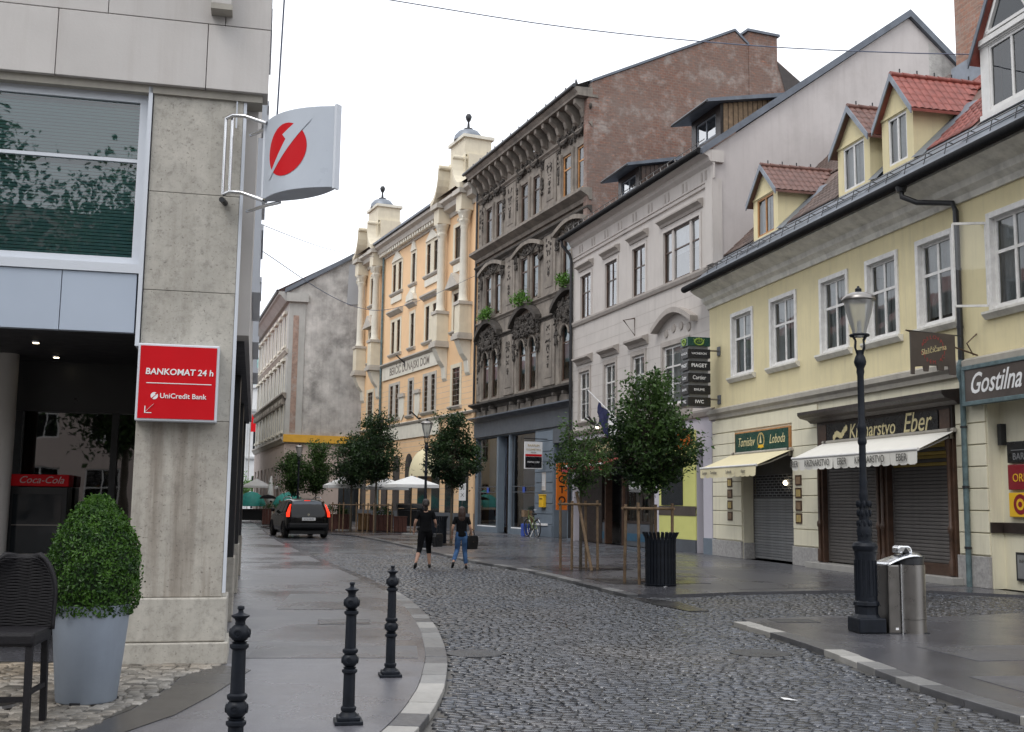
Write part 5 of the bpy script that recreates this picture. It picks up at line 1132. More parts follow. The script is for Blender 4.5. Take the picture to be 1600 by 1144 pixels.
# ---------------------------------------------------------------- apricot house with columned bays
def apricot_house():
    A=(-11.4,86.0); B=(-2.08,65.2); ang=math.atan2(B[1]-A[1],B[0]-A[0]); X0,X1=-1.3,22.75
    b=thing('apricot_house','apricot townhouse with cream columned bays, curved gables and lettered frieze','house',(*A,0),ang)
    pa=[(6.08,6.75),(7.35,8.05)]; si=[(10.4,11.1)]; pb=[(13.5,14.2),(14.9,15.6)]; bays=(1.15,19.4)
    rows=((16.9,19.05),(12.35,14.75),(7.6,10.0)); holes=[]
    for z0,z1 in rows:
        for a,c in pa+si+pb+[(x-.65,x+.65) for x in bays]: holes.append((a,c,z0,z1))
    m=MB(); wall(m,X0,X1,0,20.3,holes,0,.25); m.done('front_wall','orange_plaster',b)
    MB().box(X0+.02,X1-.02,1.2,14,0,20.6).done('house_core','orange_plaster',b)
    MB().quad((X0,1.3,0),(X0,0,0),(X0,0,20.6),(X0,1.3,20.6)).done('side_wall','orange_plaster',b)
    for k in range(26):
        z=.7+k*.36
        if z<10 and not 6<z<7.2: MB().box(X0,X1,-.004,.0,z,z+.02).done('ashlar_joint','stucco_grey',b)
    for zi,(z0,z1) in enumerate(rows):
        for gi,g in enumerate((pa,si,pb)):
            xa,xb=g[0][0],g[-1][1]
            for a,c in g: window(b,a,c,z0,z1,.05,1,(.7,.3),.06,.05,'brown_wood','glass',backd=.25)
            m=MB(); m.box(xa-.28,xa,-.035,.05,z0,z1+.2).box(xb,xb+.28,-.035,.05,z0,z1+.2).box(xa,xb,-.035,.05,z1,z1+.2)
            if len(g)>1: m.box(g[0][1],g[1][0],-.03,.1,z0,z1)
            m.done('surround','stucco_cream' if zi<2 else 'stucco_grey',b)
            m=MB(); moulding(m,xa-.4,xb+.4,[(0,z0-.22),(.1,z0-.2),(.2,z0-.08),(.2,z0),(0,z0+.01)]); m.done('sill','stucco_grey',b)
            if zi==1:
                m=MB(); moulding(m,xa-.5,xb+.5,[(0,z1+.45),(.1,z1+.5),(.35,z1+.7),(.35,z1+.8),(0,z1+.9)]); m.done('hood','stucco_grey',b)
                if gi==1: MB().prism([(xa-.5,z1+.9),(xb+.5,z1+.9),(xb+.35,z1+1.3),((xa+xb)/2,z1+1.6),(xa-.35,z1+1.3)],'y',-.3,0).done('round_pediment','stucco_pale',b)
            if zi==0:
                MB().prism([(xa-.2,z1+.2),(xb+.2,z1+.2),((xa+xb)/2+.2,z1+.85),((xa+xb)/2-.2,z1+.85)],'y',-.12,0).done('crest','stucco_pale',b)
                MB().box(xa-.2,xb+.2,-.1,0,z0-.75,z0-.3).done('apron_panel','stucco_pale',b)
    for x in bays:
        for zi,(z0,z1) in enumerate(rows):
            window(b,x-.65,x+.65,z0,z1,.04,2,(.7,.3),.07,.06,'brown_wood','glass',backd=.25)
            m=MB(); m.box(x-.95,x-.65,-.04,.05,z0,z1+.25).box(x+.65,x+.95,-.04,.05,z0,z1+.25).box(x-.65,x+.65,-.04,.05,z1,z1+.25); m.done('surround','stucco_cream',b)
            m=MB(); moulding(m,x-1.05,x+1.05,[(0,z0-.22),(.1,z0-.2),(.22,z0-.08),(.22,z0),(0,z0+.01)]); m.done('sill','stucco_grey',b)
        MB().prism([(x-1.15,15.05),(x+1.15,15.05),(x,16.0)],'y',-.5,0).done('triangular_pediment','stucco_grey',b); MB().box(x-.7,x+.7,-.1,0,16.1,16.6).done('apron_panel','stucco_pale',b)
        for s in (-1,1):
            cx=x+s*1.98; cy=-.42
            MB().prism([(0,9.3),(-.12,9.5),(-.2,10.2),(-.5,10.6),(-.72,11.1),(-.85,11.45),(0,11.45)][::-1],'x',cx-.36,cx+.36).done('scroll_bracket','stucco_pale',b,bevel=.03)
            m=MB(); m.box(cx-.58,cx+.58,-.98,0,11.45,11.7).box(cx-.52,cx+.52,-.9,0,11.7,11.85); m.done('bracket_shelf','stucco_grey',b)
            MB().box(cx-.42,cx+.42,-.82,0,11.85,13.6).done('pedestal','stucco_cream',b,bevel=.02); MB().box(cx-.5,cx+.5,-.9,0,13.6,13.8).done('pedestal_cap','stucco_grey',b)
            MB().lathe([(.34,13.8),(.34,13.92),(.29,14.0),(.28,14.3),(.235,18.4),(.26,18.45),(.26,18.55)],14,(cx,cy,0)).done('column','stucco_pale',b,smooth=40)
            k=MB().lathe([(.25,18.55),(.36,18.9),(.3,18.95),(.42,19.35),(.46,19.4),(.46,19.5)],14,(cx,cy,0)); lumps(k,cx,19.3,.8,.5,6,cy-.28,.09); k.done('capital','stucco_pale',b,smooth=40)
            MB().box(cx-.45,cx+.45,-.85,0,19.5,20.5).done('entablature_block','stucco_cream',b,bevel=.02); MB().box(cx-.62,cx+.62,-1.05,0,20.5,20.8).done('entablature_cap','stucco_grey',b)
            n=7; arc=[(x+s*(2.6-1.35*math.sin(math.pi/2*q/n)),20.8+1.95*(1-math.cos(math.pi/2*q/n))) for q in range(n+1)]
            arc2=[(p[0]-s*.0,p[1]+.32) for p in arc]
            poly=arc+arc2[::-1]
            if s>0: poly=poly[::-1]
            MB().prism(poly,'y',-1.05,.15).done('curved_gable','stucco_cream',b)
            MB().lathe([(.16,-.55),(.16,.55)],10).done('gable_scroll','stucco_cream',b).matrix_basis=Matrix.Translation((x+s*1.2,-.45,23.1))@Matrix.Rotation(R(90),4,'X')
        m=MB(); wall(m,x-1.5,x+1.5,20.3,23.4,[(x-.42,x+.42,21.9,23.1)],-.25,.2); m.box(x-1.5,x+1.5,-.04,1.6,20.3,23.4); m.done('attic_block','stucco_cream',b)
        window(b,x-.42,x+.42,21.9,23.1,-.15,1,(1,),.06,.05,'zinc','glass_blue',backd=.09)
        lm=MB(); lumps(lm,x,21.6,2.0,.9,16,-.26,.12); stuff(lm.done('stucco_ornament','stucco_pale',b,smooth=180))
        MB().box(x-1.25,x+1.25,-.2,1.6,23.4,24.5).done('attic_top','stucco_cream',b); MB().box(x-1.4,x+1.4,-.35,1.75,24.5,24.7).done('attic_cornice','stucco_pale',b)
        d=MB().lathe([(.95,0),(.9,.3),(.65,.6),(.25,.75)],14,(x,.5,24.7)).done('dome_cap','zinc',b,smooth=60)
        MB().lathe([(.3,0),(.3,.1),(.1,.15),(.06,.55),(.16,.7),(.22,.9),(.12,1.08)],10,(x,.5,25.42)).done('finial','black_metal',d,smooth=60)
    # main cornice with dentils, roof edge
    m=MB(); moulding(m,X0,X1,[(0,19.9),(.1,19.9),(.14,20.15),(.5,20.3),(.55,20.6),(.8,20.75),(.8,20.95),(0,21.0)]); m.done('cornice','stucco_grey',b)
    for k in range(27): MB().box(3.9+k*.5,4.15+k*.5,-.45,-.14,20.05,20.3).done('dentil','stucco_pale',b)
    MB().box(3.6,17.2,-.95,.2,21.0,21.15).done('gutter','dark_zinc',b); MB().add([(X0,-.9,21.16),(X1,-.9,21.16),(X1,7,25.2),(X0,7,25.2),(X0,14,21),(X1,14,21)],[(0,1,2,3),(3,2,5,4)]).done('roof','dark_tile',b)
    MB().box(4.3,16.6,-.1,0,10.55,11.5).done('lettered_frieze','stucco_pale',b); m=MB(); moulding(m,4.2,16.8,[(0,11.5),(.1,11.52),(.3,11.66),(.3,11.75),(0,11.8)]); m.done('frieze_cornice','stucco_grey',b)
    lettering('BERČIČ DUNAJSKI DOM',.78,'sooty_stone',b,(10.4,-.105,11.02),bold=.02,sx=1.02)
    MB().box(4.3,16.6,-.09,0,6.0,6.95).done('white_band','stucco_pale',b); m=MB(); moulding(m,X0,X1,[(0,6.95),(.15,6.98),(.22,7.1),(0,7.2)]); m.done('string_course','stucco_grey',b)
    for x in (8.9,12.2): MB().prism([(x-.5,7.7),(x,7.3),(x+.5,7.7),(x+.5,9.0),(x-.5,9.0)],'y',-.07,0).done('relief_panel','stucco_pale',b); MB().box(x-.62,x+.62,-.16,0,9.0,9.25).done('relief_cap','stucco_grey',b)
    for k,x in enumerate((-.1,2.6,5.3,8.0,10.7,13.4,16.1,18.6,21.0)):
        MB().box(x-.75,x+.75,-.02,-.008,.2,4.2).done('shop_opening','dark_window',b); n=8
        MB().prism([(x+.75*math.cos(math.pi*q/n),4.2+.75*math.sin(math.pi*q/n)) for q in range(n+1)],'y',-.021,-.009).done('arch_light','dark_window',b)
    MB().box(X0,X1,-.06,-.022,0,1.0).done('plinth','slate_paint',b)
    MB().tube([(4.05,-.15,20.6),(4.05,-.12,7),(4.05,-.12,.2)],.09,8).done('downpipe','teal_pipe',b)
    MB().box(22.3,22.74,-.1,.0,0,20.3).done('end_pilaster','orange_plaster',b)
    aw=thing('dome_awning','rounded cream awning over a door of the apricot house','awning',(A[0]+math.cos(ang)*14.6,A[1]+math.sin(ang)*14.6,3.3),ang)
    m=MB(); n=10; vs=[]
    for i in range(n+1):
        a=math.pi/2*i/n
        for j in range(9): q=j/8*math.pi; vs.append((-1.5*math.cos(q)*1.0,-1.2*math.sin(a)*(.25+.75*math.sin(q)),1.9*math.cos(a)*(.4+.6*math.sin(q))))
    m.add(vs,[(i*9+j,i*9+j+1,i*9+j+10,i*9+j+9) for i in range(n) for j in range(8)]); m.done('cloth','awning_cloth',aw,smooth=180); MB().tube([(-1.5,-.3,0),(-.8,-1.0,0),(0,-1.2,0),(.8,-1.0,0),(1.5,-.3,0)],.03,6).done('hoop','white_paint',aw)
    for x,z in ((12.9,7.1),(9.5,11.3),(4.6,7.6)):
        f=thing('flag_holder',{12.9:'dark iron flag holder above the white band',9.5:'dark iron flag holder on the lettered frieze',4.6:'dark iron flag holder by the apricot house downpipe'}[x],'bracket',(*A,0),ang)
        MB().tube([(x,0,z),(x-.1,-.7,z+.6)],.05,6).done('arm','black_metal',f); MB().box(x-.1,x+.1,-.12,.0,z-.2,z+.2).done('plate','black_metal',f)
apricot_house()
# ---------------------------------------------------------------- grey house with flaking blank wall
def grey_house():
    A=(-26.0,112.0); C=(-18.1,88.0); ang=math.atan2(C[1]-A[1],C[0]-A[0]); L=(Vector(C)-Vector(A)).length
    b=thing('grey_house','grey three-storey house with flaking blank wall and yellow fascia','house',(*A,0),ang)
    cols=[1.2+k*3.05 for k in range(8)]; rows=((14.2,16.6),(10.3,12.7),(7.2,9.3)); H=[(x,x+1.25,z0,z1) for x in cols for z0,z1 in rows]
    m=MB(); wall(m,0,L,6.2,18.0,H,0,.2); m.done('street_wall','grey_facade',b)
    m=MB(); wall(m,0,L,0,6.2,[(x,x+1.4,.4,4.4) for x in cols],0,.25); m.done('ground_wall','pink_plaster',b)
    for x in cols:
        for z0,z1 in rows:
            w=window(b,x,x+1.25,z0,z1,.04,2,(.65,.35),.09,.08,'white_paint','glass',backd=.1)
            m=MB(); m.box(x-.22,x,-.04,.05,z0,z1+.2).box(x+1.25,x+1.47,-.04,.05,z0,z1+.2).box(x-.3,x+1.55,-.25,.05,z1+.2,z1+.45).box(x-.3,x+1.55,-.2,.05,z0-.2,z0); m.done('surround','stucco_pale',w)
        window(b,x,x+1.4,.4,4.4,.1,2,(.7,.3),.1,.08,'white_paint','glass',backd=.1)
    for z,o,h,mt in ((6.15,.3,.5,'stucco_grey'),(9.75,.35,.45,'sooty_stone'),(13.4,.25,.35,'stucco_grey'),(17.6,.9,.8,'grey_facade')):
        m=MB(); moulding(m,-.1,L+.1,[(0,z),(o*.3,z),(o*.8,z+h*.6),(o,z+h*.7),(o,z+h),(0,z+h)]); m.done('cornice',mt,b)
    for k in range(24): MB().box(.4+k*1.05,.8+k*1.05,-.3,0,9.3,9.75).done('cornice_bracket','sooty_stone',b)
    MB().tube([(-.3,-1.0,18.45),(L,-1.0,18.45)],.12,6).done('gutter','black_metal',b)
    # blank wall in its own direction
    d=Vector((6.9,1.6)); c,s=math.cos(-ang),math.sin(-ang); dl=Vector((d.x*c-d.y*s,d.x*s+d.y*c)).normalized()
    P=lambda t,z,o=0:(L+dl.x*t+dl.y*o,dl.y*t-dl.x*o,z)
    prof=[(0,0),(11,0),(11,25),(0,18.4)]
    MB().add([P(0,6.1),P(11,6.1),P(11,25.2),(P(0,18.4))],[(0,1,2,3)]).done('blank_wall','ruin_plaster',b)
    MB().add([P(0,0),P(11,0),P(11,6.2),(P(0,6.2))],[(0,1,2,3)]).done('ground_wall','pink_plaster',b)
    MB().add([P(0,6.2,.06),P(1.3,6.2,.06),P(1.3,17.6,.06),P(0,17.6,.06),P(1.3,6.2,0),P(1.3,17.6,0)],[(0,1,2,3),(1,4,5,2)]).done('corner_pilaster','grey_facade',b)
    MB().add([P(.35,7.,.075),P(.8,7.,.075),P(.8,16.5,.075),P(.35,16.5,.075)],[(0,1,2,3)]).done('exposed_brick','ruin_brick',b)
    MB().add([P(-.25,17.6,.35),P(1.5,17.6,.35),P(1.5,18.3,.35),P(-.25,18.3,.35),P(-.25,17.6,0),P(1.5,17.6,0),P(1.5,18.3,0),P(-.25,18.3,0)],[(0,1,2,3),(1,5,6,2),(3,2,6,7),(0,4,5,1)]).done('cornice_return','grey_facade',b)
    MB().add([P(-.4,18.3,.25),P(11,25.1,.25),P(11,25.45,.25),P(-.4,18.65,.25),P(-.4,18.3,-.3),P(11,25.1,-.3),P(11,25.45,-.3),P(-.4,18.65,-.3)],[(0,1,2,3),(3,2,6,7),(0,4,5,1)]).done('verge','dark_zinc',b)
    MB().add([P(4.6,17.6,.06),P(9.5,18.0,.06),P(9.5,23.9,.06),P(4.7,20.9,.06)],[(0,1,2,3)]).done('rendered_patch','patch_grey',b)
    MB().add([P(6.2,6.3,.05),P(9.5,6.3,.05),P(9.5,14.,.05),P(6.6,12.,.05)],[(0,1,2,3)]).done('rendered_patch','stucco_grey',b)
    MB().add([P(-.1,6.25,.25),P(9,6.15,.25),P(9,6.75,.25),P(-.1,6.85,.25),P(-.1,6.25,0),P(9,6.15,0),P(9,6.75,0),P(-.1,6.85,0)],[(0,1,2,3),(3,2,6,7),(0,4,5,1),(0,3,7,4)]).done('yellow_fascia','yellow_board',b)
    MB().add([P(4.4,0,.05),P(7.5,0,.05),P(7.5,4.6,.05),P(6,5.1,.05),P(4.4,4.6,.05)],[(0,1,2,3,4)]).done('dark_entrance','dark_window',b)
    MB().add([(-.2,-1.0,18.5),(L+.1,-1.0,18.5),P(11,25.2),(3,11,25.2)],[(0,1,2,3)]).done('roof','red_tile',b)
    MB().box(.2,L-1.2,.5,8,0,18).done('house_core','grey_facade',b)
    MB().lathe([(.8,17.5),(.8,20.4)],4,(L-4.5,2.5,0)).done('chimney','chimney_brick',b)
mat('ruin_brick',(.30,.21,.17),.9,.3,3,.4,20,blotch=1.0,dirt=(.36,.345,.32)); mat('patch_grey',(.36,.37,.385),.85,.06,.8)
grey_house()
# ---------------------------------------------------------------- distant church
def church():
    b=thing('domed_church','far pale church with green copper dome beyond the street end','church',(-47.0,206,0),R(15))
    m=MB(); wall(m,-9,9,0,18,[(-6.5,-4.5,3,8),(-1.2,1.2,0,6),(4.5,6.5,3,8),(-6.5,-4.5,11,15),(-1.2,1.2,11,15),(4.5,6.5,11,15)],0,.6); m.done('facade','pale_stone',b)
    MB().box(-9,9,.61,14,0,18).done('nave','dark_window',b); 
    for z in (8.8,17.6): m=MB(); moulding(m,-9.3,9.3,[(0,z),(.5,z+.4),(.6,z+.8),(0,z+.9)]); m.done('cornice','pale_stone',b)
    for x in (-8,-3,3,8): MB().box(x-.6,x+.6,-.4,0,0,17.6).done('pilaster','pale_stone',b)
    MB().lathe([(5,18),(5,22.5),(5.5,22.6),(5.5,23.2)],12,(1,6,0)).done('drum','pale_stone',b,smooth=30)
    d=MB().lathe([(5.4,23.2),(5.2,25),(4.2,27.2),(2.4,28.6),(1.5,29)],16,(1,6,0)).done('dome','patina',b,smooth=60)
    MB().lathe([(1.5,29),(1.5,31),(1.8,31.1),(1.0,32.2),(.15,33),(.1,35)],10,(1,6,0)).done('lantern','patina',d,smooth=40)
    r=thing('red_banner','red banner hanging at the street end before the church','banner',(-33.2,140,0),R(15)); MB().tube([(0,0,0),(0,0,12.5)],.08,6).done('mast','steel',r); MB().box(.05,.9,-.02,.02,10.2,12.4).done('cloth','sign_red',r)
church()
# ---------------------------------------------------------------- unseen houses past the bank, added to block sky from the windows opposite
def left_row():
    A=(-9.5,33.0); B=(-27.6,108.0); ang=math.atan2(B[1]-A[1],B[0]-A[0])
    for k in range(3):
        L=24.6; P=(A[0]+(B[0]-A[0])*k*.333,A[1]+(B[1]-A[1])*k*.333); H=(11.6,12.4,12.0)[k]
        b=thing('added_row_house',['ochre plain townhouse added unseen after the corner bank','grey plain townhouse added unseen in the middle of the left-hand row','pale plain townhouse added unseen at the far end of the left-hand row'][k],'house',(*P,0),ang,'unseen townhouses added as the left-hand row')
        cols=[1.4+j*3.2 for j in range(7)]; hs=[(x,x+1.3,z,z+2.2) for x in cols for z in (1.0,5.0,8.3)]
        m=MB(); wall(m,0,L,0,H,hs,0,.2); m.done('front_wall',('stucco_grey','grey_facade','stucco_cream')[k],b); MB().box(.05,L-.05,.6,10,0,H).done('house_core','dark_room',b)
        for h in hs: window(b,*h,.1,2,(.65,.35),.08,.07,'white_paint','glass',backd=.3)
        m=MB(); moulding(m,0,L,[(0,H-.6),(.2,H-.5),(.6,H-.1),(.6,H),(0,H)]); m.done('cornice','stucco_grey',b); MB().add([(0,-.6,H),(L,-.6,H),(L,5,H+2.5),(0,5,H+2.5),(0,10,H),(L,10,H)],[(0,1,2,3),(3,2,5,4)]).done('roof','red_tile',b)
left_row()
# ---------------------------------------------------------------- houses closing the square behind the viewer, added as enclosure to darken reflections
def square_side():
    for k in range(5):
        L=18.; H=(13,15,12.5,14.5,13.5)[k]
        b=thing('added_square_house',['cream house of the square added behind the viewer','grey house added on the square next to the cream one','pink house added in the middle of the square side','pale house added on the square right of the pink one','grey-green house added at the right end of the square'][k],'house',(50-k*20.,-32,0),math.pi,'houses added across the square')
        cols=[1.2+j*2.9 for j in range(6)]; hs=[(x,x+1.3,z,z+2.1) for x in cols for z in (4.6,8.2)]+[(x-.2,x+1.6,.3,3.2) for x in cols]
        m=MB(); wall(m,0,L,0,H,hs,0,.2); m.done('front_wall',('stucco_cream','grey_facade','pink_plaster','beige_plaster','stucco_grey')[k],b); MB().box(.05,L-.05,.5,10,0,H).done('house_core','dark_room',b)
        for h in hs: window(b,*h,.1,2,(.65,.35),.08,.07,'white_paint','glass',backd=.3)
        m=MB(); moulding(m,0,L,[(0,H-.6),(.2,H-.5),(.6,H-.1),(.6,H),(0,H)]); m.done('cornice','stucco_grey',b); MB().add([(0,-.6,H),(L,-.6,H),(L,5,H+4),(0,5,H+4),(0,10,H),(L,10,H)],[(0,1,2,3),(3,2,5,4)]).done('roof','dark_tile',b)
square_side()
# ---------------------------------------------------------------- street furniture
def bollard(loc,label):
    b=thing('bollard',label,'bollard',loc,R(12),'iron bollards along the curved kerb')
    MB().box(-.105,.105,-.105,.105,0,.028).box(-.085,.085,-.085,.085,.028,.055).done('foot','bollard_iron',b,bevel=.006)
    P=[(.075,.055),(.05,.085),(.058,.10),(.058,.118),(.046,.125),(.044,.36),(.058,.375),(.058,.39),(.042,.398),(.05,.41)]
    MB().lathe(P,18).done('lower_shaft','bollard_iron',b,smooth=40)
    for i,z in enumerate((.462,.885)):
        r=.062-.004*i
        o=MB().ell((0,0,z),(r,r,r*.95),18,12).done('ball','bollard_iron',b,smooth=180)
        for k in range(4):
            a=R(-90+k*90-12); q=MB().lathe([(.026,-.006),(.026,.004),(.018,.006),(.016,.002),(.008,.002),(.006,.005)],14).done('medallion','bollard_iron',o,smooth=40)
            q.matrix_basis=Matrix.Translation((math.cos(a)*r*.93,math.sin(a)*r*.93,z))@Matrix.Rotation(a,4,'Z')@Matrix.Rotation(R(90),4,'Y')
    MB().lathe([(.05,.51),(.058,.522),(.058,.538),(.042,.548),(.039,.79),(.054,.805),(.054,.82),(.038,.828),(.045,.835)],18).done('upper_shaft','bollard_iron',b,smooth=40)
    MB().lathe([(.03,.935),(.028,.95),(.034,.965),(.052,.978),(.053,.985),(.03,.993),(.016,1.0),(.014,1.015),(.021,1.022),(.019,1.036),(.006,1.04)],16).done('finial','bollard_iron',b,smooth=40)
    return b
bollard((-1.55,6.5,0),'iron bollard nearest the travertine pillar and flower pot'); bollard((-1.19,8.5,0),'middle iron bollard of the three on the curved pavement'); bollard((-1.12,10.75,0),'iron bollard farthest along the curved pavement, towards the walkers')
def lamp(loc,label):
    l=thing('street_lamp',label,'street lamp',loc,R(8),'old cast-iron street lamps')
    MB().box(-.19,.19,-.19,.19,0,.2).done('footing','bollard_iron',l,bevel=.02)
    MB().lathe([(.185,.2),(.15,.24),(.15,.34),(.17,.36),(.165,.4),(.145,.42)],8).done('pedestal_base','bollard_iron',l,smooth=20)
    d=MB().lathe([(.145,.42),(.138,1.0),(.145,1.03),(.145,1.07),(.165,1.10),(.17,1.14),(.15,1.18),(.1,1.2)],16).done('pedestal','bollard_iron',l,smooth=30)
    for k in range(16):
        a=2*math.pi*k/16; o=MB().box(-.012,.012,-.006,.006,.48,.95).done('flute','bollard_iron',d); o.matrix_basis=Matrix.Rotation(a,4,'Z')@Matrix.Translation((0,-.142,0))
    m=MB().lathe([(.10,1.2),(.095,1.28),(.11,1.34),(.085,1.42),(.07,1.5),(.085,1.56),(.065,1.62),(.055,1.75),(.066,1.8),(.06,1.86),(.052,1.95),(.06,2.0),(.05,2.06),(.046,2.5)],14)
    for k in range(8):
        for z in (1.3,1.44,1.58,1.7): a=k*.785+z*3; m.ell((.085*math.cos(a),.085*math.sin(a),z),(.022,.022,.05),6,4)
    m.done('ornamented_shaft','bollard_iron',l,smooth=40)
    MB().lathe([(.05,2.5),(.062,2.53),(.062,2.56),(.05,2.6),(.056,2.68),(.064,2.72),(.064,2.76),(.048,2.8),(.045,3.45),(.055,3.5),(.05,3.55),(.075,3.6),(.085,3.64),(.07,3.7),(.05,3.74),(.06,3.8)],14).done('shaft','bollard_iron',l,smooth=40)
    for k in range(4):
        a=k*math.pi/2+.3; c,s=math.cos(a),math.sin(a)
        MB().tube([(.04*c,.04*s,3.74),(.085*c,.085*s,3.84),(.075*c,.075*s,3.94),(.12*c,.12*s,4.0)],.014,6).done('lantern_arm','bollard_iron',l)
    MB().tube([(.12*math.cos(q*.3927),.12*math.sin(q*.3927),4.01) for q in range(16)],.018,6,True).done('lantern_ring','bollard_iron',l)
    g=MB(); n=24; pr=[(.085,4.0),(.10,4.08),(.135,4.2),(.175,4.34),(.195,4.46),(.198,4.5)]
    vs=[];fs=[]
    for r,z in pr:
        for i in range(n): a=2*math.pi*i/n; vs.append((r*math.cos(a),r*math.sin(a),z))
    for k in range(len(pr)-1):
        for i in range(n): j=(i+1)%n; fs.append((k*n+i,k*n+j,k*n+n+j,k*n+n+i))
    g.add(vs,fs); g.done('lantern_glass','lamp_glass',l,smooth=180)
    MB().lathe([(.04,3.98),(.04,4.06),(.03,4.08),(.03,4.2),(.012,4.22)],10).done('bulb','frosted',l,smooth=60)
    h=MB().lathe([(.22,4.49),(.232,4.50),(.232,4.52),(.20,4.56),(.12,4.60),(.05,4.615)],24).done('lantern_hood','steel',l,smooth=40)
    MB().lathe([(.045,4.615),(.045,4.66),(.02,4.68),(.015,4.7)],10).done('finial','bollard_iron',h,smooth=40)
    return l
mat('frosted',(.8,.8,.78),.4)
L1=lamp((4.79,15.02,0),'tall dark iron lamp beside the steel litter bin'); lamp((-3.1,40.5,0),'dark iron lamp beside the bushy tree by the apricot house'); lamp((-11.5,60.,0),'dark iron lamp rising behind the parked black car')
def steel_bin():
    b=thing('steel_bin','brushed steel litter bin with curved hood beside the iron lamp','litter bin',(5.31,15.1,0),R(6))
    def oval(a,bb,n=28,x0=0): return [(x0+a*math.cos(2*math.pi*k/n),bb*math.sin(2*math.pi*k/n)) for k in range(n)]
    n=28
    MB().prism(oval(.235,.24,n,.06),'z',.0,.18).done('lower_band','steel',b,smooth=30)
    MB().prism(oval(.238,.243,n,.06),'z',.186,.90).done('drum','steel',b,smooth=30)
    MB().box(-.30,-.13,-.21,.21,0.0,.90).done('side_panel','steel',b,bevel=.02); MB().box(-.128,-.112,-.232,-.20,0,.91).done('seam_trim','bright_steel',b)
    MB().prism(oval(.225,.23,n,.06),'z',.905,.98).done('opening_collar','black_metal',b,smooth=30)
    # hood: curved sheet rising over the opening
    m=MB(); vs=[]
    for i in range(9):
        t=i/8; x=-.31+.50*t; z=.90+.165*math.sin(t*math.pi*.52)
        for j in range(9): y=-.24+.48*j/8; vs.append((x,y*(1-.12*t),z-.05*abs(y/.24)**2*t))
    m.add(vs,[(i*9+j,i*9+9+j,i*9+j+10,i*9+j+1) for i in range(8) for j in range(8)]); h=m.done('hood','bright_steel',b,smooth=180); md=h.modifiers.new('s','SOLIDIFY'); md.thickness=.012
    MB().prism(oval(.20,.2,n,.10),'z',.98,1.02).done('rear_lid','black_metal',b,smooth=30)
    MB().prism([(-.10,1.05),(.12,1.05),(.10,1.13),(.06,1.15),(-.06,1.15),(-.10,1.12)],'y',-.09,.09).done('ashtray','bright_steel',b,bevel=.02); MB().prism([(-.03,1.055),(.07,1.055),(.02,1.125)],'y',-.095,-.088).done('ashtray_slot','black_metal',b)
    MB().box(-.21,-.17,-.216,-.209,.05,.08).done('sticker','print_white',b)
    MB().box(-.29,.27,-.2,.2,-.0,.012).done('foot','black_metal',b)
steel_bin()
def slat_bin(loc,label):
    b=thing('slatted_bin',label,'litter bin',loc,0,'dark slatted litter bins')
    n=26; s=MB(); w=.06
    for k,(r,z) in enumerate(((.315,.03),(.315,.86),(.325,.95),(.375,1.08))): pass
    prof=[(.315,.03),(.315,.88),(.325,.97),(.385,1.09)]
    vs=[]
    for r,z in prof: vs+=[(-w/2,-r,z),(w/2,-r,z),(w/2,-r+.014,z),(-w/2,-r+.014,z)]
    s.add(vs,[(4*k+i,4*k+(i+1)%4,4*k+4+(i+1)%4,4*k+4+i) for k in range(3) for i in range(4)]+[(3,2,1,0),(12,13,14,15)])
    me=s.mesh('slat','bollard_iron')
    for k in range(n): mo('slat',me,b,(0,0,0),(0,0,2*math.pi*k/n))
    for z in (.1,.85): MB().lathe([(.296,z),(.30,z+.002),(.30,z+.05),(.296,z+.052)],26).done('hoop','bollard_iron',b,smooth=40)
    MB().lathe([(.27,.04),(.28,.95)],20).done('liner','black_metal',b,smooth=60); MB().lathe([(.32,0),(.33,.04),(.3,.05)],26).done('foot_ring','bollard_iron',b,smooth=40)
    return b
slat_bin((3.12,23.05,0),'dark slatted litter bin in front of the large staked tree'); slat_bin((-2.85,44.6,0),'dark slatted litter bin near the apricot house tree')
# flower pot with clipped box
def leaves(pts,size,m,name,parent,rng,normal_bias=None,tones=None):
    vs=[];fs=[];tn=[]
    for i,(p,nrm) in enumerate(pts):
        s=size*rng.uniform(.6,1.35); d=Vector((rng.gauss(0,1),rng.gauss(0,1),rng.gauss(0,1)))
        if nrm is not None: d=d*.55+nrm
        d.normalize(); u=d.orthogonal().normalized(); a=rng.uniform(0,6.28); v=d.cross(u); t=(u*math.cos(a)+v*math.sin(a)); w=d.cross(t)
        b=len(vs); vs+=[p-t*s*.5,p+w*s*.27+d*s*.05,p+t*s*.5-d*s*.1,p-w*s*.27+d*s*.05]; fs.append((b,b+1,b+2,b+3)); q=tones[i] if tones else rng.random(); tn+=[q]*4
    m_=MB(); m_.v=vs; m_.f=fs; o=m_.done(name,m,parent); a=o.data.attributes.new('tone','FLOAT','POINT'); a.data.foreach_set('value',tn); return o
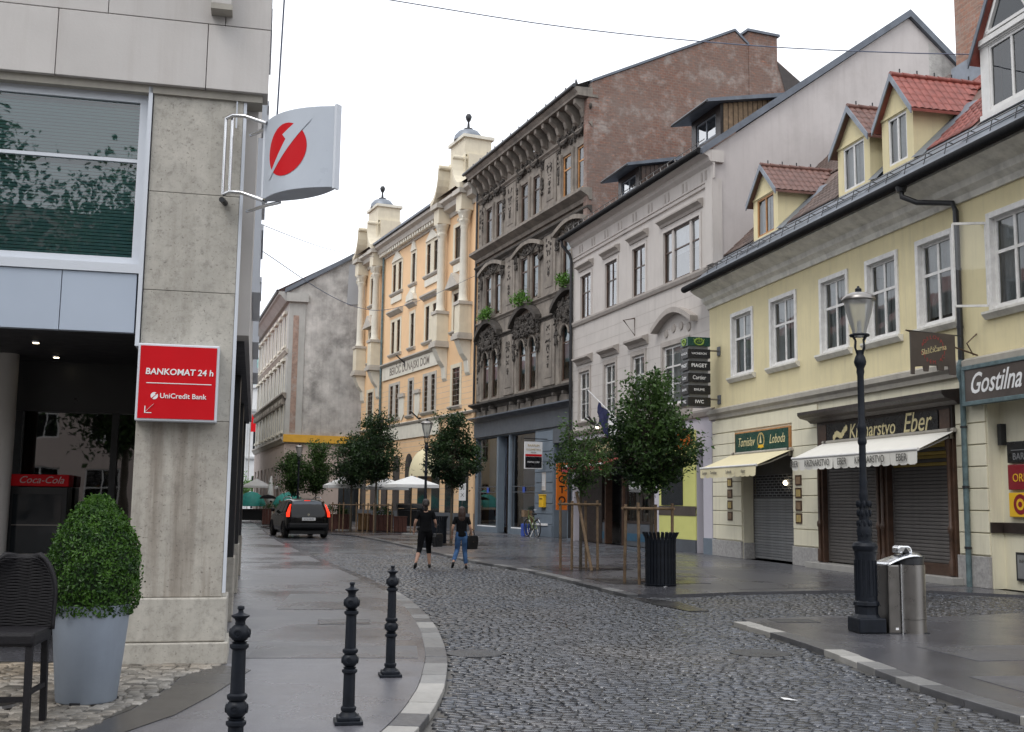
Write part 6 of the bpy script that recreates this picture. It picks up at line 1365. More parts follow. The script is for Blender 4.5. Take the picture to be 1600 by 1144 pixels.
def topiary():
    rg=random.Random(4)
    p=thing('flower_pot','pale blue-grey round planter standing by the travertine pillar','plant pot',(-3.41,9.18,0.02),0)
    MB().lathe([(.225,0),(.235,.01),(.305,.755),(.305,.77),(.285,.77),(.28,.70)],36).done('pot','pot_plastic',p,smooth=40); MB().lathe([(.28,.69),(.0,.705)],20).done('earth','soil',p)
    for k in range(3): o=MB().box(-.04,.04,-.245,-.2,-.015,.018).done('foot','black_metal',p); o.rotation_euler.z=k*2.1
    t=thing('box_topiary','clipped egg-shaped box bush growing in the blue-grey pot','shrub',(-3.41,9.18,.70),0)
    MB().tube([(0,0,-.05),(.01,0,.15),(0,0,.5)],.02,6).done('trunk','bark',t)
    def rad(z): # z 0..1
        return .375*max(.0,1-abs((z-.34)/(.68 if z>.34 else .62))**(1.75 if z>.34 else 2.5))**.72
    pts=[];tn=[]
    for i in range(15000):
        z=rg.random()**.9; a=rg.uniform(0,6.283); k=mnoise.noise(Vector((math.cos(a)*2.2,math.sin(a)*2.2,z*4)))
        r=rad(z)*(1+.09*k)*(1-abs(rg.gauss(0,.085))); q=Vector((r*math.cos(a),r*math.sin(a),z*.965)); n=Vector((math.cos(a),math.sin(a),.6*(z-.35)))
        pts.append((q,n)); tn.append(max(0,min(1,.45+.5*mnoise.noise(q*9)+rg.gauss(0,.22))))
    leaves(pts,.030,'leaf_box','foliage',t,rg,tones=tn)
    tw=[]
    for i in range(500):
        z=rg.random(); a=rg.uniform(0,6.283); r=rad(z)*rg.uniform(1.0,1.1); tw.append((Vector((r*math.cos(a),r*math.sin(a),z*.985)),None))
    leaves(tw,.034,'leaf_box','shoots',t,rg)['kind']='stuff'
    core=[(rad(k/12)*.86,k/12*.93) for k in range(13)]; MB().lathe(core,20).done('filler_core','leafcore',t,smooth=180)  # dark filler core added inside the foliage to block light
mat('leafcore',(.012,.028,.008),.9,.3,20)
topiary()
def bar_chair():
    c=thing('bar_chair','dark woven rattan bar chair at the cafe corner','chair',(-3.60,8.12,.02),R(8))
    MB().box(-.24,.24,-.24,.22,.58,.68).done('seat','rattan',c,bevel=.025)
    for sx in (-1,1):
        for sy in (-1,1): MB().bar((sx*.20,sy*.2,.6),(sx*.215,sy*.215,0),.045,.045,(0,1,0)).done('leg','rattan',c)
    MB().bar((-.21,-.21,.22),(.21,-.21,.22),.03,.035).done('footrest','rattan',c)
    for s in (-1,1): MB().bar((s*.21,-.21,.26),(s*.21,.21,.26),.03,.03).done('stretcher','rattan',c)
    m=MB(); n=14; vs=[]; rows=16
    for j in range(rows+1):
        t=j/rows; z=.66+.54*t; hw=.235*(1 if t<.45 else math.sqrt(max(.0,1-((t-.45)/.60)**2)))+.02
        for i in range(n+1):
            u=i/n*2-1; vs.append((u*hw,.22-.07*(u*u)+.05*t,z))
    m.add(vs,[(j*(n+1)+i,j*(n+1)+i+1,j*(n+1)+n+2+i,j*(n+1)+n+1+i) for j in range(rows) for i in range(n)]); o=m.done('backrest','rattan',c,smooth=180); md=o.modifiers.new('s','SOLIDIFY'); md.thickness=.03
    for j in range(46): # woven strands
        t=(j+.5)/46; z=.67+.51*t; hw=.235*(1 if t<.45 else math.sqrt(max(.0,1-((t-.45)/.60)**2)))+.012
        MB().tube([(hw*u,.20-.07*u*u+.05*t,z+.0025*math.cos(9*u+j*3.1)) for u in [k/6-1 for k in range(13)]],.0045,4).done('strand','rattan',c)
    c2=thing('metal_table_rail','slim steel table edge showing behind the rattan chair','table',(-4.05,8.9,.02),R(20))
    MB().lathe([(.3,1.05),(.31,1.06),(.3,1.08)],24).done('table_top','steel',c2,smooth=30); MB().tube([(0,0,0),(0,0,1.05)],.03,8).done('stem','steel',c2); MB().lathe([(.22,0),(.2,.02)],20).done('base','steel',c2)
bar_chair()
# ---------------------------------------------------------------- trees
def tree(name,label,loc,h0,h1,r,nclus,nleaf,seed,trunk=.045,m='leaf_tree',lsize=.085,spread=.24,group='young street trees',cx=(0,0),density=1,topspikes=4,lean=(0,0)):
    rg=random.Random(seed); t=thing(name,label,'tree',loc,0,group)
    zc=(h0+h1)/2; hz=(h1-h0)/2; lx,ly=lean
    top=Vector((cx[0],cx[1],h0+ (h1-h0)*.55))
    MB().tube([(0,0,0),(cx[0]*.2+lx*.3,ly*.3,h0*.5),(cx[0]*.6+lx,cx[1]*.6+ly,h0),tuple(top)],[trunk*1.2,trunk,trunk*.85,trunk*.35],8).done('trunk','bark',t,smooth=60)
    limbs=MB(); pts=[];tn=[]
    tips=[]
    for k in range(nclus):
        while 1:
            v=Vector((rg.uniform(-1,1),rg.uniform(-1,1),rg.uniform(-1,1)))
            if .3<v.length<1: break
        v=v.normalized()*v.length**.4
        zz=v.z; w=(1-.28*max(0,zz))*(1 if zz>-.55 else .8)
        tips.append(Vector((cx[0]+v.x*r*w*rg.uniform(.8,1.12),cx[1]+v.y*r*w*rg.uniform(.8,1.12),zc+zz*hz*rg.uniform(.85,1.0))))
    for k in range(topspikes): tips.append(Vector((cx[0]+rg.uniform(-.6,.6)*r,cx[1]+rg.uniform(-.6,.6)*r,h1*rg.uniform(.98,1.06))))
    for tp in tips:
        s=Vector((cx[0]*.7+lx*.8,cx[1]*.7+ly*.8,max(h0*.9,min(tp.z-.25,h0+(tp.z-h0)*.35)))); mid=s.lerp(tp,.55)+Vector((rg.uniform(-.08,.08),rg.uniform(-.08,.08),.06))
        limbs.tube([tuple(s),tuple(mid),tuple(tp)],[trunk*.4,trunk*.25,.006],5); tone=rg.gauss(.45,.2)
        for i in range(nleaf):
            g=Vector((rg.gauss(0,spread),rg.gauss(0,spread),rg.gauss(0,spread*.8))); p=tp+g*.8
            if rg.random()<.3: p=mid.lerp(tp,rg.random())+g*.45
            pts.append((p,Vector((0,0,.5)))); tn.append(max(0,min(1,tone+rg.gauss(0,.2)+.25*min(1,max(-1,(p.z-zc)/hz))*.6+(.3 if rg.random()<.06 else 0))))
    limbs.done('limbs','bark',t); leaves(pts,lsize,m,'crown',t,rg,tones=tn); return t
def frame(label,corners,h,rails,loc=(0,0),top_over=.08,seed=1):
    f=thing('tree_stakes',label,'tree stakes',(loc[0],loc[1],0),0,'wooden stake frames round the street trees'); rg=random.Random(seed)
    for (x,y) in corners: MB().tube([(x,y,-.05),(x+rg.uniform(-.03,.03),y+rg.uniform(-.03,.03),h+rg.uniform(.02,.08))],.034,8).done('stake','raw_wood',f,smooth=60)
    for i,j in rails:
        a,c=Vector((*corners[i],h-.06)),Vector((*corners[j],h-.06)); d=(c-a).normalized()*top_over; MB().tube([tuple(a-d),tuple(c+d)],.03,8).done('rail','raw_wood',f,smooth=60)
    return f
tree('street_tree','large bushy young tree behind the slatted bin before the cafe',(3.12,24.5,0),1.95,4.25,.98,84,120,1,lsize=.105,spread=.19,topspikes=8)
frame('wooden stakes round the large bushy tree behind the slatted bin',[(-.67,-.75),(-.4,-1.15),(.42,-.2),(.12,.25)],1.63,[(0,1),(1,2),(2,3),(0,3)],(3.12,24.5),seed=2)
tree('street_tree','sparse small tree with a leaning prop before the orange sign',(1.83,28.7,0),1.9,3.5,.74,46,62,5,.035,lsize=.09,spread=.16,topspikes=5)
f2=frame('wooden stakes with a slanting prop round the sparse small tree',[(-.52,-.1),(-.25,-.4),(.16,.2),(.42,-.25)],1.7,[(0,1),(1,3),(2,3),(0,2)],(1.83,28.7),seed=3)
MB().tube([(.22,-.9,0),(-.12,-.1,1.95)],.04,8).done('leaning_prop','raw_wood',f2,smooth=60)
tree('street_tree','round dark tree beside the iron lamp and the apricot house',(-2.3,43.6,0),2.1,4.7,1.05,76,140,8,.05,'leaf_dark',lsize=.115,spread=.2,topspikes=8)
tree('street_tree','dark tree on the left of the staked pair before the white umbrellas',(-8.6,60,0),2.5,4.95,1.2,60,120,11,.06,'leaf_dark',lsize=.14,spread=.3)
tree('street_tree','taller pointed tree on the right of the staked pair before the umbrellas',(-7.1,58.6,0),2.5,5.75,1.3,70,120,12,.06,'leaf_dark',lsize=.14,spread=.3,topspikes=8)
tree('street_tree','small tree behind the black car, next to the far lamp',(-13.1,66.5,0),2.0,4.25,1.0,46,110,15,.05,'leaf_tree',lsize=.14,spread=.28)
tree('street_tree','narrow pointed green tree before the pink ground floor',(-11.75,67,0),2.0,4.8,.85,50,110,16,.05,'leaf_tree',lsize=.14,spread=.26,topspikes=7)
frame('dark stakes round the tree at the left of the umbrella pair',[(-.8,-.6),(-.2,-.75),(.5,-.6),(.7,.5),(-.6,.6)],1.5,[(0,1),(1,2),(2,3),(3,4),(4,0)],(-8.7,60),seed=5); frame('dark stakes round the taller pointed tree of the umbrella pair',[(-.7,-.6),(-.1,-.7),(.6,-.5),(.7,.5),(-.6,.6)],1.5,[(0,1),(1,2),(2,3),(3,4),(4,0)],(-7.0,58.7),seed=6)
frame('stakes round the small trees behind the black car',[(-1.2,-.5),(-.5,-.6),(.4,-.6),(1.2,-.5),(1.2,.5),(-1.2,.5)],1.6,[(0,1),(1,2),(2,3),(3,4),(4,5),(5,0)],(-12.5,66.6),seed=7)
tree('square_tree','leafy tree standing in the far square beyond the umbrellas',(-31.5,128,0),2.0,4.6,2.2,40,50,19,.09,'leaf_fresh',lsize=.3,spread=.5,group='trees of the squares',topspikes=2)
# plants rooted on the sooty house ledges
def ledge_plant(u,z,label,seed):
    rg=random.Random(seed); x=OA[0]+math.cos(OANG)*u+math.sin(OANG)*.45; y=OA[1]+math.sin(OANG)*u-math.cos(OANG)*.45
    t=thing('ledge_plant',label,'plant',(x,y,z),OANG,'plants growing on the sooty ledges'); pts=[]
    for c in range(9):
        cc=Vector((rg.uniform(-.75,.75),rg.uniform(-.12,.12),rg.uniform(.05,.45)))
        for i in range(55): pts.append((cc+Vector((rg.gauss(0,.16),rg.gauss(0,.12),rg.gauss(0,.12))),None))
    leaves(pts,.15,'leaf_fresh','leaves',t,rg); MB().tube([(0,0,-.1),(.1,0,.2)],.02,5).tube([(-.3,0,-.1),(-.4,0,.25)],.02,5).done('stems','bark',t)
ledge_plant(2.3,12.2,'green weeds on the ledge next to the apricot house',1); ledge_plant(7.9,12.2,'green weeds on the middle ledge of the sooty house',2); ledge_plant(13.5,12.2,'green weeds on the ledge beside the beige house downpipe',3)
# ---------------------------------------------------------------- car
def car():
    c=thing('parked_car','black estate car with lit tall tail lights and silver roof rails','car',(-9.05,50.0,RZ),R(22)); c.scale=(1.13,1.13,1.13)
    # stations: y, half width, bottom z, belt z, roof z, roof half width
    S=[(0.0,.66,.42,.78,.80,.60),(.05,.80,.36,.92,.97,.66),(.16,.855,.30,.98,1.16,.68),(.34,.87,.24,1.0,1.42,.66),(.60,.875,.22,1.0,1.53,.63),(1.1,.88,.20,.99,1.565,.63),(1.9,.88,.20,.98,1.56,.63),(2.5,.88,.20,.97,1.50,.62),(2.9,.88,.20,.96,1.34,.64),(3.25,.875,.22,.95,1.08,.68),(3.6,.86,.24,.92,.97,.72),(4.0,.82,.28,.82,.87,.70),(4.2,.70,.36,.68,.72,.6),(4.26,.55,.42,.6,.62,.45)]
    m=MB(); n=0
    for y,w,zb,zt,zr,wr in S:
        half=[(w*.80,zb),(w*.96,zb+.05),(w,zb+.2),(w,zb+(zt-zb)*.6),(w*.985,zt-.05),(w*.94,zt),(wr+(w*.94-wr)*.28,zr-(zr-zt)*.3),(wr,zr-min(.07,(zr-zt)*.15)),(wr*.82,zr-.01*min(1,(zr-zt)*4)),(wr*.4,zr+.012)]
        ring=half+[(-x,z) for x,z in reversed(half)]; n=len(ring)
        m.v+=[(x,y,z) for x,z in ring]
    k=len(S)
    for i in range(k-1):
        for j in range(n): j2=(j+1)%n; m.f.append((i*n+j,(i+1)*n+j,(i+1)*n+j2,i*n+j2))
    m.f.append(tuple(range(n))); m.f.append(tuple(reversed(range((k-1)*n,k*n))))
    b=m.done('body','car_paint',c,smooth=180); md=b.modifiers.new('s','SUBSURF'); md.levels=2; md.render_levels=2
    # rear glass, side glass
    MB().add([(-.60,.175,1.02),(.60,.175,1.02),(.555,.37,1.46),(-.555,.37,1.46),(-.3,.155,1.015),(.3,.155,1.015),(.28,.345,1.468),(-.28,.345,1.468)],[(0,4,7,3),(4,5,6,7),(5,1,2,6)]).done('rear_window','car_glass_painted_sky',c,smooth=60)
    for s in (-1,1):
        for q in (((.52,1.04),(1.12,1.03),(1.12,1.46),(.72,1.44)),((1.2,1.03),(1.95,1.02),(1.95,1.46),(1.2,1.46)),((2.03,1.02),(2.95,1.0),(2.62,1.40),(2.03,1.46))):
            vs=[]
            for y,z in q: t=(z-1.0)/.5; vs.append((s*(.845-.20*t+.012),y,z))
            MB().add(vs,[(0,1,2,3) if s>0 else (3,2,1,0)]).done('side_window','car_glass',c)
        l=MB(); l.prism([(-.0,.84),(-.02,1.02),(.02,1.18),(.06,1.34),(.14,1.34),(.15,1.18),(.15,.98),(.15,.84)][::-1],'x',.60*s if s>0 else -.80,.80 if s>0 else -.60)
        for i,v in enumerate(l.v):
            z=v[2]; wx=.86-.20*max(0,(z-1.0)/.45); ins=.035+.06*(z<1.05); sx=abs(v[0]); l.v[i]=(s*(wx+.008 if sx>.7 else wx-ins),v[1]+.145*(z-.8)/.64+( .04 if sx>.7 else .0)-.025,z)
        l.done('tail_light','tail_glow',c,bevel=.01)
        MB().tube([(s*.60,.55,1.55),(s*.61,.8,1.62),(s*.61,1.8,1.63),(s*.6,2.3,1.55)],.022,8).done('roof_rail','chrome',c,smooth=60)
        MB().box(*sorted((s*.88,s*1.02)),2.72,2.8,1.02,1.17).done('mirror','car_paint',c,bevel=.03)
        MB().box(*sorted((s*.868,s*.895)),1.3,1.45,.90,.93).done('door_handle','chrome',c); MB().box(*sorted((s*.868,s*.892)),2.05,2.2,.90,.93).done('door_handle','chrome',c)
        for y in (.72,3.35):
            w=MB().lathe([(.20,-.10),(.30,-.10),(.315,-.07),(.315,.07),(.30,.10),(.20,.10)],24).done('wheel','rubber',c,smooth=30)
            w.matrix_basis=Matrix.Translation((s*.78,y,.315))@Matrix.Rotation(R(90)*s,4,'Y')
            r=MB().lathe([(.195,.085),(.18,.06),(.06,.07),(.05,.09)],20).done('rim','steel',w,smooth=30)
            for kk in range(5): o=MB().box(-.02,.02,.04,.19,.06,.1).done('spoke','steel',w); o.rotation_euler.z=kk*1.2566
            a=MB().tube([(s*.875,y+.36*math.cos(q),.315+.36*math.sin(q)) for q in [math.pi*kk/8 for kk in range(9)]],.03,6).done('wheel_arch','plastic_dark',c)
    MB().box(-.80,.80,-.06,.10,.40,.60).done('bumper','plastic_dark',c,bevel=.05)
    MB().box(-.27,.27,-.035,-.02,.70,.82).done('number_plate','paper_white',c); lettering('LJ 42-8UN',.085,'print_dark',c,(0,-.039,.76),sx=1.1)
    e=MB().lathe([(.05,0),(.05,.01)],12).done('badge','chrome',c); e.rotation_euler=(R(90),0,0); e.location=(0,.035,.93)
    MB().box(-.12,.12,.40,.43,1.475,1.50).done('brake_light','tail_glow',c); MB().box(-.5,.5,.33,.52,1.505,1.53).done('roof_spoiler','car_paint',c,bevel=.01)
    MB().bar((-.05,.165,1.04),(.3,.19,1.08),.02,.02).done('rear_wiper','black_metal',c)
    MB().box(-.45,.35,.205,.22,1.17,1.22).done('window_sticker','paper_white',c) if False else None
    lettering('www.cheap.si',.13,'paper_white',c,(.02,.222,1.16),rot=(R(66),0,0),bold=.015)
    MB().box(-.7,.7,.2,3.9,.16,.3).done('underbody','black_metal',c)
mat('tail_red',(.5,.02,.01),.3); emis('tail_glow',(1,.04,.012),.8); mat('car_glass_painted_sky',(.10,.12,.15),.1,.1,2)  # rear glass: sky reflection put into the base colour
car()
# ---------------------------------------------------------------- people
def skin(verts,edges,radii,levels=2,root=0):
    me=bpy.data.meshes.new('sk'); me.from_pydata(verts,edges,[]); o=bpy.data.objects.new('sk',me); COL.objects.link(o)
    md=o.modifiers.new('skin','SKIN'); md.use_smooth_shade=True
    for i,sv in enumerate(me.skin_vertices[0].data):
        r=radii[i]; sv.radius=r if isinstance(r,tuple) else (r,r); sv.use_root=(i==root)
    sb=o.modifiers.new('sub','SUBSURF'); sb.levels=levels; sb.render_levels=levels
    bpy.context.view_layer.update(); out=bpy.data.meshes.new_from_object(o.evaluated_get(bpy.context.evaluated_depsgraph_get()))
    bpy.data.objects.remove(o); bpy.data.meshes.remove(me); return out
def chain(spec):
    """spec: list of polylines of (pos,radius); equal positions are merged"""
    V_=[];Rd=[];E_=[];idx={}
    def vid(p,r):
        k=tuple(round(c,4) for c in p)
        if k not in idx: idx[k]=len(V_); V_.append(p); Rd.append(r)
        return idx[k]
    for line in spec:
        prev=None
        for p,r in line:
            i=vid(p,r)
            if prev is not None and prev!=i: E_.append((prev,i))
            prev=i
    return V_,E_,Rd
def solid(mesh,name,m,parent):
    mesh.materials.clear(); mesh.materials.append(MATS[m]); mesh.name=name; return mo(name,mesh,parent)
def hand(mb,w,d,side,open_=.5):
    """palm and five fingers from wrist w along direction d"""
    d=Vector(d).normalized(); s=Vector((side,0,0)); s=(s-d*s.dot(d)).normalized(); f=d.cross(s)
    w=Vector(w); mb.tube([tuple(w-d*.01),tuple(w+d*.04),tuple(w+d*.085)],[.022,.034,.03],8)
    for i,(off,L) in enumerate(((-.026,.062),(-.009,.072),(.009,.068),(.025,.052))):
        b=w+d*.08+f*off; k=b+d*L*.5+s*.004; t=k+(d*.75-s*.5*open_*1.0).normalized()*L*.5; mb.tube([tuple(b),tuple(k),tuple(t)],[.0095,.009,.007],6)
    b=w+d*.03-f*.03; mb.tube([tuple(b),tuple(b+(d*.7-f*.6).normalized()*.035),tuple(b+(d*.9-f*.35).normalized()*.065)],[.012,.011,.008],6)
def woman(name_label,loc,rz,h,hair,top,bottom,legbare,P,bagside):
    g=thing('person',name_label,'person',loc,rz); k=h/1.7
    S=lambda p:tuple(c*k for c in p)
    hip=(0,0,.93); ch=(0,.03,1.22); nk=(0,.035,1.42); hd=(0,.055,1.58)
    hl,hr=(-.09,0,.90),(.09,0,.90); sl,sr=(-.17,.02,1.38),(.17,.02,1.38)
    body=[[(hip,(.15,.11)),((0,.01,1.06),(.125,.095)),(ch,(.14,.10)),((0,.025,1.36),(.12,.08)),(nk,.05),((0,.045,1.48),.052),(hd,(.075,.09)),((0,.05,1.66),(.06,.07))]]
    for hp,q in ((hl,P['L']),(hr,P['R'])): body.append([(hip,(.15,.11)),(hp,.10),(q[0],.062),((Vector(q[0]).lerp(Vector(q[1]),.35))[:],.056),(q[1],.034),(q[2],.026)])
    for sh,q in ((sl,P['LA']),(sr,P['RA'])): body.append([((0,.025,1.36),(.12,.08)),(sh,.052),(q[0],.037),(q[1],.024)])
    V_,E_,Rd=chain([[(S(p),tuple(x*k for x in r) if isinstance(r,tuple) else r*k) for p,r in l] for l in body])
    me=skin(V_,E_,Rd); extra=MB()
    for q,s in ((P['LA'],-1),(P['RA'],1)): hand(extra,S(q[1]),Vector(q[1])-Vector(q[0]),s)
    # face: nose, ears, chin side looks away from the street camera
    extra.ell(S((0,.15,1.565)),(.012*k,.018*k,.02*k),6,5)
    for s in (-1,1): extra.ell(S((s*.078,.05,1.57)),(.01*k,.02*k,.03*k),6,5)
    bm=bmesh.new(); bm.from_mesh(me); tmp=extra.mesh('x'); bm.from_mesh(tmp); bm.to_mesh(me); bm.free(); me.polygons.foreach_set('use_smooth',[True]*len(me.polygons))
    solid(me,'body','skin',g)
    for s in (-1,1): MB().ell(S((s*.032,.135,1.59)),.009*k,6,4).done('eye','print_dark',g)
    MB().ell(S((0,.138,1.525)),(.024*k,.01*k,.008*k),8,4).done('mouth','print_red',g)
    # clothes
    up=[[((0,0,.84),(.19,.145)),((0,0,.95),(.175,.135)),((0,.01,1.06),(.155,.122)),((0,.03,1.22),(.165,.122)),((0,.025,1.37),(.135,.095)),((0,.03,1.43),.062)]]
    for sh,q in ((sl,P['LA']),(sr,P['RA'])): up.append([((0,.025,1.37),(.135,.095)),(sh,.068),(tuple(Vector(sh).lerp(Vector(q[0]),.75)),.056)])
    V_,E_,Rd=chain([[(S(p),tuple(x*k for x in r) if isinstance(r,tuple) else r*k) for p,r in l] for l in up]); solid(skin(V_,E_,Rd),'shirt',top,g)
    lo=[[((0,0,1.12),(.13,.10)),((0,0,.93),(.17,.135))]]
    for hp,q in ((hl,P['L']),(hr,P['R'])):
        kn,an=Vector(q[0]),Vector(q[1]); end=kn.lerp(an,legbare); lo.append([((0,0,.93),(.17,.135)),((hp[0],hp[1],.87),.112),(tuple(kn),.074),(tuple(kn.lerp(end,.5)),.068),(tuple(end),.062)])
    V_,E_,Rd=chain([[(S(p),tuple(x*k for x in r) if isinstance(r,tuple) else r*k) for p,r in l] for l in lo]); solid(skin(V_,E_,Rd),'trousers',bottom,g)
    # shoes
    for q in (P['L'],P['R']):
        an,toe=Vector(q[1]),Vector(q[2]); d=(toe-an); m=MB(); m.tube([S(an-d*.15+Vector((0,-.02,-.03))),S(an+d*.35+Vector((0,0,-.035))),S(toe+Vector((0,0,-.012)))],[.034*k,.042*k,.03*k],8); m.done('shoe','leather_black',g,smooth=180)
        m=MB(); m.tube([S(an+Vector((0,-.03,-.03))),S(an+Vector((0,-.035,-.085)))],[.022*k,.014*k],8); m.done('heel','leather_black',g)
    hm=MB()
    if hair=='bun': hm.ell(S((0,.025,1.615)),(.095*k,.105*k,.105*k),14,10); hm.ell(S((0,-.06,1.57)),(.06*k,.05*k,.07*k),10,8); hm.ell(S((0,-.03,1.48)),(.055*k,.04*k,.09*k),10,8)
    else:
        hm.ell(S((0,.03,1.61)),(.098*k,.108*k,.11*k),14,10); hm.ell(S((0,-.03,1.5)),(.11*k,.06*k,.16*k),12,10); hm.ell(S((0,-.04,1.38)),(.10*k,.045*k,.11*k),12,8)
    hm.done('hair','hair_dark' if hair=='bun' else 'hair_brown',g,smooth=180)
    return g,k
P1={'L':[(-.13,-.02,.50),(-.24,-.30,.15),(-.26,-.20,.035)],'R':[(.10,.20,.52),(.13,.18,.09),(.15,.33,.03)],'LA':[(-.26,-.02,1.12),(-.27,.16,.93)],'RA':[(.25,.0,1.12),(.28,.22,1.05)]}
P2={'L':[(-.11,.08,.50),(-.22,-.30,.20),(-.25,-.24,.05)],'R':[(.10,.06,.48),(.14,-.02,.09),(.16,.14,.03)],'LA':[(-.25,-.05,1.12),(-.26,.10,.90)],'RA':[(.25,-.04,1.12),(.28,.08,.92)]}
w1,k1=woman('woman in black top and cropped black trousers walking away with a bag',(-2.18,28.75,RZ),R(8),1.76,'bun','cloth_black','cloth_black',.45,P1,1)
w2,k2=woman('woman in black top and blue jeans walking away with a large bag',(-1.25,28.85,RZ),R(4),1.58,'long','cloth_black','denim',.93,P2,1)
def bag(label,loc,w,h,rz,m,strap):
    b=thing('hand_bag',label,'bag',loc,rz); MB().prism([(-w*.42,0),(w*.42,0),(w*.5,h*.75),(w*.4,h),(-w*.4,h),(-w*.5,h*.75)],'y',-.06,.06).done('pouch',m,b,bevel=.02)
    MB().tube([(-w*.25,0,h*.95),(-w*.12,0,h+strap*.8),(0,0,h+strap),(w*.12,0,h+strap*.8),(w*.25,0,h*.95)],.012,6).done('handle',m,b); MB().box(-.03,.03,-.068,-.06,h*.5,h*.6).done('clasp','steel',b)
bag('soft black bag hanging at the side of the woman in cropped trousers',(-1.86,28.80,.50),.36,.34,R(60),'leather_black',.24); bag('large black bag carried by the woman in jeans',(-.98,28.96,.44),.36,.36,R(40),'leather_black',.16)
# ---------------------------------------------------------------- bicycle
def bicycle():
    b=thing('bicycle','green bicycle with basket leaning before the blue-grey shop pier','bicycle',(1.1,54.9,0),R(112)); b.scale=(1.2,1.2,1.25)
    rw=.34
    for x in (-.52,.52):
        w=MB().tube([(x+rw*math.cos(q*.2618),0,rw+rw*math.sin(q*.2618)) for q in range(24)],.022,6,True).done('wheel','rubber',b,smooth=60)
        MB().tube([(x+.31*math.cos(q*.2618),0,rw+.31*math.sin(q*.2618)) for q in range(24)],.010,5,True).done('rim','steel',w); sp=MB()
        for q in range(12): a=q*.5236; sp.tube([(x,0,rw),(x+.31*math.cos(a),0,rw+.31*math.sin(a))],.003,3)
        sp.done('spokes','steel',w); MB().tube([(x+.375*math.cos(q),0,rw+.375*math.sin(q)) for q in [R(20+17*k) for k in range(9)]],.018,5).done('mudguard','chrome',b)
    F=MB(); F.tube([(-.52,0,rw),(-.08,0,.30),(.38,0,.80)],.02,7).tube([(-.08,0,.30),(-.2,0,.85)],.018,7).tube([(-.52,0,rw),(-.17,0,.72),(.36,0,.84)],.016,7).tube([(.52,0,rw),(.40,0,.78),(.36,0,1.02)],.018,7); F.done('frame','bike_green',b,smooth=60)
    MB().tube([(.18,-.28,1.06),(.34,-.2,1.05),(.37,0,1.02),(.34,.2,1.05),(.18,.28,1.06)],.013,6).done('handlebar','chrome',b)
    MB().prism([(-.33,.86),(-.05,.88),(-.05,.93),(-.20,.95),(-.34,.92)],'y',-.07,.07).done('saddle','leather_black',b,bevel=.02)
    m=MB(); m.box(.42,.72,-.18,.18,.78,.80).box(.42,.44,-.18,.18,.8,1.05).box(.70,.72,-.18,.18,.8,1.05).box(.44,.70,-.18,-.165,.8,1.05).box(.44,.70,.165,.18,.8,1.05); m.done('basket','raw_wood',b)
    MB().tube([(-.08,-.08,.30),(-.08,.08,.30)],.05,8).done('crank','steel',b); MB().box(-.14,-.02,.1,.17,.14,.17).done('pedal','black_metal',b); MB().box(-.14,-.02,-.17,-.1,.43,.46).done('pedal','black_metal',b)
    MB().box(-.75,-.35,-.06,.06,.74,.76).done('carrier','steel',b); MB().tube([(-.2,.02,.3),(-.28,.2,.0)],.01,5).done('kickstand','steel',b)
    c=thing('blue_box','blue plastic crate standing on end behind the bicycle','crate',(.78,56.3,0),R(112)); MB().box(-.2,.2,-.16,.16,0,.62).done('shell','blue_plastic',c,bevel=.03)
    for z in (.15,.3,.45): MB().box(-.21,.21,-.17,.17,z,z+.03).done('rib','blue_plastic',c)
mat('bike_green',(.12,.17,.06),.4)
bicycle()
# ---------------------------------------------------------------- cafe terrace: umbrellas, planters, container
def umbrella(label,loc,r,zr,zt,m='umbrella_white',rz=0,group='square white cafe umbrellas'):
    u=thing('cafe_umbrella',label,'umbrella',loc,rz,group); pts=[];n=8
    c=MB(); vs=[(0,0,zt)]; ring=[]
    for k in range(8):
        a=k*math.pi/4; q=r*(1.0 if k%2 else .78); vs.append((q*math.cos(a),q*math.sin(a),zr)); 
    for k in range(8):
        a=k*math.pi/4; q=r*(1.0 if k%2 else .78); vs.append((q*math.cos(a),q*math.sin(a),zr-.16))
    c.add(vs,[(0,1+k,1+(k+1)%8) for k in range(8)]+[(1+k,9+k,9+(k+1)%8,1+(k+1)%8) for k in range(8)]); c.done('canopy',m,u)
    MB().tube([(0,0,.05),(0,0,zt+.1)],.03,8).done('pole','raw_wood',u); MB().box(-.35,.35,-.35,.35,0,.07).done('base','granite',u,bevel=.01)
    for k in range(8): a=k*math.pi/4; q=r*(1.0 if k%2 else .78); MB().bar((0,0,zt-.04),(q*math.cos(a)*.98,q*math.sin(a)*.98,zr-.03),.02,.02).done('rib','raw_wood',u)
    return u
umbrella('white umbrella on the left of the row before the apricot house',(-9.25,61.5,0),1.45,2.5,3.0,rz=.3); umbrella('white umbrella half hidden behind the taller pointed tree',(-6.9,62,0),1.55,2.45,2.95,rz=.2); umbrella('white umbrella beside the iron lamp and the apricot wall',(-5.0,56,0),1.55,2.5,2.95,rz=.4)
umbrella('open white umbrella at the left edge of the far market',(-20.6,90,0),1.5,2.75,3.35,rz=.2); umbrella('open white umbrella behind the folded one in the far market',(-18.4,92,0),1.5,2.7,3.2,rz=.1)
u=thing('folded_umbrella','folded pale umbrella among the far market stalls','umbrella',(-18.6,86,0)); MB().lathe([(.12,1.3),(.3,1.6),(.2,2.6),(.05,3.5)],10).done('cloth','umbrella_white',u,smooth=60); MB().tube([(0,0,0),(0,0,3.6)],.03,6).done('pole','raw_wood',u)
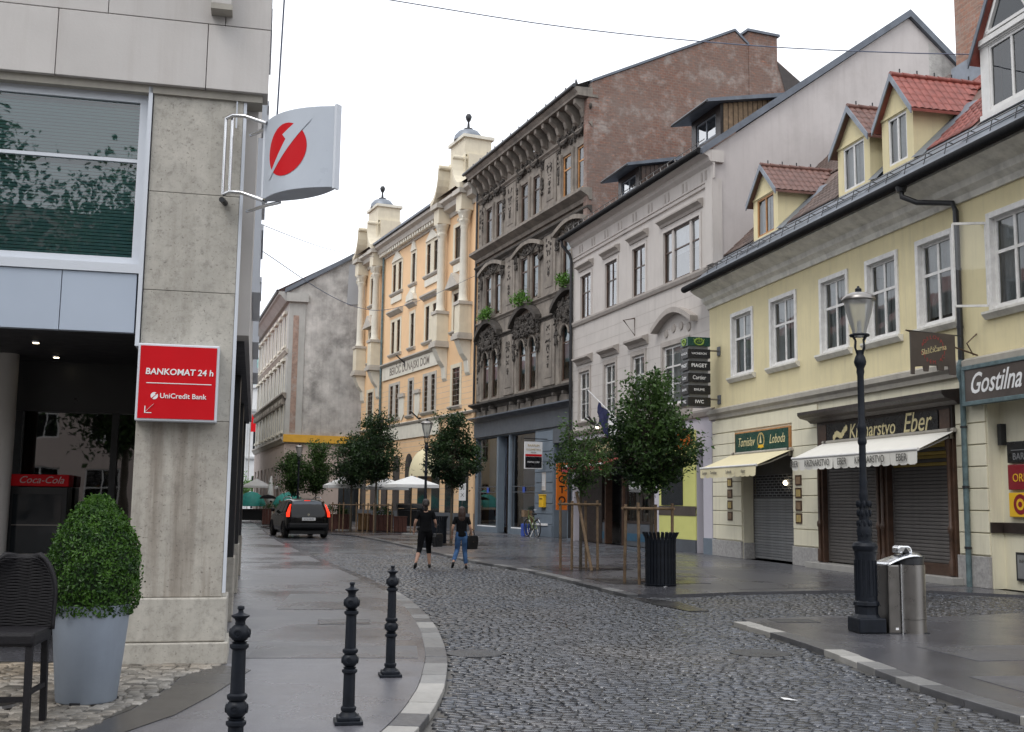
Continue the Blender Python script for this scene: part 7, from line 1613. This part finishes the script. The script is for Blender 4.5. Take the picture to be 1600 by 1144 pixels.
for x,y,r,lab in ((-19.6,84,1.1,'dark green dome parasol left of the folded umbrella'),(-16.9,84.5,1.2,'dark green dome parasol by the car in the far market')):
    u=thing('green_parasol',lab,'parasol',(x,y,0),0,'green parasols of the far market'); MB().lathe([(r,1.15),(r*.97,1.4),(r*.75,1.85),(r*.4,2.15),(.05,2.25)],16).done('canopy','tarp_green',u,smooth=60); MB().tube([(0,0,0),(0,0,2.25)],.025,6).done('pole','steel',u)
    s=thing('market_stall','low dark covered stall under the green parasol '+('left of the folded umbrella' if x<-18 else 'behind the black car'),'stall',(x,y,0),.2,'stalls of the far market'); MB().box(-.9,.9,-.4,.4,.85,.95).done('table_top','dark_wood',s); MB().box(-.88,.88,-.38,.38,.1,.85).done('cover','plastic_dark',s)
    for sx in (-1,1):
        for sy in (-1,1): MB().box(sx*.8-.03,sx*.8+.03,sy*.34-.03,sy*.34+.03,0,.1).done('leg','dark_wood',s)
P3={'L':[(-.10,.05,.48),(-.10,.0,.09),(-.11,.14,.03)],'R':[(.10,.02,.48),(.11,-.06,.09),(.12,.08,.03)],'LA':[(-.25,-.02,1.12),(-.25,.12,.90)],'RA':[(.26,.1,1.15),(.2,.25,1.32)]}
w3,k3=woman('person in a pale long coat under a dark umbrella in the far street',(-17.9,83,RZ),R(190),1.62,'bun','cloth_pale','cloth_pale',.5,P3,1)
u=thing('rain_umbrella','small dark rain umbrella held by the person in the pale coat','umbrella',(-18.1,82.85,0)); MB().lathe([(.62,1.72),(.58,1.82),(.4,1.95),(.05,2.03)],12).done('canopy','cloth_black',u,smooth=60); MB().tube([(0,0,1.2),(0,0,2.08)],.012,6).done('shaft','steel',u)
def planter(label,loc,w,h,m,rz,leaf=True,seed=1):
    p=thing('planter_box',label,'planter',loc,rz,'planter boxes of the cafe terrace'); n=max(3,int(w/.22))
    for k in range(n): MB().box(-w/2+k*w/n+.008,-w/2+(k+1)*w/n-.008,-.3,.3,.05,h).done('board',m,p)
    MB().box(-w/2-.02,w/2+.02,-.32,.32,h,h+.06).done('rim',m,p); MB().box(-w/2,w/2,-.28,.28,0,.05).done('skid','dark_wood',p)
    if leaf:
        rg=random.Random(seed); s=thing('planter_shrub',label.replace('planter','shrub in the planter').replace('box ',''),'shrub',(loc[0],loc[1],h+.03),rz,'shrubs of the cafe terrace'); pts=[]
        for c in range(int(w*9)):
            cc=Vector((rg.uniform(-w*.42,w*.42),rg.uniform(-.2,.2),rg.uniform(.08,.4)))
            for i in range(40): pts.append((cc+Vector((rg.gauss(0,.12),rg.gauss(0,.1),rg.gauss(0,.1))),None))
        leaves(pts,.11,'leaf_tree','foliage',s,rg); st=MB()
        for c in range(4): st.tube([(rg.uniform(-w*.3,w*.3),0,-.05),(rg.uniform(-w*.3,w*.3),0,.25)],.012,5)
        st.done('stems','bark',s)
mat('planter_brown',(.10,.035,.024),.6,.25,5); mat('planter_tan',(.38,.22,.10),.7,.2,5)
planter('brown planter box right of the black car',(-9.6,62.2,0),1.5,.85,'planter_brown',.1,seed=1); planter('tan slatted planter box between the brown ones',(-8.2,62.6,0),.7,.9,'planter_tan',.1,False); planter('brown planter box under the half hidden umbrella',(-7.1,61.3,0),1.3,.85,'planter_brown',.15,seed=3); planter('brown planter box beside the wheeled container',(-5.9,59.8,0),.7,.8,'planter_brown',.15,False)
planter('tan planter box behind the car in the far market',(-15.3,74,0),.9,.9,'planter_tan',.2,seed=5); planter('brown planter box behind the car in the far market',(-16.1,73.6,0),.6,1.0,'planter_brown',.2,seed=6)
def container():
    c=thing('waste_container','black wheeled waste container before the apricot house','container',(-5.7,63.2,0),R(10))
    MB().prism([(-.62,.28),(.62,.28),(.72,1.25),(-.72,1.25)],'y',-.45,.45).done('bin','plastic_dark',c,bevel=.04); n=6
    MB().prism([(-.5,1.27),(.5,1.27),(.42,1.45),(.2,1.55),(-.2,1.55),(-.42,1.45)],'x',-.74,.74).done('lid','plastic_dark',c,bevel=.02)
    for x in (-.55,.55):
        for y in (-.35,.35): o=MB().lathe([(.1,-.03),(.1,.03)],12).done('wheel','rubber',c); o.matrix_basis=Matrix.Translation((x,y,.1))@Matrix.Rotation(R(90),4,'X'); MB().box(x-.02,x+.02,y-.05,y+.05,.1,.3).done('caster_fork','steel',c)
    MB().tube([(-.5,-.5,1.15),(.5,-.5,1.15)],.02,6).done('handle','black_metal',c)
    for x in (-.3,0,.3): MB().box(x-.02,x+.02,-.47,-.44,.35,1.15).done('rib','plastic_dark',c)
container()
s=thing('poster_stand','narrow white poster panel on a post beside the round dark tree','poster',(-2.75,63.6,.0),R(5)); MB().tube([(0,.06,0),(0,.06,2.6)],.03,6).done('post','steel',s); MB().box(-.2,.2,-.03,.03,1.75,2.75).done('panel','paper_white',s); lettering('N',.3,'print_dark',s,(0,-.034,2.45)); lettering('X',.3,'print_dark',s,(0,-.034,2.05))
# ---------------------------------------------------------------- wires
def wire(label,pts,r,m='wire_blue'):
    tag(MB().tube([tuple(p) for p in catmull(pts,1.0)],r,5).done('overhead_wire',m),label,'wire')
wire('long overhead wire crossing above the brick gable to the yellow roof',[(-7.5,25,14.25),(-2.87,25,13.5),(1.2,25,12.9),(5.4,25,12.52),(9,25,12.38),(12.3,25,12.36)],.014)
wire('thin wire from the corner bank to the apricot house',[(-6.8,26.5,8.6),(-8.5,50,13.2),(-10.8,84,20.5)],.012); wire('thin wire crossing to the sooty house over the street',[(-6.6,27,8.0),(-5.5,45,9.5),(-2.2,65,15.2)],.012)
tag(MB().tube([(-3.05,13.5,5.5),(-2.97,13.5,9.5)],.012,5).done('down_cable','wire_blue'),'thin cable running up the bank corner behind the projecting sign','cable')
# litter on the wet street
for i,(x,y,lab) in enumerate(((-7.9,44.5,'scrap of white paper on the cobbles behind the car'),(-2.6,21.9,'white scrap lying by the far end of the curved kerb'),(3.15,22.6,'white scrap at the foot of the slatted bin'),(2.5,10.0,'white scrap on the cobbles near the island kerb'))):
    m=MB(); rg=random.Random(i); m.add([(rg.uniform(-.05,.05)+dx,rg.uniform(-.04,.04)+dy,rg.uniform(.0,.03)) for dx,dy in ((-.04,-.03),(.05,-.03),(.04,.04),(-.05,.03))],[(0,1,2,3)]); o=m.done('paper_scrap','paper_white'); o.location=(x,y,(.003 if i==2 else RZ+.006)); tag(o,lab,'litter')
# ---------------------------------------------------------------- the square behind the viewer, seen mirrored in the bank glass
for i,(x,y,h,r) in enumerate(((-13,-5,13,3.4),(-7.5,-9,14,3.8),(-19,-3,11,3.0),(-1.5,-15,12,3.4))):
    tree('square_tree',['leafy tree of the square mirrored in the bank glass, by the big parasols','leafy tree of the square behind the parasols','leafy tree at the end of the square','leafy tree across the square from the yellow house'][i],(x,y,0),3.0,h,r,100,110,50+i,.16,'leaf_tree',lsize=.24,spread=.55,group='trees of the squares')
for x,y,lab in ((-14.5,1.5,'large cream parasol mirrored in the bank glass'),(-10.2,-2.2,'second large cream parasol of the square cafe')): umbrella(lab,(x,y,0),2.3,2.35,3.3,'umbrella_cream',.5,'cream parasols of the square cafe')
